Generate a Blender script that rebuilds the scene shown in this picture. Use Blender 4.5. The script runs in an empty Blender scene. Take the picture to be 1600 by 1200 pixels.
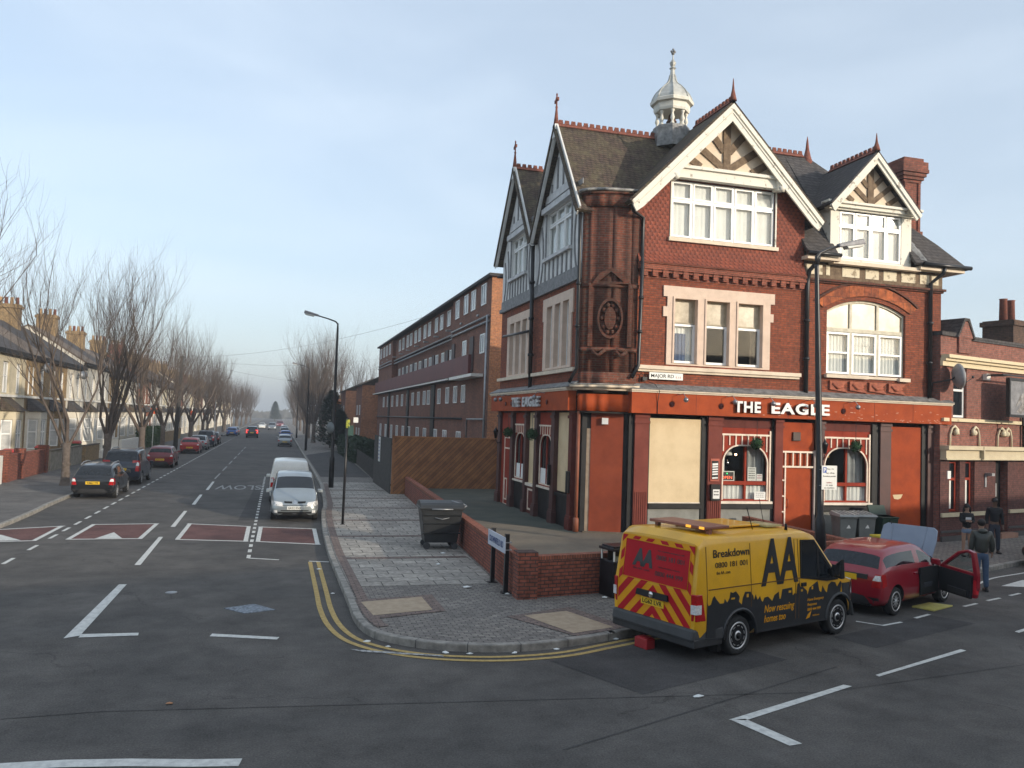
import bpy, bmesh, math, random
from math import sin, cos, pi, radians as R
from mathutils import Vector as V, Matrix
from mathutils.geometry import tessellate_polygon
S = bpy.context.scene
COL = S.collection
# ------------------------------------------------------------------ camera
cd = bpy.data.cameras.new('camera'); cam = bpy.data.objects.new('camera', cd); COL.objects.link(cam)
yaw, pit, rol = R(15.75), R(2.58), R(-1.9)
F_ = V((sin(yaw)*cos(pit), cos(yaw)*cos(pit), sin(pit)))
R0 = V((cos(yaw), -sin(yaw), 0)); U0 = R0.cross(F_)
Rr = R0*cos(rol) - U0*sin(rol); Uu = R0*sin(rol) + U0*cos(rol)
M = Matrix((Rr, Uu, -F_)).transposed().to_4x4(); M.translation = V((0, 0, 3.85))
cam.matrix_world = M
cd.sensor_width = 36; cd.lens = 1288/1600*36; cd.clip_start = .1; cd.clip_end = 4000
S.camera = cam
S.render.resolution_x = 1024; S.render.resolution_y = 768
# ------------------------------------------------------------------ light
SUN_EL, SUN_AZ = 14.0, 140.0          # azimuth clockwise from +Y
w = bpy.data.worlds.new('World'); S.world = w; w.use_nodes = True
nt = w.node_tree; bg = nt.nodes['Background']
sky = nt.nodes.new('ShaderNodeTexSky'); sky.sky_type = 'NISHITA'; sky.sun_disc = False
sky.sun_elevation = R(SUN_EL); sky.sun_rotation = R(SUN_AZ)
sky.air_density = 1.0; sky.dust_density = 2.0; sky.ozone_density = 2.0
# thin high cloud veil, laid over the sky by direction
tc = nt.nodes.new('ShaderNodeTexCoord'); mp = nt.nodes.new('ShaderNodeMapping')
mp.inputs['Scale'].default_value = (1.2, 1.2, 4.0); mp.inputs['Rotation'].default_value = (0, R(35), R(20))
nz = nt.nodes.new('ShaderNodeTexNoise'); nz.inputs['Scale'].default_value = 1.6; nz.inputs['Detail'].default_value = 7
nz.inputs['Distortion'].default_value = .5
cr = nt.nodes.new('ShaderNodeMapRange'); cr.inputs['From Min'].default_value = .42; cr.inputs['From Max'].default_value = .8
cr.inputs['To Min'].default_value = .42; cr.inputs["To Max"].default_value = .66
mx = nt.nodes.new('ShaderNodeMix'); mx.data_type = 'RGBA'
mx.inputs[7].default_value = (4.75, 5.35, 5.95, 1)
L = nt.links
L.new(tc.outputs['Generated'], mp.inputs[0]); L.new(mp.outputs[0], nz.inputs[0]); L.new(nz.outputs['Fac'], cr.inputs[0])
L.new(cr.outputs[0], mx.inputs[0]); L.new(sky.outputs[0], mx.inputs[6]); L.new(mx.outputs[2], bg.inputs['Color'])
bg.inputs["Strength"].default_value = .15
sl = bpy.data.lights.new('sun', 'SUN'); so = bpy.data.objects.new('sun', sl); COL.objects.link(so)
sl.energy = 2.9; sl.angle = R(.6); sl.color = (1.0, .88, .72)
sd = V((sin(R(SUN_AZ))*cos(R(SUN_EL)), cos(R(SUN_AZ))*cos(R(SUN_EL)), sin(R(SUN_EL))))
so.rotation_euler = sd.to_track_quat('Z', 'Y').to_euler()
S.view_settings.view_transform = 'Standard'; S.view_settings.look = 'None'; S.view_settings.gamma = 1
S.view_settings.exposure = .53
S.render.engine = 'CYCLES'
S.cycles.max_bounces = 6; S.cycles.transparent_max_bounces = 12
# ------------------------------------------------------------------ mesh helpers
class Fr:
    def __init__(s, o, u, n, w=(0, 0, 1)): s.o, s.u, s.n, s.w = V(o), V(u).normalized(), V(n).normalized(), V(w).normalized()
    def p(s, a, b, d=0): return s.o + s.u*a + s.w*b + s.n*d
W_ = Fr((0, 0, 0), (1, 0, 0), (0, 1, 0))      # plain world/local frame: a=x, d=y, b=z
class MB:
    def __init__(s): s.v = []; s.f = []; s.m = []; s.sm = []
    def add(s, vs, fs, mi=0, sm=False):
        k = len(s.v); s.v += [V(q) for q in vs]
        for f in fs: s.f.append([i+k for i in f]); s.m.append(mi); s.sm.append(sm)
        return s
    def hexa(s, q, mi=0):                       # 8 points: 4 bottom loop, 4 top loop
        return s.add(q, [(0,3,2,1),(4,5,6,7),(0,1,5,4),(1,2,6,5),(2,3,7,6),(3,0,4,7)], mi)
    def box(s, x0, x1, y0, y1, z0, z1, mi=0):
        return s.hexa([(x0,y0,z0),(x1,y0,z0),(x1,y1,z0),(x0,y1,z0),(x0,y0,z1),(x1,y0,z1),(x1,y1,z1),(x0,y1,z1)], mi)
    def fb(s, fr, a0, a1, b0, b1, d0, d1, mi=0):
        return s.hexa([fr.p(a0,b0,d0),fr.p(a1,b0,d0),fr.p(a1,b0,d1),fr.p(a0,b0,d1),fr.p(a0,b1,d0),fr.p(a1,b1,d0),fr.p(a1,b1,d1),fr.p(a0,b1,d1)], mi)
    def bar(s, fr, p, q, wd, d0, d1, mi=0):      # flat strip between 2 plane points, width wd
        a = V((p[0], p[1])); b = V((q[0], q[1])); t = (b-a).normalized(); n = V((-t.y, t.x))*wd/2
        c = [a-n, b-n, b+n, a+n]
        return s.hexa([fr.p(k.x,k.y,d0) for k in c]+[fr.p(k.x,k.y,d1) for k in c], mi)
    def panel(s, fr, out, holes=(), d0=-.25, d1=0, mi=0, mrev=None, back=True):
        loops = [list(out)]+[list(h) for h in holes]
        tri = tessellate_polygon([[V((a, b, 0)) for a, b in l] for l in loops])
        flat = [q for l in loops for q in l]; n = len(flat)
        vs = [fr.p(a,b,d1) for a, b in flat]+[fr.p(a,b,d0) for a, b in flat]
        s.add(vs[:n], [tuple(t) for t in tri], mi)
        if back: s.add(vs[n:], [tuple(reversed(t)) for t in tri], mi)
        k = 0
        for li, l in enumerate(loops):
            m = len(l); q = []
            for i in range(m):
                j = (i+1) % m; q.append((k+i, k+j, n+k+j, n+k+i))
            s.add(vs, q, mi if (li == 0 or mrev is None) else mrev); k += m
        return s
    def slab(s, pts, th, mi=0):                  # 3D polygon with thickness (down along the normal)
        p = [V(q) for q in pts]; nrm = (p[1]-p[0]).cross(p[2]-p[0]).normalized()
        if nrm.z < 0: nrm = -nrm
        m = len(p); vs = p+[q-nrm*th for q in p]
        return s.add(vs, [tuple(range(m)), tuple(reversed(range(m, 2*m)))]+[(i, i+m, (i+1) % m+m, (i+1) % m) for i in range(m)], mi)
    def tube(s, pts, rad, n=8, mi=0, sm=True, cap=True):
        pts = [V(q) for q in pts]
        if not isinstance(rad, (list, tuple)): rad = [rad]*len(pts)
        k = len(s.v); up = None
        for i, p in enumerate(pts):
            t = (pts[min(i+1, len(pts)-1)]-pts[max(i-1, 0)]).normalized()
            if up is None: up = t.orthogonal().normalized()
            up = (up-t*up.dot(t)); up = up.normalized() if up.length > 1e-6 else t.orthogonal().normalized()
            sd_ = t.cross(up)
            for j in range(n):
                a = 2*pi*j/n; s.v.append(p+(up*cos(a)+sd_*sin(a))*rad[i])
        for i in range(len(pts)-1):
            for j in range(n):
                s.f.append([k+i*n+j, k+i*n+(j+1) % n, k+(i+1)*n+(j+1) % n, k+(i+1)*n+j]); s.m.append(mi); s.sm.append(sm)
        if cap:
            for b in (k, k+(len(pts)-1)*n): s.f.append([b+j for j in range(n)]); s.m.append(mi); s.sm.append(False)
        return s
    def lathe(s, c, prof, n=16, ax=(0, 0, 1), mi=0, sm=True, ph=0):
        c = V(c); ax = V(ax).normalized(); e = ax.orthogonal().normalized() if abs(ax.z) < .99 else V((1, 0, 0)); g = ax.cross(e)
        k = len(s.v)
        for r, h in prof:
            for j in range(n):
                a = 2*pi*j/n+ph; s.v.append(c+ax*h+(e*cos(a)+g*sin(a))*r)
        for i in range(len(prof)-1):
            for j in range(n):
                s.f.append([k+i*n+j, k+i*n+(j+1) % n, k+(i+1)*n+(j+1) % n, k+(i+1)*n+j]); s.m.append(mi); s.sm.append(sm)
        for b in (k, k+(len(prof)-1)*n): s.f.append([b+j for j in range(n)]); s.m.append(mi); s.sm.append(False)
        return s
    def ball(s, c, r, n=10, sc=(1, 1, 1), mi=0):
        c = V(c); k = len(s.v); m = max(4, n//2)
        for i in range(m+1):
            th = pi*i/m
            for j in range(n):
                a = 2*pi*j/n; s.v.append(c+V((r*sc[0]*sin(th)*cos(a), r*sc[1]*sin(th)*sin(a), r*sc[2]*cos(th))))
        for i in range(m):
            for j in range(n):
                s.f.append([k+i*n+j, k+(i+1)*n+j, k+(i+1)*n+(j+1) % n, k+i*n+(j+1) % n]); s.m.append(mi); s.sm.append(True)
        return s
    def sep(s, name, mats, parent=None, local=False, bevel=0, gap=.03):
        """build, but every separate piece (boxes that do not come within gap of each other) is an object of its own"""
        n = len(s.v); par = list(range(n))
        def fd(a):
            while par[a] != a: par[a] = par[par[a]]; a = par[a]
            return a
        for f in s.f:
            for q in f[1:]: par[fd(q)] = fd(f[0])
        bb = {}
        for i, v in enumerate(s.v):
            r_ = fd(i); b_ = bb.setdefault(r_, [v.copy(), v.copy()])
            for k in range(3): b_[0][k] = min(b_[0][k], v[k]); b_[1][k] = max(b_[1][k], v[k])
        ks = list(bb); g = {k: k for k in ks}
        def fg(a):
            while g[a] != a: a = g[a]
            return a
        for i, a in enumerate(ks):
            for c in ks[i+1:]:
                if all(bb[a][0][k] <= bb[c][1][k]+gap and bb[c][0][k] <= bb[a][1][k]+gap for k in range(3)): g[fg(a)] = fg(c)
        out = []
        for root in sorted(set(fg(k) for k in ks)):
            idx = {}; m = MB()
            for f, mi, sm in zip(s.f, s.m, s.sm):
                if fg(fd(f[0])) != root: continue
                for q in f:
                    if q not in idx: idx[q] = len(m.v); m.v.append(s.v[q])
                m.f.append([idx[q] for q in f]); m.m.append(mi); m.sm.append(sm)
            if m.f: out.append(m.build(name, mats, parent, local, bevel))
        return out[0]
    def build(s, name, mats, parent=None, local=False, bevel=0, fix=True):
        me = bpy.data.meshes.new(name)
        off = V((0, 0, 0))
        if parent is not None and not local:
            p = parent
            while p is not None: off += p.location; p = p.parent
        me.from_pydata([q-off for q in s.v], [], s.f)
        if not isinstance(mats, (list, tuple)): mats = [mats]
        for m_ in mats: me.materials.append(m_)
        me.polygons.foreach_set('material_index', s.m); me.polygons.foreach_set('use_smooth', s.sm)
        if fix:
            bm = bmesh.new(); bm.from_mesh(me)
            bmesh.ops.remove_doubles(bm, verts=bm.verts, dist=1e-5)
            bmesh.ops.recalc_face_normals(bm, faces=bm.faces); bm.to_mesh(me); bm.free()
        o = bpy.data.objects.new(name, me); COL.objects.link(o)
        if parent is not None: o.parent = parent
        if bevel:
            md = o.modifiers.new('bevel', 'BEVEL'); md.width = bevel; md.segments = 2; md.limit_method = 'ANGLE'; md.angle_limit = R(40)
        return o
def tag(o, label=None, cat=None, group=None, kind=None):
    if label: o['label'] = label
    if cat: o['category'] = cat
    if group: o['group'] = group
    if kind: o['kind'] = kind
    return o
def thing(name, label, cat, loc=(0, 0, 0), rz=0, group=None):
    o = bpy.data.objects.new(name, None); COL.objects.link(o); o.location = loc; o.rotation_euler = (0, 0, rz)
    o.empty_display_size = .2
    return tag(o, label, cat, group)
def kids(o): return [c for c in bpy.data.objects if c.parent == o]
def copy_tree(o, parent=None):
    c = o.copy(); COL.objects.link(c); c.parent = parent
    for ch in kids(o): copy_tree(ch, c)
    return c
def evmesh(o):
    dg = bpy.context.evaluated_depsgraph_get(); dg.update()
    return bpy.data.meshes.new_from_object(o.evaluated_get(dg))
def bake(o):                                     # apply the object's modifiers
    me = evmesh(o); old = o.data; o.modifiers.clear(); o.data = me; bpy.data.meshes.remove(old); return o
def text(st, name, mat, parent, o, r, n, h, width=None, th=.01, bold=0, shear=0, up=(0, 0, 1), align='CENTER', local=False, gap=1.0):
    cu = bpy.data.curves.new('t', 'FONT'); cu.body = st; cu.size = 1; cu.extrude = .5; cu.offset = bold; cu.shear = shear
    cu.space_character = gap; cu.resolution_u = 3
    ob = bpy.data.objects.new('t', cu); COL.objects.link(ob); me = evmesh(ob)
    bpy.data.objects.remove(ob); bpy.data.curves.remove(cu)
    xs = [q.co.x for q in me.vertices]; ys = [q.co.y for q in me.vertices]
    x0, x1, y0, y1 = min(xs), max(xs), min(ys), max(ys)
    # size by cap height (0.7 of the em) so that letters with tails keep their size
    cap = .7 if any(c.isupper() or c.isdigit() for c in st) else (y1-y0)
    sy = h/cap; sx = (width/(x1-x0)) if width else sy
    r, n, up, o = V(r).normalized(), V(n).normalized(), V(up).normalized(), V(o)
    off = V((0, 0, 0))
    if parent is not None and not local:
        p = parent
        while p is not None: off += p.location; p = p.parent
    cx = (x0+x1)/2 if align == 'CENTER' else x0
    for q in me.vertices:
        c = q.co.copy(); q.co = o+r*((c.x-cx)*sx)+up*(c.y*sy)+n*(c.z+.5)*th-off
    me.materials.clear(); me.materials.append(mat)
    ob = bpy.data.objects.new(name, me); COL.objects.link(ob)
    if parent is not None: ob.parent = parent
    return ob
# ------------------------------------------------------------------ materials
MATS = {}
def _new(name):
    m = bpy.data.materials.new(name); m.use_nodes = True; MATS[name] = m
    return m, m.node_tree, m.node_tree.nodes['Principled BSDF'], m.node_tree.links
def mat(name, c, rough=.6, metal=0, var=.15, scale=3, bump=0, bscale=None, c2=None, spec=.5, coat=0, lo=.35, hi=.65, det=5, world=False):
    m, nt, b, L = _new(name)
    b.inputs['Roughness'].default_value = rough; b.inputs['Metallic'].default_value = metal
    b.inputs['Specular IOR Level'].default_value = spec; b.inputs['Coat Weight'].default_value = coat
    b.inputs['Coat Roughness'].default_value = .05
    t = nt.nodes.new('ShaderNodeTexCoord'); co = t.outputs['Object']
    if world: g = nt.nodes.new('ShaderNodeNewGeometry'); co = g.outputs['Position']
    n = nt.nodes.new('ShaderNodeTexNoise'); n.inputs['Scale'].default_value = scale; n.inputs['Detail'].default_value = det
    n.inputs['Roughness'].default_value = .62
    L.new(co, n.inputs[0])
    mr = nt.nodes.new('ShaderNodeMapRange'); mr.inputs['From Min'].default_value = lo; mr.inputs['From Max'].default_value = hi
    L.new(n.outputs['Fac'], mr.inputs[0])
    mx = nt.nodes.new('ShaderNodeMix'); mx.data_type = 'RGBA'
    if c2 is None: ca = [v*(1-var) for v in c]; cb = [min(1, v*(1+var)) for v in c]
    else: ca, cb = c, c2
    mx.inputs[6].default_value = (*ca, 1); mx.inputs[7].default_value = (*cb, 1)
    L.new(mr.outputs[0], mx.inputs[0]); L.new(mx.outputs[2], b.inputs['Base Color'])
    if bump:
        n2 = nt.nodes.new('ShaderNodeTexNoise'); n2.inputs['Scale'].default_value = bscale or scale*6; n2.inputs['Detail'].default_value = 4
        L.new(co, n2.inputs[0]); bp = nt.nodes.new('ShaderNodeBump'); bp.inputs['Strength'].default_value = bump; bp.inputs['Distance'].default_value = .02
        L.new(n2.outputs['Fac'], bp.inputs['Height']); L.new(bp.outputs[0], b.inputs['Normal'])
    return m
def N(nt, op, a, b=None, c=None):
    n = nt.nodes.new('ShaderNodeMath'); n.operation = op
    for i, v in enumerate((a, b, c)):
        if v is None: continue
        if hasattr(v, 'default_value') or hasattr(v, 'is_output'): nt.links.new(v, n.inputs[i])
        else: n.inputs[i].default_value = v
    return n.outputs[0]
def brick(name, c1, c2, mortar, bw=.225, rh=.075, ms=.011, bump=.5, dirt=(.08, .06, .05), dirtamt=.45, rough=.85, freq=.5, off=.5, ground=False, dscale=.8, streak=False):
    """brick / tile / paving courses; horizontal coordinate is x+y so that any upright wall works"""
    m, nt, b, L = _new(name); b.inputs['Roughness'].default_value = rough; b.inputs['Specular IOR Level'].default_value = .3
    t = nt.nodes.new('ShaderNodeTexCoord'); sp = nt.nodes.new('ShaderNodeSeparateXYZ'); L.new(t.outputs['Object'], sp.inputs[0])
    cb = nt.nodes.new('ShaderNodeCombineXYZ')
    if ground: L.new(sp.outputs[0], cb.inputs[0]); L.new(sp.outputs[1], cb.inputs[1])
    else: L.new(N(nt, 'ADD', sp.outputs[0], sp.outputs[1]), cb.inputs[0]); L.new(sp.outputs[2], cb.inputs[1])
    br = nt.nodes.new('ShaderNodeTexBrick'); br.inputs['Scale'].default_value = 1
    br.inputs['Brick Width'].default_value = bw; br.inputs['Row Height'].default_value = rh; br.inputs['Mortar Size'].default_value = ms
    br.inputs['Mortar Smooth'].default_value = .2; br.offset = off; br.inputs['Bias'].default_value = 0
    br.inputs['Color1'].default_value = (*c1, 1); br.inputs['Color2'].default_value = (*c2, 1); br.inputs['Mortar'].default_value = (*mortar, 1)
    L.new(cb.outputs[0], br.inputs[0])
    n = nt.nodes.new('ShaderNodeTexNoise'); n.inputs['Scale'].default_value = dscale; n.inputs['Detail'].default_value = 8; n.inputs['Roughness'].default_value = .7
    if streak:
        mpn = nt.nodes.new('ShaderNodeMapping'); mpn.inputs['Scale'].default_value = (1.8, 1.8, .35); L.new(t.outputs['Object'], mpn.inputs[0]); L.new(mpn.outputs[0], n.inputs[0])
    else: L.new(t.outputs['Object'], n.inputs[0])
    mr = nt.nodes.new('ShaderNodeMapRange'); mr.inputs['From Min'].default_value = .42; mr.inputs['From Max'].default_value = .72; mr.inputs['To Max'].default_value = dirtamt
    L.new(n.outputs['Fac'], mr.inputs[0])
    mx = nt.nodes.new('ShaderNodeMix'); mx.data_type = 'RGBA'; mx.inputs[7].default_value = (*dirt, 1)
    L.new(mr.outputs[0], mx.inputs[0]); L.new(br.outputs['Color'], mx.inputs[6])
    n3 = nt.nodes.new('ShaderNodeTexNoise'); n3.inputs['Scale'].default_value = 9; n3.inputs['Detail'].default_value = 3; L.new(t.outputs['Object'], n3.inputs[0])
    hv = nt.nodes.new('ShaderNodeHueSaturation'); L.new(mx.outputs[2], hv.inputs['Color'])
    v = nt.nodes.new('ShaderNodeMapRange'); v.inputs['To Min'].default_value = .72; v.inputs['To Max'].default_value = 1.28; v.inputs['From Min'].default_value = .3; v.inputs['From Max'].default_value = .7
    L.new(n3.outputs['Fac'], v.inputs[0]); L.new(v.outputs[0], hv.inputs['Value']); L.new(hv.outputs[0], b.inputs['Base Color'])
    bp = nt.nodes.new('ShaderNodeBump'); bp.inputs['Strength'].default_value = bump; bp.inputs['Distance'].default_value = .012; bp.invert = True
    L.new(br.outputs['Fac'], bp.inputs['Height']); L.new(bp.outputs[0], b.inputs['Normal'])
    return m
def scallop(name, c1, c2, dark, tw=.17, rh=.12):
    """overlapping rounded clay tiles"""
    m, nt, b, L = _new(name); b.inputs['Roughness'].default_value = .8
    t = nt.nodes.new('ShaderNodeTexCoord'); sp = nt.nodes.new('ShaderNodeSeparateXYZ'); L.new(t.outputs['Object'], sp.inputs[0])
    u = N(nt, 'DIVIDE', N(nt, 'ADD', sp.outputs[0], sp.outputs[1]), tw); vv = N(nt, 'DIVIDE', sp.outputs[2], rh)
    row = N(nt, 'FLOOR', vv); fv = N(nt, 'FRACT', vv)
    uu = N(nt, 'ADD', u, N(nt, 'MULTIPLY', N(nt, 'MODULO', row, 2.0), .5)); fu = N(nt, 'SUBTRACT', N(nt, 'FRACT', uu), .5)
    edge = N(nt, 'MULTIPLY', N(nt, 'MULTIPLY', fu, fu), 3.0)          # curved lower edge of each tile
    h = N(nt, 'SUBTRACT', fv, edge)
    below = N(nt, 'GREATER_THAN', .06, h)                             # joint / next tile down
    hh = N(nt, 'SUBTRACT', 1.0, N(nt, 'FRACT', N(nt, 'ADD', h, 1.0)))
    rnd = nt.nodes.new('ShaderNodeTexWhiteNoise'); rnd.noise_dimensions = '2D'; cb = nt.nodes.new('ShaderNodeCombineXYZ')
    L.new(N(nt, 'FLOOR', uu), cb.inputs[0]); L.new(row, cb.inputs[1]); L.new(cb.outputs[0], rnd.inputs[0])
    mx = nt.nodes.new('ShaderNodeMix'); mx.data_type = 'RGBA'; mx.inputs[6].default_value = (*c1, 1); mx.inputs[7].default_value = (*c2, 1)
    n = nt.nodes.new('ShaderNodeTexNoise'); n.inputs['Scale'].default_value = 1.1; n.inputs['Detail'].default_value = 6; L.new(t.outputs['Object'], n.inputs[0])
    L.new(N(nt, 'ADD', N(nt, 'MULTIPLY', rnd.outputs[0], .45), N(nt, 'MULTIPLY', N(nt, 'SUBTRACT', n.outputs['Fac'], .3), 1.2)), mx.inputs[0])
    m2 = nt.nodes.new('ShaderNodeMix'); m2.data_type = 'RGBA'; m2.inputs[7].default_value = (*dark, 1)
    L.new(mx.outputs[2], m2.inputs[6]); L.new(N(nt, 'MULTIPLY', below, .55), m2.inputs[0]); L.new(m2.outputs[2], b.inputs['Base Color'])
    bp = nt.nodes.new('ShaderNodeBump'); bp.inputs['Strength'].default_value = .9; bp.inputs['Distance'].default_value = .03
    L.new(hh, bp.inputs['Height']); L.new(bp.outputs[0], b.inputs['Normal'])
    return m
def glass(name, tint=(.86, .88, .87), refl=.9):
    m, nt, b, L = _new(name); out = nt.nodes['Material Output']
    g = nt.nodes.new('ShaderNodeBsdfGlossy'); g.inputs['Roughness'].default_value = .03; g.inputs['Color'].default_value = (refl,)*3+(1,)
    t = nt.nodes.new('ShaderNodeBsdfTransparent'); t.inputs['Color'].default_value = (*tint, 1)
    fz = nt.nodes.new('ShaderNodeFresnel'); gm = nt.nodes.new('ShaderNodeNewGeometry'); L.new(N(nt, 'SUBTRACT', 1.6, N(nt, 'MULTIPLY', gm.outputs['Backfacing'], .975)), fz.inputs['IOR'])
    x = nt.nodes.new('ShaderNodeMixShader'); L.new(fz.outputs[0], x.inputs[0]); L.new(t.outputs[0], x.inputs[1]); L.new(g.outputs[0], x.inputs[2])
    L.new(x.outputs[0], out.inputs['Surface']); nt.nodes.remove(b); return m
def emit(name, c, s):
    m, nt, b, L = _new(name); b.inputs['Base Color'].default_value = (*c, 1)
    b.inputs['Emission Color'].default_value = (*c, 1); b.inputs['Emission Strength'].default_value = s; return m
def asphalt(name, c, c2, world=True):
    m, nt, b, L = _new(name); b.inputs['Roughness'].default_value = .88; b.inputs['Specular IOR Level'].default_value = .25
    g = nt.nodes.new('ShaderNodeNewGeometry')
    a = nt.nodes.new('ShaderNodeTexNoise'); a.inputs['Scale'].default_value = .22; a.inputs['Detail'].default_value = 6; a.inputs['Roughness'].default_value = .6; a.inputs['Distortion'].default_value = .6
    f = nt.nodes.new('ShaderNodeTexNoise'); f.inputs['Scale'].default_value = 38; f.inputs['Detail'].default_value = 3; f.inputs['Roughness'].default_value = .8
    vo = nt.nodes.new('ShaderNodeTexVoronoi'); vo.inputs['Scale'].default_value = 9
    for q in (a, f, vo): L.new(g.outputs['Position'], q.inputs[0])
    mr = nt.nodes.new('ShaderNodeMapRange'); mr.inputs['From Min'].default_value = .35; mr.inputs['From Max'].default_value = .65; L.new(a.outputs['Fac'], mr.inputs[0])
    mx = nt.nodes.new('ShaderNodeMix'); mx.data_type = 'RGBA'; mx.inputs[6].default_value = (*c, 1); mx.inputs[7].default_value = (*c2, 1); L.new(mr.outputs[0], mx.inputs[0])
    hv = nt.nodes.new('ShaderNodeHueSaturation'); L.new(mx.outputs[2], hv.inputs['Color'])
    v = N(nt, 'ADD', N(nt, 'MULTIPLY', f.outputs['Fac'], 2.2), -.1)
    sp = N(nt, 'MULTIPLY', N(nt, 'LESS_THAN', vo.outputs['Distance'], .055), .9)
    st_ = nt.nodes.new('ShaderNodeTexNoise'); st_.inputs['Scale'].default_value = 1.1; st_.inputs['Detail'].default_value = 9; st_.inputs['Roughness'].default_value = .72; L.new(g.outputs['Position'], st_.inputs[0])
    ck = nt.nodes.new('ShaderNodeTexVoronoi'); ck.feature = 'DISTANCE_TO_EDGE'; ck.inputs['Scale'].default_value = .23; wv = nt.nodes.new('ShaderNodeTexNoise'); wv.inputs['Scale'].default_value = 1.3; wv.inputs['Detail'].default_value = 5
    L.new(g.outputs['Position'], wv.inputs[0]); va = nt.nodes.new('ShaderNodeVectorMath'); va.operation = 'MULTIPLY_ADD'; L.new(wv.outputs['Color'], va.inputs[0]); va.inputs[1].default_value = (1.6, 1.6, 0); L.new(g.outputs['Position'], va.inputs[2]); L.new(va.outputs[0], ck.inputs[0])
    crk = N(nt, 'MULTIPLY', N(nt, 'LESS_THAN', ck.outputs['Distance'], .0035), N(nt, 'MULTIPLY', N(nt, 'GREATER_THAN', a.outputs['Fac'], .52), .22))
    v = N(nt, 'ADD', v, N(nt, 'MULTIPLY', N(nt, 'SUBTRACT', st_.outputs['Fac'], .5), 1.7)); v = N(nt, 'SUBTRACT', v, crk)
    L.new(N(nt, 'ADD', v, sp), hv.inputs['Value']); L.new(hv.outputs[0], b.inputs['Base Color'])
    bp = nt.nodes.new('ShaderNodeBump'); bp.inputs['Strength'].default_value = .5; bp.inputs['Distance'].default_value = .01
    L.new(f.outputs['Fac'], bp.inputs['Height']); L.new(bp.outputs[0], b.inputs['Normal']); return m
ASPH = asphalt('asphalt', (.07, .066, .062), (.108, .099, .09))
ASPH2 = asphalt('asphalt_newer', (.048, .046, .045), (.066, .062, .06))
PAVE_L = asphalt('tarmac_pavement', (.105, .1, .095), (.15, .14, .13))
MARK = mat('road_paint', (.42, .42, .4), .8, var=.25, scale=9, bump=.2, lo=.3, hi=.6, c2=(.62, .62, .58), world=True)
MARKW = mat('worn_paint', (.14, .14, .14), .85, c2=(.42, .42, .4), scale=14, lo=.4, hi=.6, world=True)
YEL = mat('yellow_line', (.32, .22, .07), .8, c2=(.48, .34, .12), scale=12, world=True)
REDSURF = asphalt('red_surfacing', (.1, .05, .046), (.145, .07, .062))
KERB = mat('kerb_granite', (.17, .16, .145), .85, c2=(.33, .31, .275), scale=5, bump=.4, world=True)
SLAB = brick('paving_slab', (.28, .26, .23), (.4, .37, .325), (.075, .068, .06), .6, .45, .014, .35, (.12, .11, .1), .5, ground=True, dscale=.6)
BLOCKP = brick('paving_block', (.18, .163, .147), (.27, .245, .215), (.07, .066, .062), .2, .1, .01, .5, (.1, .09, .085), .5, ground=True)
REDB = brick('red_paving', (.175, .13, .11), (.225, .165, .14), (.08, .07, .07), .2, .1, .01, .4, (.1, .08, .07), .4, ground=True)
TACT = mat('tactile_buff', (.33, .25, .17), .85, c2=(.42, .33, .23), scale=6, bump=.4)
CONC = mat('forecourt_concrete', (.11, .092, .07), .9, c2=(.19, .155, .11), scale=.7, bump=.3, bscale=20, det=8)
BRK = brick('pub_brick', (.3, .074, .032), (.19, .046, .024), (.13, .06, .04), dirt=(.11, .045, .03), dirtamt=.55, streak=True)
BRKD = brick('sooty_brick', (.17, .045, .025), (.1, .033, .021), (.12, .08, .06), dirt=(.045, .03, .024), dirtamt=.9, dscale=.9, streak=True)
BRKN = brick('hall_brick', (.3, .105, .075), (.22, .08, .06), (.17, .12, .1), .27, .075, dirt=(.1, .06, .05), dirtamt=.5)
BRKW = brick('wall_brick', (.33, .1, .06), (.24, .075, .05), (.075, .05, .045), .23, .078, .012, .8, (.1, .05, .035), .5)
BRKF = brick('flats_brick', (.29, .115, .07), (.21, .085, .055), (.12, .085, .07), dirt=(.07, .045, .035), dirtamt=.6)
BRKLIT = brick('sunlit_brick', (.55, .22, .09), (.4, .16, .08), (.3, .2, .14), dirt=(.15, .08, .05), dirtamt=.4)  # brick for sun-facing ends, the sunlight is put into its colour
BRKY = brick('stock_brick', (.36, .24, .11), (.29, .19, .09), (.25, .2, .14), dirt=(.12, .09, .06), dirtamt=.5)
TILEH = scallop('hung_tile', (.15, .036, .02), (.3, .072, .036), (.06, .02, .015))
ROOFT = brick('roof_tile', (.095, .065, .05), (.065, .046, .04), (.025, .02, .018), .17, .1, .012, .9, (.13, .115, .065), .75, off=.5, dscale=2.2)
SLATE = brick('roof_slate', (.085, .078, .078), (.06, .056, .058), (.025, .024, .025), .3, .13, .01, .9, (.07, .06, .05), .5)
REDT = mat('ridge_clay', (.13, .045, .032), .85, c2=(.25, .08, .05), scale=12)
CREAM = mat('cream_stone', (.6, .5, .38), .7, c2=(.74, .62, .48), scale=2.5, bump=.15)
PINKST = mat('painted_stone', (.6, .46, .36), .75, c2=(.7, .54, .43), scale=3, bump=.1)
BARGE = mat('flaking_paint', (.38, .34, .28), .75, c2=(.76, .73, .64), scale=4, bump=.3, lo=.34, hi=.42, det=8)
WHITEP = mat('white_paint', (.76, .74, .68), .45, var=.06)
UPVC = mat('white_plastic', (.8, .8, .78), .35, var=.03)
PLAST = mat('cream_plaster', (.66, .54, .4), .85, c2=(.76, .63, .48), scale=3)
PLASTG = mat('grey_plaster', (.6, .6, .59), .85, c2=(.74, .74, .72), scale=2.5)
TIMB = mat('brown_timber', (.1, .062, .035), .8, c2=(.2, .14, .085), scale=7, bump=.3)
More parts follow.
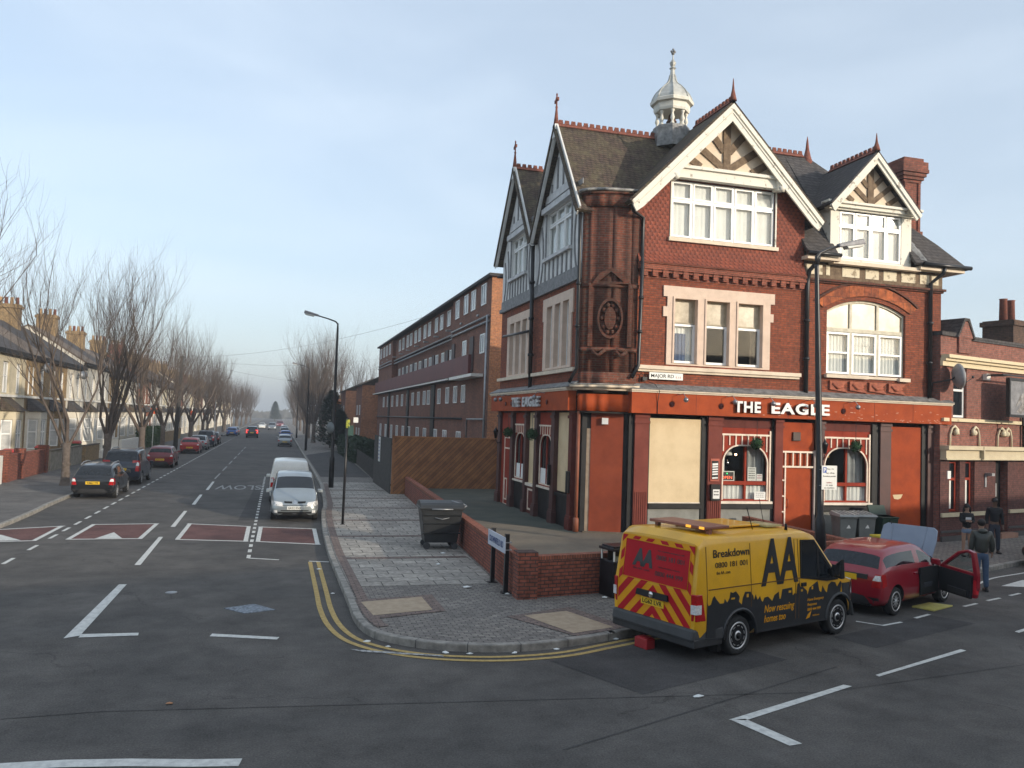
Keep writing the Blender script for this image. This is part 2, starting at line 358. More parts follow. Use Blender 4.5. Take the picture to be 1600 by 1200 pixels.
TIMBG = mat('grey_timber', (.15, .15, .155), .75, c2=(.25, .25, .25), scale=6)
ORNG = mat('orange_red_paint', (.25, .042, .013), .7, c2=(.37, .064, .017), scale=2.2, lo=.3, hi=.62, det=9, spec=.15, bump=.05)
ORNGF = mat('fascia_paint', (.27, .046, .014), .7, c2=(.38, .07, .019), scale=2.4, lo=.28, hi=.6, det=9, spec=.15, bump=.05)
MAROON = mat('maroon_paint', (.1, .024, .018), .7, c2=(.14, .034, .025), scale=3, spec=.2)
BLK = mat('black_paint', (.012, .012, .013), .5, var=.4, spec=.25)
BLKM = mat('black_metal', (.02, .02, .022), .35, metal=.3, var=.3)
CREAMP = mat('cream_board', (.6, .46, .27), .75, c2=(.7, .55, .34), scale=1.6, det=9, lo=.3, hi=.6)
GREYR = mat('grey_render', (.2, .2, .18), .85, c2=(.27, .27, .245), scale=2, bump=.3)
LEAD = mat('lead_sheet', (.12, .12, .12), .6, metal=.2, c2=(.3, .3, .29), scale=5)
GLASS = glass('window_glass')
DGLASS = mat('dark_glass', (.012, .015, .019), .06, var=.2, spec=.5)
BGLASS = mat('net_curtained_glass', (.42, .44, .44), .12, c2=(.6, .6, .58), scale=2.5, spec=.7)
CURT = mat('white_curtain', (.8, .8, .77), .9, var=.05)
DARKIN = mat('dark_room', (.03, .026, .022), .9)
GREEN = mat('artificial_leaf', (.01, .035, .012), .9, c2=(.03, .09, .03), scale=30, bump=1, bscale=40)
WHITE = mat('white_letter', (.8, .79, .76), .5, var=.04)
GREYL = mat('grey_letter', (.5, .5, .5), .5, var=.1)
SIGNW = mat('white_enamel', (.74, .74, .7), .4, var=.05)
STEEL = mat('galvanised', (.33, .34, .35), .45, metal=.6, var=.2)
CHROME = mat('chrome', (.6, .6, .6), .15, metal=1, var=.05)
TYRE = mat('tyre', (.018, .018, .018), .85, var=.2, bump=.3)
RIM = mat('alloy', (.6, .6, .6), .35, metal=.6, var=.1)
TRIM = mat('black_plastic', (.03, .03, .032), .6, var=.2)
GPLAS = mat('grey_plastic', (.05, .052, .055), .6, var=.15)
SEAT = mat('seat_cloth', (.03, .032, .04), .9)
REDL = mat('tail_lens', (.4, .01, .012), .12, var=.2, scale=20)
AMBL = mat('amber_lens', (.8, .25, .02), .15, var=.1)
CLRL = mat('clear_lens', (.55, .55, .55), .1, c2=(.8, .8, .78), scale=30)
PLY = mat('yellow_plate', (.8, .5, .02), .4, var=.03)
PLW = mat('white_plate', (.75, .75, .7), .4, var=.03)
BARK = mat('bark', (.085, .066, .052), .95, c2=(.15, .12, .1), scale=9, bump=.8)
TWIG = mat('twig', (.075, .057, .046), .95, c2=(.125, .096, .076), scale=3)
WOOD = mat('weathered_wood', (.04, .038, .036), .9, c2=(.07, .066, .06), scale=5)
FENCE2 = mat('darker_stained_boards', (.3, .135, .055), .8, c2=(.2, .09, .042), scale=1.6)
FENCE = mat('stained_boards', (.42, .19, .075), .8, c2=(.25, .11, .05), scale=1.6, bump=.3)
HEDGE = mat('hedge_leaf', (.03, .06, .018), .9, c2=(.06, .1, .03), scale=6)
CONIF = mat('conifer_leaf', (.015, .035, .018), .9, c2=(.03, .055, .025), scale=4)
SKIN = mat('skin', (.32, .19, .13), .6, var=.06); SKIN2 = mat('dark_skin', (.12, .065, .042), .6, var=.06)
HAIR = mat('dark_hair', (.012, .009, .008), .6, var=.3)
def paint(name, c): return mat(name, c, .28, var=.05, coat=.6, spec=.5)
# ================================================================== SETTING
def st(o): o['kind'] = 'structure'; return o
def smooth(pts, k=4):
    out = []; n = len(pts)
    for i in range(n-1):
        p0, p1, p2, p3 = (V(pts[max(i-1, 0)]), V(pts[i]), V(pts[i+1]), V(pts[min(i+2, n-1)]))
        for j in range(k):
            t = j/k
            out.append(.5*((2*p1)+(p2-p0)*t+(2*p0-5*p1+4*p2-p3)*t*t+(3*p1-p0-3*p2+p3)*t**3))
    out.append(V(pts[-1])); return [(q.x, q.y) for q in out]
def flat(name, out, z0, z1, m, side=None, holes=()):
    b = MB(); b.panel(Fr((0,0,0),(1,0,0),(0,0,1),(0,1,0)), out, holes, z0, z1); return b.build(name, m)
def sheet(name, polys, z, m):
    b = MB()
    for q in polys:
        loops = [[V((x, y, 0)) for x, y in q]]; b.add([(x, y, z) for x, y in q], [tuple(t) for t in tessellate_polygon(loops)])
    return b.build(name, m)
def offs(pts, d):
    out = []
    for i, p in enumerate(pts):
        a = V(pts[max(i-1, 0)]); c = V(pts[min(i+1, len(pts)-1)]); t = (c-a).normalized(); n = V((t.y, -t.x))
        out.append((p[0]+n.x*d, p[1]+n.y*d))
    return out
def ribbon(pts, wd, z, b):                       # painted line along a polyline
    a = offs(pts, -wd/2); c = offs(pts, wd/2)
    for i in range(len(pts)-1): b.add([(*a[i], z), (*a[i+1], z), (*c[i+1], z), (*c[i], z)], [(0, 1, 2, 3)])
GRND = mat('waste_ground', (.06, .06, .045), .95, c2=(.1, .095, .075), scale=.05)
st(sheet('ground', [[(-1500, -1500), (1500, -1500), (1500, 2200), (-1500, 2200)]], -.06, GRND))
st(sheet('road', [[(-70, -16), (130, -16), (130, 62), (-70, 62)], [(-9, 62), (3.5, 62), (3.5, 700), (-9, 700)]], 0, ASPH))
KR = [(2.45, 600), (2.45, 300), (2.42, 120), (2.4, 60), (2.35, 46), (2.0, 36), (1.78, 33), (1.6, 29), (1.48, 23.6), (1.5, 20.1), (1.53, 17.2), (1.55, 15.6), (1.76, 14.6), (2.3, 13.97), (2.87, 13.62), (3.58, 13.42), (4.27, 13.4), (4.96, 13.53), (5.79, 13.79), (6.5, 14.08), (12.1, 16.25), (19.4, 19.02), (21.8, 20.0), (40, 27.0), (128, 60)]
kr = KR[:5]+smooth(KR[4:21], 4)[1:]+KR[21:]
st(flat('pavement', offs(kr, -.14)+[(128, 61), (60, 61), (20, 200), (20, 600)], -.05, .12, BLOCKP))
b = MB(); a = kr; c = offs(kr, -.15); d_ = 0; seg = 0
for i in range(len(a)-1):
    b.hexa([(*a[i], -.05), (*a[i+1], -.05), (*c[i+1], -.05), (*c[i], -.05), (*a[i], .128), (*a[i+1], .128), (*c[i+1], .128), (*c[i], .128)])
st(b.build('kerb', KERB, bevel=.02))
# kerbstone joints
b = MB()
acc = 0
for i in range(4, len(kr)-3):
    p = V(kr[i]); q = V(kr[i+1]); Ln = (q-p).length; t = (q-p)/Ln; n = V((-t.y, t.x)); s0 = -acc
    while s0 < Ln:
        if s0 >= 0:
            o_ = p+t*s0; w_ = t*.006
            for zz in (0,):
                e = o_-n*.003; g_ = o_+n*.15
                b.add([(e.x-w_.x, e.y-w_.y, .131), (e.x+w_.x, e.y+w_.y, .131), (g_.x+w_.x, g_.y+w_.y, .131), (g_.x-w_.x, g_.y-w_.y, .131), (e.x-w_.x, e.y-w_.y, 0), (e.x+w_.x, e.y+w_.y, 0)], [(0, 1, 2, 3), (0, 4, 5, 1)])
        s0 += .9
    acc = (Ln-(s0-.9))
st(b.build('kerb_joints', TRIM))
# slabbed footway with red bands and border
inner = [q for q in offs(kr, -.16) if 18.6 < q[1] < 46.5 and q[0] < 3]
inner = [(1.7, 18.4)]+sorted(inner, key=lambda q: q[1])+[(2.55, 47)]
st(sheet('paving_slabs', [inner+[(6.3, 47), (6.1, 40.4), (5.0, 18.4)]], .126, SLAB))
bb = []
for y in (21.9, 25.9, 29.9, 33.9, 37.9, 41.9): bb.append([(1.7+(.03*(y-22)), y), (5.0+.05*(y-20), y), (5.0+.05*(y-20), y+.3), (1.7+(.03*(y-22)), y+.3)])
st(sheet('red_paving_bands', bb, .131, REDB))
edge = sorted([q for q in offs(kr, -.17) if 14.8 < q[1] < 47 and q[0] < 3], key=lambda q: q[1])
b = MB(); ribbon([(x+.12, y) for x, y in edge], .22, .135, b); st(b.build('red_paving_border', REDB))
st(sheet('red_paving_frames', [[(1.7, 15.9), (1.88, 15.45), (3.3, 15.9), (3.3, 17.4), (1.66, 17.05)], [(4.35, 15.3), (5.2, 13.72), (6.4, 14.2), (5.85, 15.9)]], .1315, REDB))
st(sheet('tactile_paving', [[(1.76, 16.85), (3.04, 17.19), (3.06, 16.01), (1.88, 15.69)], [(4.71, 15.3), (5.66, 15.55), (6.1, 14.2), (5.2, 13.9)]], .137, TACT))
st(sheet('footway_tarmac', [[(2.62, 51), (5.6, 51), (6.4, 90), (2.62, 78)]], .13, ASPH2))
# forecourt of the pub, raised behind its brick wall
st(flat('forecourt', [(5.1, 17.0), (14.86, 18.75), (14.86, 24.6), (9.4, 24.6), (9.4, 34.4), (11.1, 34.4), (11.1, 40.2), (6.15, 40.2)], .0, .42, CONC))
FDARK = mat('dark_greenish_surface', (.045, .055, .045), .9, c2=(.075, .08, .06), scale=1, bump=.3)
st(sheet('forecourt_dark_area', [smooth([(6.1, 40), (5.9, 31), (6.8, 27.5), (8.2, 25.9), (9.35, 24.7), (9.35, 34.4), (11, 40)], 3)], .425, FDARK))  # darker, greener area of the forecourt beside the pub flank
# left footway
KL = [(-8.3, 600), (-8.3, 200), (-8.3, 60), (-8.3, 38), (-8.15, 33), (-8.15, 28.5), (-8.6, 25), (-10.2, 22), (-14, 20.2), (-25, 19.4), (-68, 18)]
kl = smooth(KL, 3)
st(flat('pavement', offs(kl, .14)+[(-68, 60), (-40, 60), (-40, 600)], -.05, .12, PAVE_L))
b = MB(); a = kl; c = offs(kl, .15)
for i in range(len(a)-1):
    b.hexa([(*a[i], -.05), (*a[i+1], -.05), (*c[i+1], -.05), (*c[i], -.05), (*a[i], .128), (*a[i+1], .128), (*c[i+1], .128), (*c[i], .128)])
st(b.build('kerb', KERB, bevel=.02))
# ---- painted markings (each lies flat on the road)
q = []
y = 20.5
while y < 110:
    q.append([(-6.27, y), (-6.17, y), (-6.17, y+.85), (-6.27, y+.85)]); y += 1.55 if y > 26 else 2.1
y = 23.0
while y < 52:
    q.append([(-.64, y), (-.54, y), (-.54, y+.5), (-.64, y+.5)]); y += .95
q.append([(-.6, 22.95), (-.58, 23.05), (.2, 22.72), (.18, 22.62)]); q.append([(.95, 22.35), (1.45, 22.2), (1.45, 22.3), (.95, 22.45)])
st(sheet('parking_bay_lines', q, .008, MARK))
q = [[(-3.24, y0), (-3.1, y0), (-3.18, y1), (-3.3, y1)] for y0, y1 in ((22.2, 27.0), (29.3, 33.9), (36.2, 40.5), (42.9, 48.0))]
st(sheet('centre_line', q, .008, MARK))
q = [[(-3.36, y0), (-3.26, y0), (-3.26, y0+4.5), (-3.36, y0+4.5)] for y0 in (50, 57, 64, 71, 78, 85, 92)]+[[(-6.22, y0), (-6.14, y0), (-6.14, y0+14), (-6.22, y0+14)] for y0 in (110, 126, 142, 158)]
q += [[(-.1, 66), (2.2, 65.8), (2.2, 66.0), (-.1, 66.15)], [(2.62, 59.5), (3.6, 59.4), (3.6, 59.6), (2.62, 59.7)]]
st(sheet('worn_lines', q, .008, MARKW))
# speed cushions: red surfacing, white border and arrow heads
cu = [[(-8.1, 28.8), (-6.45, 29.6), (-6.45, 26.33), (-7.9, 26.1)], [(-5.75, 26.54), (-3.71, 26.6), (-3.7, 30.14), (-5.72, 29.96)], [(-2.78, 26.39), (-.7, 25.9), (-.72, 29.36), (-2.78, 30.12)], [(-.48, 25.86), (1.36, 25.19), (1.4, 28.7), (-.46, 29.25)]]
cu[0] = [(-8.1, 26.05), (-6.45, 26.33), (-6.45, 29.6), (-8.1, 28.8)]
st(sheet('red_surfacing', cu, .006, REDSURF))
b = MB()
for l in cu: 
    k = len(l)
    for i in range(k):
        if l is cu[0] and i == 3: continue
        p, r_ = V(l[i]), V(l[(i+1) % k]); t = (r_-p).normalized(); n = V((-t.y, t.x))*.13
        sgn = 1 if (V((sum(x for x, _ in l)/k, sum(yy for _, yy in l)/k))-p).dot(n) > 0 else -1
        n *= sgn; ww = n
        z = .010+.0015*i
        b.add([(p.x, p.y, z), (r_.x, r_.y, z), (r_.x+ww.x, r_.y+ww.y, z), (p.x+ww.x, p.y+ww.y, z)], [(0, 1, 2, 3)])
for t in ([(-5.0, 26.62), (-4.26, 26.66), (-4.72, 28.0)], [(-8.1, 26.3), (-6.85, 26.4), (-7.7, 27.6)]): b.add([(x, y, .018) for x, y in t], [(0, 1, 2)])
st(b.build('speed_bump_markings', MARK))
st(text('SLOW', 'slow_marking', MARKW, None, (-1.76, 45.7, .006), (-1, 0, 0), (0, 0, 1), 2.4, 2.2, .002, .01, 0, up=(0, -1, 0)))
b = MB()
for pl in ([(-3.26, 15.32), (-3.04, 15.46), (-3.02, 19.8), (-3.18, 19.8)], [(-3.04, 15.34), (-2.12, 15.34), (-2.14, 15.52), (-3.04, 15.56)], [(-.96, 15.11), (.15, 14.73), (.19, 14.88), (-.93, 15.28)],
           [(5.9, 9.84), (8.47, 10.86), (8.55, 10.77), (6.12, 9.78)], [(5.93, 9.83), (6.14, 9.83), (6.38, 8.93), (6.18, 8.9)], [(9.33, 11.12), (9.33, 11.2), (12.04, 12.27), (12.07, 12.17)], [(14.27, 13.1), (14.27, 13.2), (16.9, 14.25), (16.9, 14.13)], [(18.0, 14.6), (18.0, 14.7), (21, 15.85), (21, 15.75)]):
    b.add([(x, y, .008) for x, y in pl], [(0, 1, 2, 3)])
st(b.build('junction_markings', MARK))
b = MB(); ribbon([(-5, 10.05), (-3.6, 10.08), (-2.07, 10.0), (-1.41, 9.9), (-.73, 9.75), (-.23, 9.67)], .2, .008, b); st(b.build('edge_line', MARK))
th2 = [(11.52, 14.42), (11.85, 14.03), (12.46, 14.22)]
b = MB(); ribbon(th2, .07, .008, b)
for p, r_ in (((13.03, 14.48), (13.63, 14.74)), ((15.09, 15.3), (15.69, 15.53)), ((16.22, 15.76), (16.83, 15.98)), ((17.33, 16.18), (17.88, 16.39)), ((18.4, 16.6), (19, 16.85)), ((19.6, 17.05), (20.2, 17.3))): ribbon([p, r_], .08, .008, b)
ribbon(smooth([(17.4, 17.3), (18.43, 17.96), (19.22, 18.34), (20.44, 18.75), (22, 19.3)], 3), .07, .008, b)
b.add([(18.2, 17.25, .008), (19.6, 17.9, .008), (20.3, 17.6, .008), (19.0, 17.0, .008)], [(0, 1, 2, 3)])
st(b.build('parking_bay_lines', MARK))
yo = smooth([(.97, 22.3), (.97, 18.6), (.97, 16.9), (1.05, 15.58), (1.26, 14.58), (1.66, 13.89), (2.18, 13.42), (2.78, 13.12), (3.5, 12.94), (4.2, 12.93), (4.95, 13.06), (6.07, 13.52), (9.5, 14.85)], 4)
b = MB(); ribbon(yo, .1, .007, b); ribbon(offs(yo, -.21), .1, .007, b); st(b.build('double_yellow_lines', YEL))
st(sheet('worn_lines', [[(1.3, 13.95), (1.5, 13.75), (2.75, 13.28), (2.75, 13.36)]], .0105, MARKW))
# repairs in the asphalt
st(sheet('road_patch', [[(-1.2, 31), (2.1, 31.5), (1.9, 45), (-1.0, 44)], [(5.2, 11.0), (8.4, 12.2), (7.6, 14.0), (4.4, 12.8)], [(10.5, 12.6), (14, 13.9), (13.6, 14.7), (10.2, 13.4)], [(-12, 11.0), (-2, 11.6), (8, 10.6), (14, 11.5), (14, 11.52), (8, 10.62), (-2, 11.62), (-12, 11.02)], [(3.4, 9.3), (9, 11.7), (9, 11.73), (3.4, 9.34)]], .004, ASPH2))
mh = MB(); mh.panel(Fr((0,0,0),(1,0,0),(0,0,1),(0,1,0)), [(-.86, 17.2), (-.3, 17.5), (.12, 16.95), (-.45, 16.72)], (), 0, .012)
o = tag(mh.build('manhole_cover', mat('worn_iron', (.1, .12, .15), .7, c2=(.26, .3, .34), scale=16, lo=.4, hi=.6, bump=.6)), 'pale worn lozenge shaped iron cover in the near road before the pavement corner', 'manhole cover')
mh = MB(); mh.lathe((-2.0, 18.83, 0), [(.001, 0), (.12, 0), (.12, .01), (.001, .01)], 12)
tag(mh.build('manhole_cover', STEEL), 'small round metal cover in the road beyond the painted corner line', 'manhole cover')
# litter
random.seed(5)
LITM = mat('paper', (.7, .72, .7), .8, var=.1)
for i, (x, y, z, s, lab) in enumerate([(1.62, 14.35, .01, .09, 0), (1.95, 14.0, .01, .06, 0), (2.82, 13.5, .01, .09, 0), (3.2, 13.36, .01, .07, 0), (3.95, 13.3, .01, .08, 0), (4.72, 13.4, .01, .07, 0), (1.15, 21.2, .01, .07, 0), (1.3, 18.3, .01, .06, 0), (6.0, 13.85, .01, .08, 0),
        (4.55, 22.6, .14, .1, 'torn white scrap on the pavement beside the wheels of the large black bin'), (4.1, 20.9, .14, .1, 'pinkish white wrapper on the slabs in front of the large black bin'), (4.2, 18.0, .14, .11, 'white wrapper on the block paving left of the street sign posts'), (4.9, 17.2, .14, .09, 'pale scrap at the foot of the nearer street sign post'), (6.9, 16.6, .14, .1, 'crumpled white litter at the foot of the litter bin'), (-1.2, 11.75, .01, .06, 'small orange brown leaf like scrap alone in the near road'), (5.95, 10.75, .01, .1, 'crumpled white paper alone on the asphalt below the yellow van')]):
    b = MB(); k = 7; ring = [(s*random.uniform(.5, 1)*cos(2*pi*j/k), .6*s*random.uniform(.5, 1)*sin(2*pi*j/k), random.uniform(0, .4)*s*.5) for j in range(k)]
    b.add(ring+[(0, 0, s*.35)]+[(p[0]*.9, p[1]*.9, 0) for p in ring], [(j, (j+1) % k, k) for j in range(k)]+[(j+k+1, (j+1) % k+k+1, (j+1) % k, j) for j in range(k)])
    o = b.build('litter', mat('leaf_scrap', (.4, .2, .1), .8) if lab and 'leaf' in lab else LITM); o.location = (x, y, z)
    if lab: tag(o, lab, 'litter')
    else: tag(o, 'small white paper scrap lying in the gutter along the corner kerb', 'litter', 'litter scraps in the gutter')
# ================================================================== PUBLIC HOUSE
PF = Fr((0, 24.2, 0), (1, 0, 0), (0, -1, 0))          # street front, a = x
PW = Fr((9.2, 0, 0), (0, 1, 0), (-1, 0, 0))           # left flank, a = y
pub = thing('public_house', 'red brick Victorian corner pub with half timbered gables and orange red shopfront', 'pub', (9.2, 24.2, 0))
def window(fr, parent, xs, zs, fw=.05, d=-.1, fm=UPVC, arch=None, depth=.07, glassm=GLASS, curtain=None, mull=None, name='window', cm=CURT, sash=0):
    """frame of bars at xs/zs, one pane per light, optional curtain behind"""
    b = MB(); x0, x1, z0, z1 = xs[0], xs[-1], zs[0], zs[-1]; m = mull or fw
    for i, x in enumerate(xs):
        h = fw if i in (0, len(xs)-1) else m
        lo, hi = (x, x+h) if i == 0 else ((x-h, x) if i == len(xs)-1 else (x-h/2, x+h/2))
        b.fb(fr, lo, hi, z0, z1, d-depth, d)
    for i, z in enumerate(zs):
        h = fw if i in (0, len(zs)-1) else m
        lo, hi = (z, z+h) if i == 0 else ((z-h, z) if i == len(zs)-1 else (z-h/2, z+h/2))
        for j in range(len(xs)-1): b.fb(fr, xs[j]+m/2, xs[j+1]-m/2, lo, hi, d-depth, d-.004)
    if sash:
        for i in range(len(xs)-1):
            for j in range(len(zs)-1):
                a0, a1, c0, c1 = xs[i]+m/2, xs[i+1]-m/2, zs[j]+m/2, zs[j+1]-m/2
                for q in ((a0, a0+sash, c0, c1), (a1-sash, a1, c0, c1), (a0+sash, a1-sash, c0, c0+sash), (a0+sash, a1-sash, c1-sash, c1)): b.fb(fr, *q, d-depth, d+.02)
    o = b.build(name, fm, parent)
    g = MB(); g.add([fr.p(x0, z0, d-depth*.5), fr.p(x1, z0, d-depth*.5), fr.p(x1, z1, d-depth*.5), fr.p(x0, z1, d-depth*.5)], [(0, 1, 2, 3)]); g.build('pane', glassm, o)
    if curtain:
        for (a0, a1, c0, c1, full) in curtain: curt(fr, o, a0, a1, c0, c1, d-depth-.05, cm, .009, .2)
    return o
def curt(fr, parent, a0, a1, c0, c1, d, m=CURT, amp=.025, wv=.13):
    b = MB(); n = max(6, int((a1-a0)/wv*6)); vs = []
    for i in range(n+1):
        a = a0+(a1-a0)*i/n; dd = d+amp*sin(2*pi*i/6+sin(i*.7)*.9)
        vs += [fr.p(a, c0, dd), fr.p(a, c1, d+.4*(dd-d))]
    b.add(vs, [(2*i, 2*i+2, 2*i+3, 2*i+1) for i in range(n)], 0, True); return b.build('curtain', m, parent)
def rect(a0, a1, b0, b1): return [(a0, b0), (a1, b0), (a1, b1), (a0, b1)]
def archpts(a0, a1, zs, zc, n=10):                      # segmental arch from (a1,zs) over crown zc to (a0,zs)
    c = (a0+a1)/2; h = zc-zs; w2 = (a1-a0)/2; r = (w2*w2+h*h)/(2*h); k = math.asin(min(1, w2/r))
    return [(c+r*sin(k-2*k*i/n), zc-r+r*cos(k-2*k*i/n)) for i in range(n+1)]
# --- brick walls
ww1 = rect(12.02, 15.72, 5.84, 8.16)
ARW = [(17.98, 5.82), (21.22, 5.82)]+archpts(17.98, 21.22, 8.02, 8.46)
b = MB()
b.panel(PF, [(10.88, 5.0), (22.75, 5.0), (22.75, 8.95), (10.88, 8.95)], [ww1, ARW], -.3, 0)
b.panel(PW, [(24.75, 5.0), (34.55, 5.0), (34.55, 8.6), (24.75, 8.6)], [rect(25.6, 28.4, 5.7, 8.0), rect(30.4, 33.3, 5.66, 7.9)], -.3, 0)
b.panel(PF, rect(22.15, 22.75, 0, 5.0), (), -.3, -.02)
b.box(22.45, 22.75, 24.5, 34.5, 0, 10.2); b.box(9.25, 22.45, 34.25, 34.55, 0, 10.4)
b.build('brick_wall', BRK, pub)
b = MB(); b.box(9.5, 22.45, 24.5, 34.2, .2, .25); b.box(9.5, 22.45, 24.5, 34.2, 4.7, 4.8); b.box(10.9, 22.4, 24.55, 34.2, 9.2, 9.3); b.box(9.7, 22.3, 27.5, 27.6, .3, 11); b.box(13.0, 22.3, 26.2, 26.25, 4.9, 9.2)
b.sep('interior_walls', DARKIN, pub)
# --- rounded corner turret
TC = [(10.88-1.68*cos(pi/2*i/12), 24.75-.6*sin(pi/2*i/12)) for i in range(13)]
def arcwall(b, z0, z1, d0, d1, i0=0, i1=12, mi=0):
    def op(k, d):
        t = pi/2*k/12; x, y = TC[k]; n = V((-cos(t)/1.68, -sin(t)/.6)).normalized(); return x+n.x*d, y+n.y*d
    for k in range(i0, i1):
        p0, p1, q0, q1 = op(k, d1), op(k+1, d1), op(k, d0), op(k+1, d0)
        b.add([(*p0, z0), (*p1, z0), (*q1, z0), (*q0, z0), (*p0, z1), (*p1, z1), (*q1, z1), (*q0, z1)], [(0,3,2,1),(4,5,6,7),(0,1,5,4),(1,2,6,5),(2,3,7,6),(3,0,4,7)], mi, True)
    return b
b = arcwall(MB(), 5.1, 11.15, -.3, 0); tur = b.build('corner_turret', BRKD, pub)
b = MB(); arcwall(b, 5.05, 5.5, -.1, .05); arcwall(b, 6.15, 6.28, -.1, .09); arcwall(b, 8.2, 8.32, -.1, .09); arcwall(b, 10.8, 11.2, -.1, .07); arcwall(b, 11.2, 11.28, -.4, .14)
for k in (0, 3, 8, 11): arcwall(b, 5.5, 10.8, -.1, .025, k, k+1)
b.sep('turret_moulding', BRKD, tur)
b = MB(); c0 = V((9.98, 24.2, 7.2)); nn = V((-.33, -.94, 0)); uu = V((.94, -.33, 0)); tf = Fr(c0, uu, nn)
ring = lambda r1, r2: [(.82*r1*cos(2*pi*i/20), .9*r2*sin(2*pi*i/20)) for i in range(20)]
b.panel(tf, ring(.5, .72), [ring(.42, .62)], -.1, .1); b.panel(tf, ring(.22, .4), (), -.1, .08)
for i in range(10):
    a = 2*pi*i/10; b.ball(tf.p(.25*cos(a), .45*sin(a), -.03), .09, 8)
b.panel(tf, [(-.6, 1.1), (.6, 1.1), (.35, 1.45), (0, 1.62), (-.35, 1.45)], [[(-.4, 1.17), (.4, 1.17), (0, 1.5)]], -.15, .06)
for s_ in (-1, 1):
    b.fb(tf, s_*.62-.07, s_*.62+.07, -.9, 1.1, -.15, .04); b.tube([tf.p(s_*.15, -1.0, .08), tf.p(s_*.35, -1.2, .1), tf.p(s_*.55, -1.05, .08)], .06, 6)
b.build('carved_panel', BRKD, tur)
b = MB(); arcwall(b, 11.28, 11.36, -.6, .2)
b.build('turret_cap', LEAD, tur)
# --- left flank: plaster and timber upper storey, two gables
AP, HW, ZE, ZA = (27.05, 32.3), 2.55, 10.65, 14.15
SL = (ZA-ZE)/HW
gw = [rect(25.85, 28.45, 9.78, 11.42), rect(31.0, 33.2, 9.78, 11.42)]
b = MB()
b.panel(PW, [(24.72, 8.62), (34.55, 8.62), (34.55, 10.8), (32.3, 13.9), (29.68, 10.5), (27.05, 13.9), (24.72, 10.7)], gw, -.25, .02)
b.build('plaster_panel', PLASTG, pub)
b = MB(); b.fb(PW, 24.72, 34.6, 8.5, 8.66, 0, .12); b.fb(PW, 24.72, 34.56, 8.66, 8.98, .02, .05)
for (c, w0, w1) in ((27.1, 25.85, 28.45), (32.1, 31.0, 33.2)):
    b.fb(PW, c-2.3, c+2.3, 11.62, 11.8, .02, .055)
    n = 7
    for i in range(n): a = w0-.1+(w1-w0+.2)*i/(n-1); b.fb(PW, a-.06, a+.06, 8.98, 9.66, .02, .055)
    for i in range(4): a = c-.9+.6*i; b.fb(PW, a-.06, a+.06, 12.1, 13.9-abs(a-c)*SL-.25, .02, .055)
    b.fb(PW, w0-.14, w0-.03, 9.66, 11.62, .02, .055); b.fb(PW, w1+.03, w1+.14, 9.66, 11.62, .02, .055)
for a0, s_ in ((28.6, 1), (25.7, -1), (30.85, -1), (33.35, 1)):
    for k in (0, .42):
        pts = [(a0+s_*(.22+k+.45*(t-.5)**2*2), 8.98+(2.1-k)*t) for t in (0, .25, .5, .75, 1)]
        for i in range(4): b.bar(PW, pts[i], pts[i+1], .1, .02, .052)
b.sep('timber_framing', TIMBG, pub)
b = MB(); 
for c, w0, w1 in ((27.15, 25.7, 28.6), (32.1, 30.85, 33.35)): b.fb(PW, w0-.1, w1+.1, 11.44, 11.64, .02, .2); b.fb(PW, w0, w1, 11.8, 12.08, .02, .08); b.fb(PW, w0, w1, 9.66, 9.78, .02, .16)
b.sep('window_beam', mat('dull_white_paint', (.5, .5, .5), .6), pub)
for c, xs in ((27.15, [25.87, 26.72, 27.58, 28.43]), (32.1, [31.02, 31.74, 32.46, 33.18])):
    window(PW, pub, xs, [9.8, 10.95, 11.42], .06, -.06, UPVC, curtain=[(xs[0], xs[-1], 9.8, 11.4, 1)], sash=.04)
# bargeboards + gable roofs of the flank
b = MB()
for c in AP:
    for s_ in (-1, 1):
        ft = c+s_*(HW+.0); zf = ZA-SL*HW
        b.bar(PW, (ft, zf), (c, ZA), .34, .24, .3); b.bar(PW, (ft-s_*.0, zf-.1), (c, ZA-.1), .14, .3, .335)
    b.fb(PW, c-.14, c+.14, ZA-.35, ZA+.12, .24, .36)
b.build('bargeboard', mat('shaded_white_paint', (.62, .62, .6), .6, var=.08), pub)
b = MB(); XR = 8.82
for c in AP:
    x1 = 14.2 if c < 30 else 16
    for s_ in (-1, 1):
        f = c+s_*(HW+.08); zf = ZA+.12-SL*(HW+.08)
        b.slab([(XR, c, ZA+.12), (x1, c, ZA+.12), (x1, f, zf), (XR, f, zf)], .12)
# front gable roof
GX, GZ, GS, GH = 13.92, 14.5, 1.02, 3.5
for s_ in (-1, 1):
    b.slab([(GX, 23.68, GZ+.1), (GX, 30.5, GZ+.1), (GX+s_*(GH+.1), 30.5, GZ+.1-GS*(GH+.1)), (GX+s_*(GH+.1), 23.68, GZ+.1-GS*(GH+.1))], .12)
b.build('tiled_roof', ROOFT, pub)
b = MB()
# main roof to the right: bell-cast eaves, hipped end
RZ, RY, RX = 14.35, 27.05, 19.1
e = [(23.45, 23.75, 9.86), (22.75, 24.35, 10.75)]
def main(x0): return [((x0, 23.75, 9.86), (x0, 24.4, 10.75), (x0, RY, RZ))]
b.slab([(16.9, 23.75, 9.86), (18.1, 23.75, 9.86), (18.1, 24.4, 10.75), (16.9, 24.4, 10.75)], .1); b.slab([(21.25, 23.75, 9.86), (23.45, 23.75, 9.86), (22.75, 24.4, 10.75), (21.25, 24.4, 10.75)], .1)
b.slab([(13.9, 24.4, 10.75), (18.05, 24.4, 10.75), (18.05, RY, RZ), (13.9, RY, RZ)], .1); b.slab([(21.28, 24.4, 10.75), (22.75, 24.4, 10.75), (RX, RY, RZ), (18.05, RY, RZ), (18.05, 25.3, 12.08), (21.28, 25.3, 12.08)], .1)
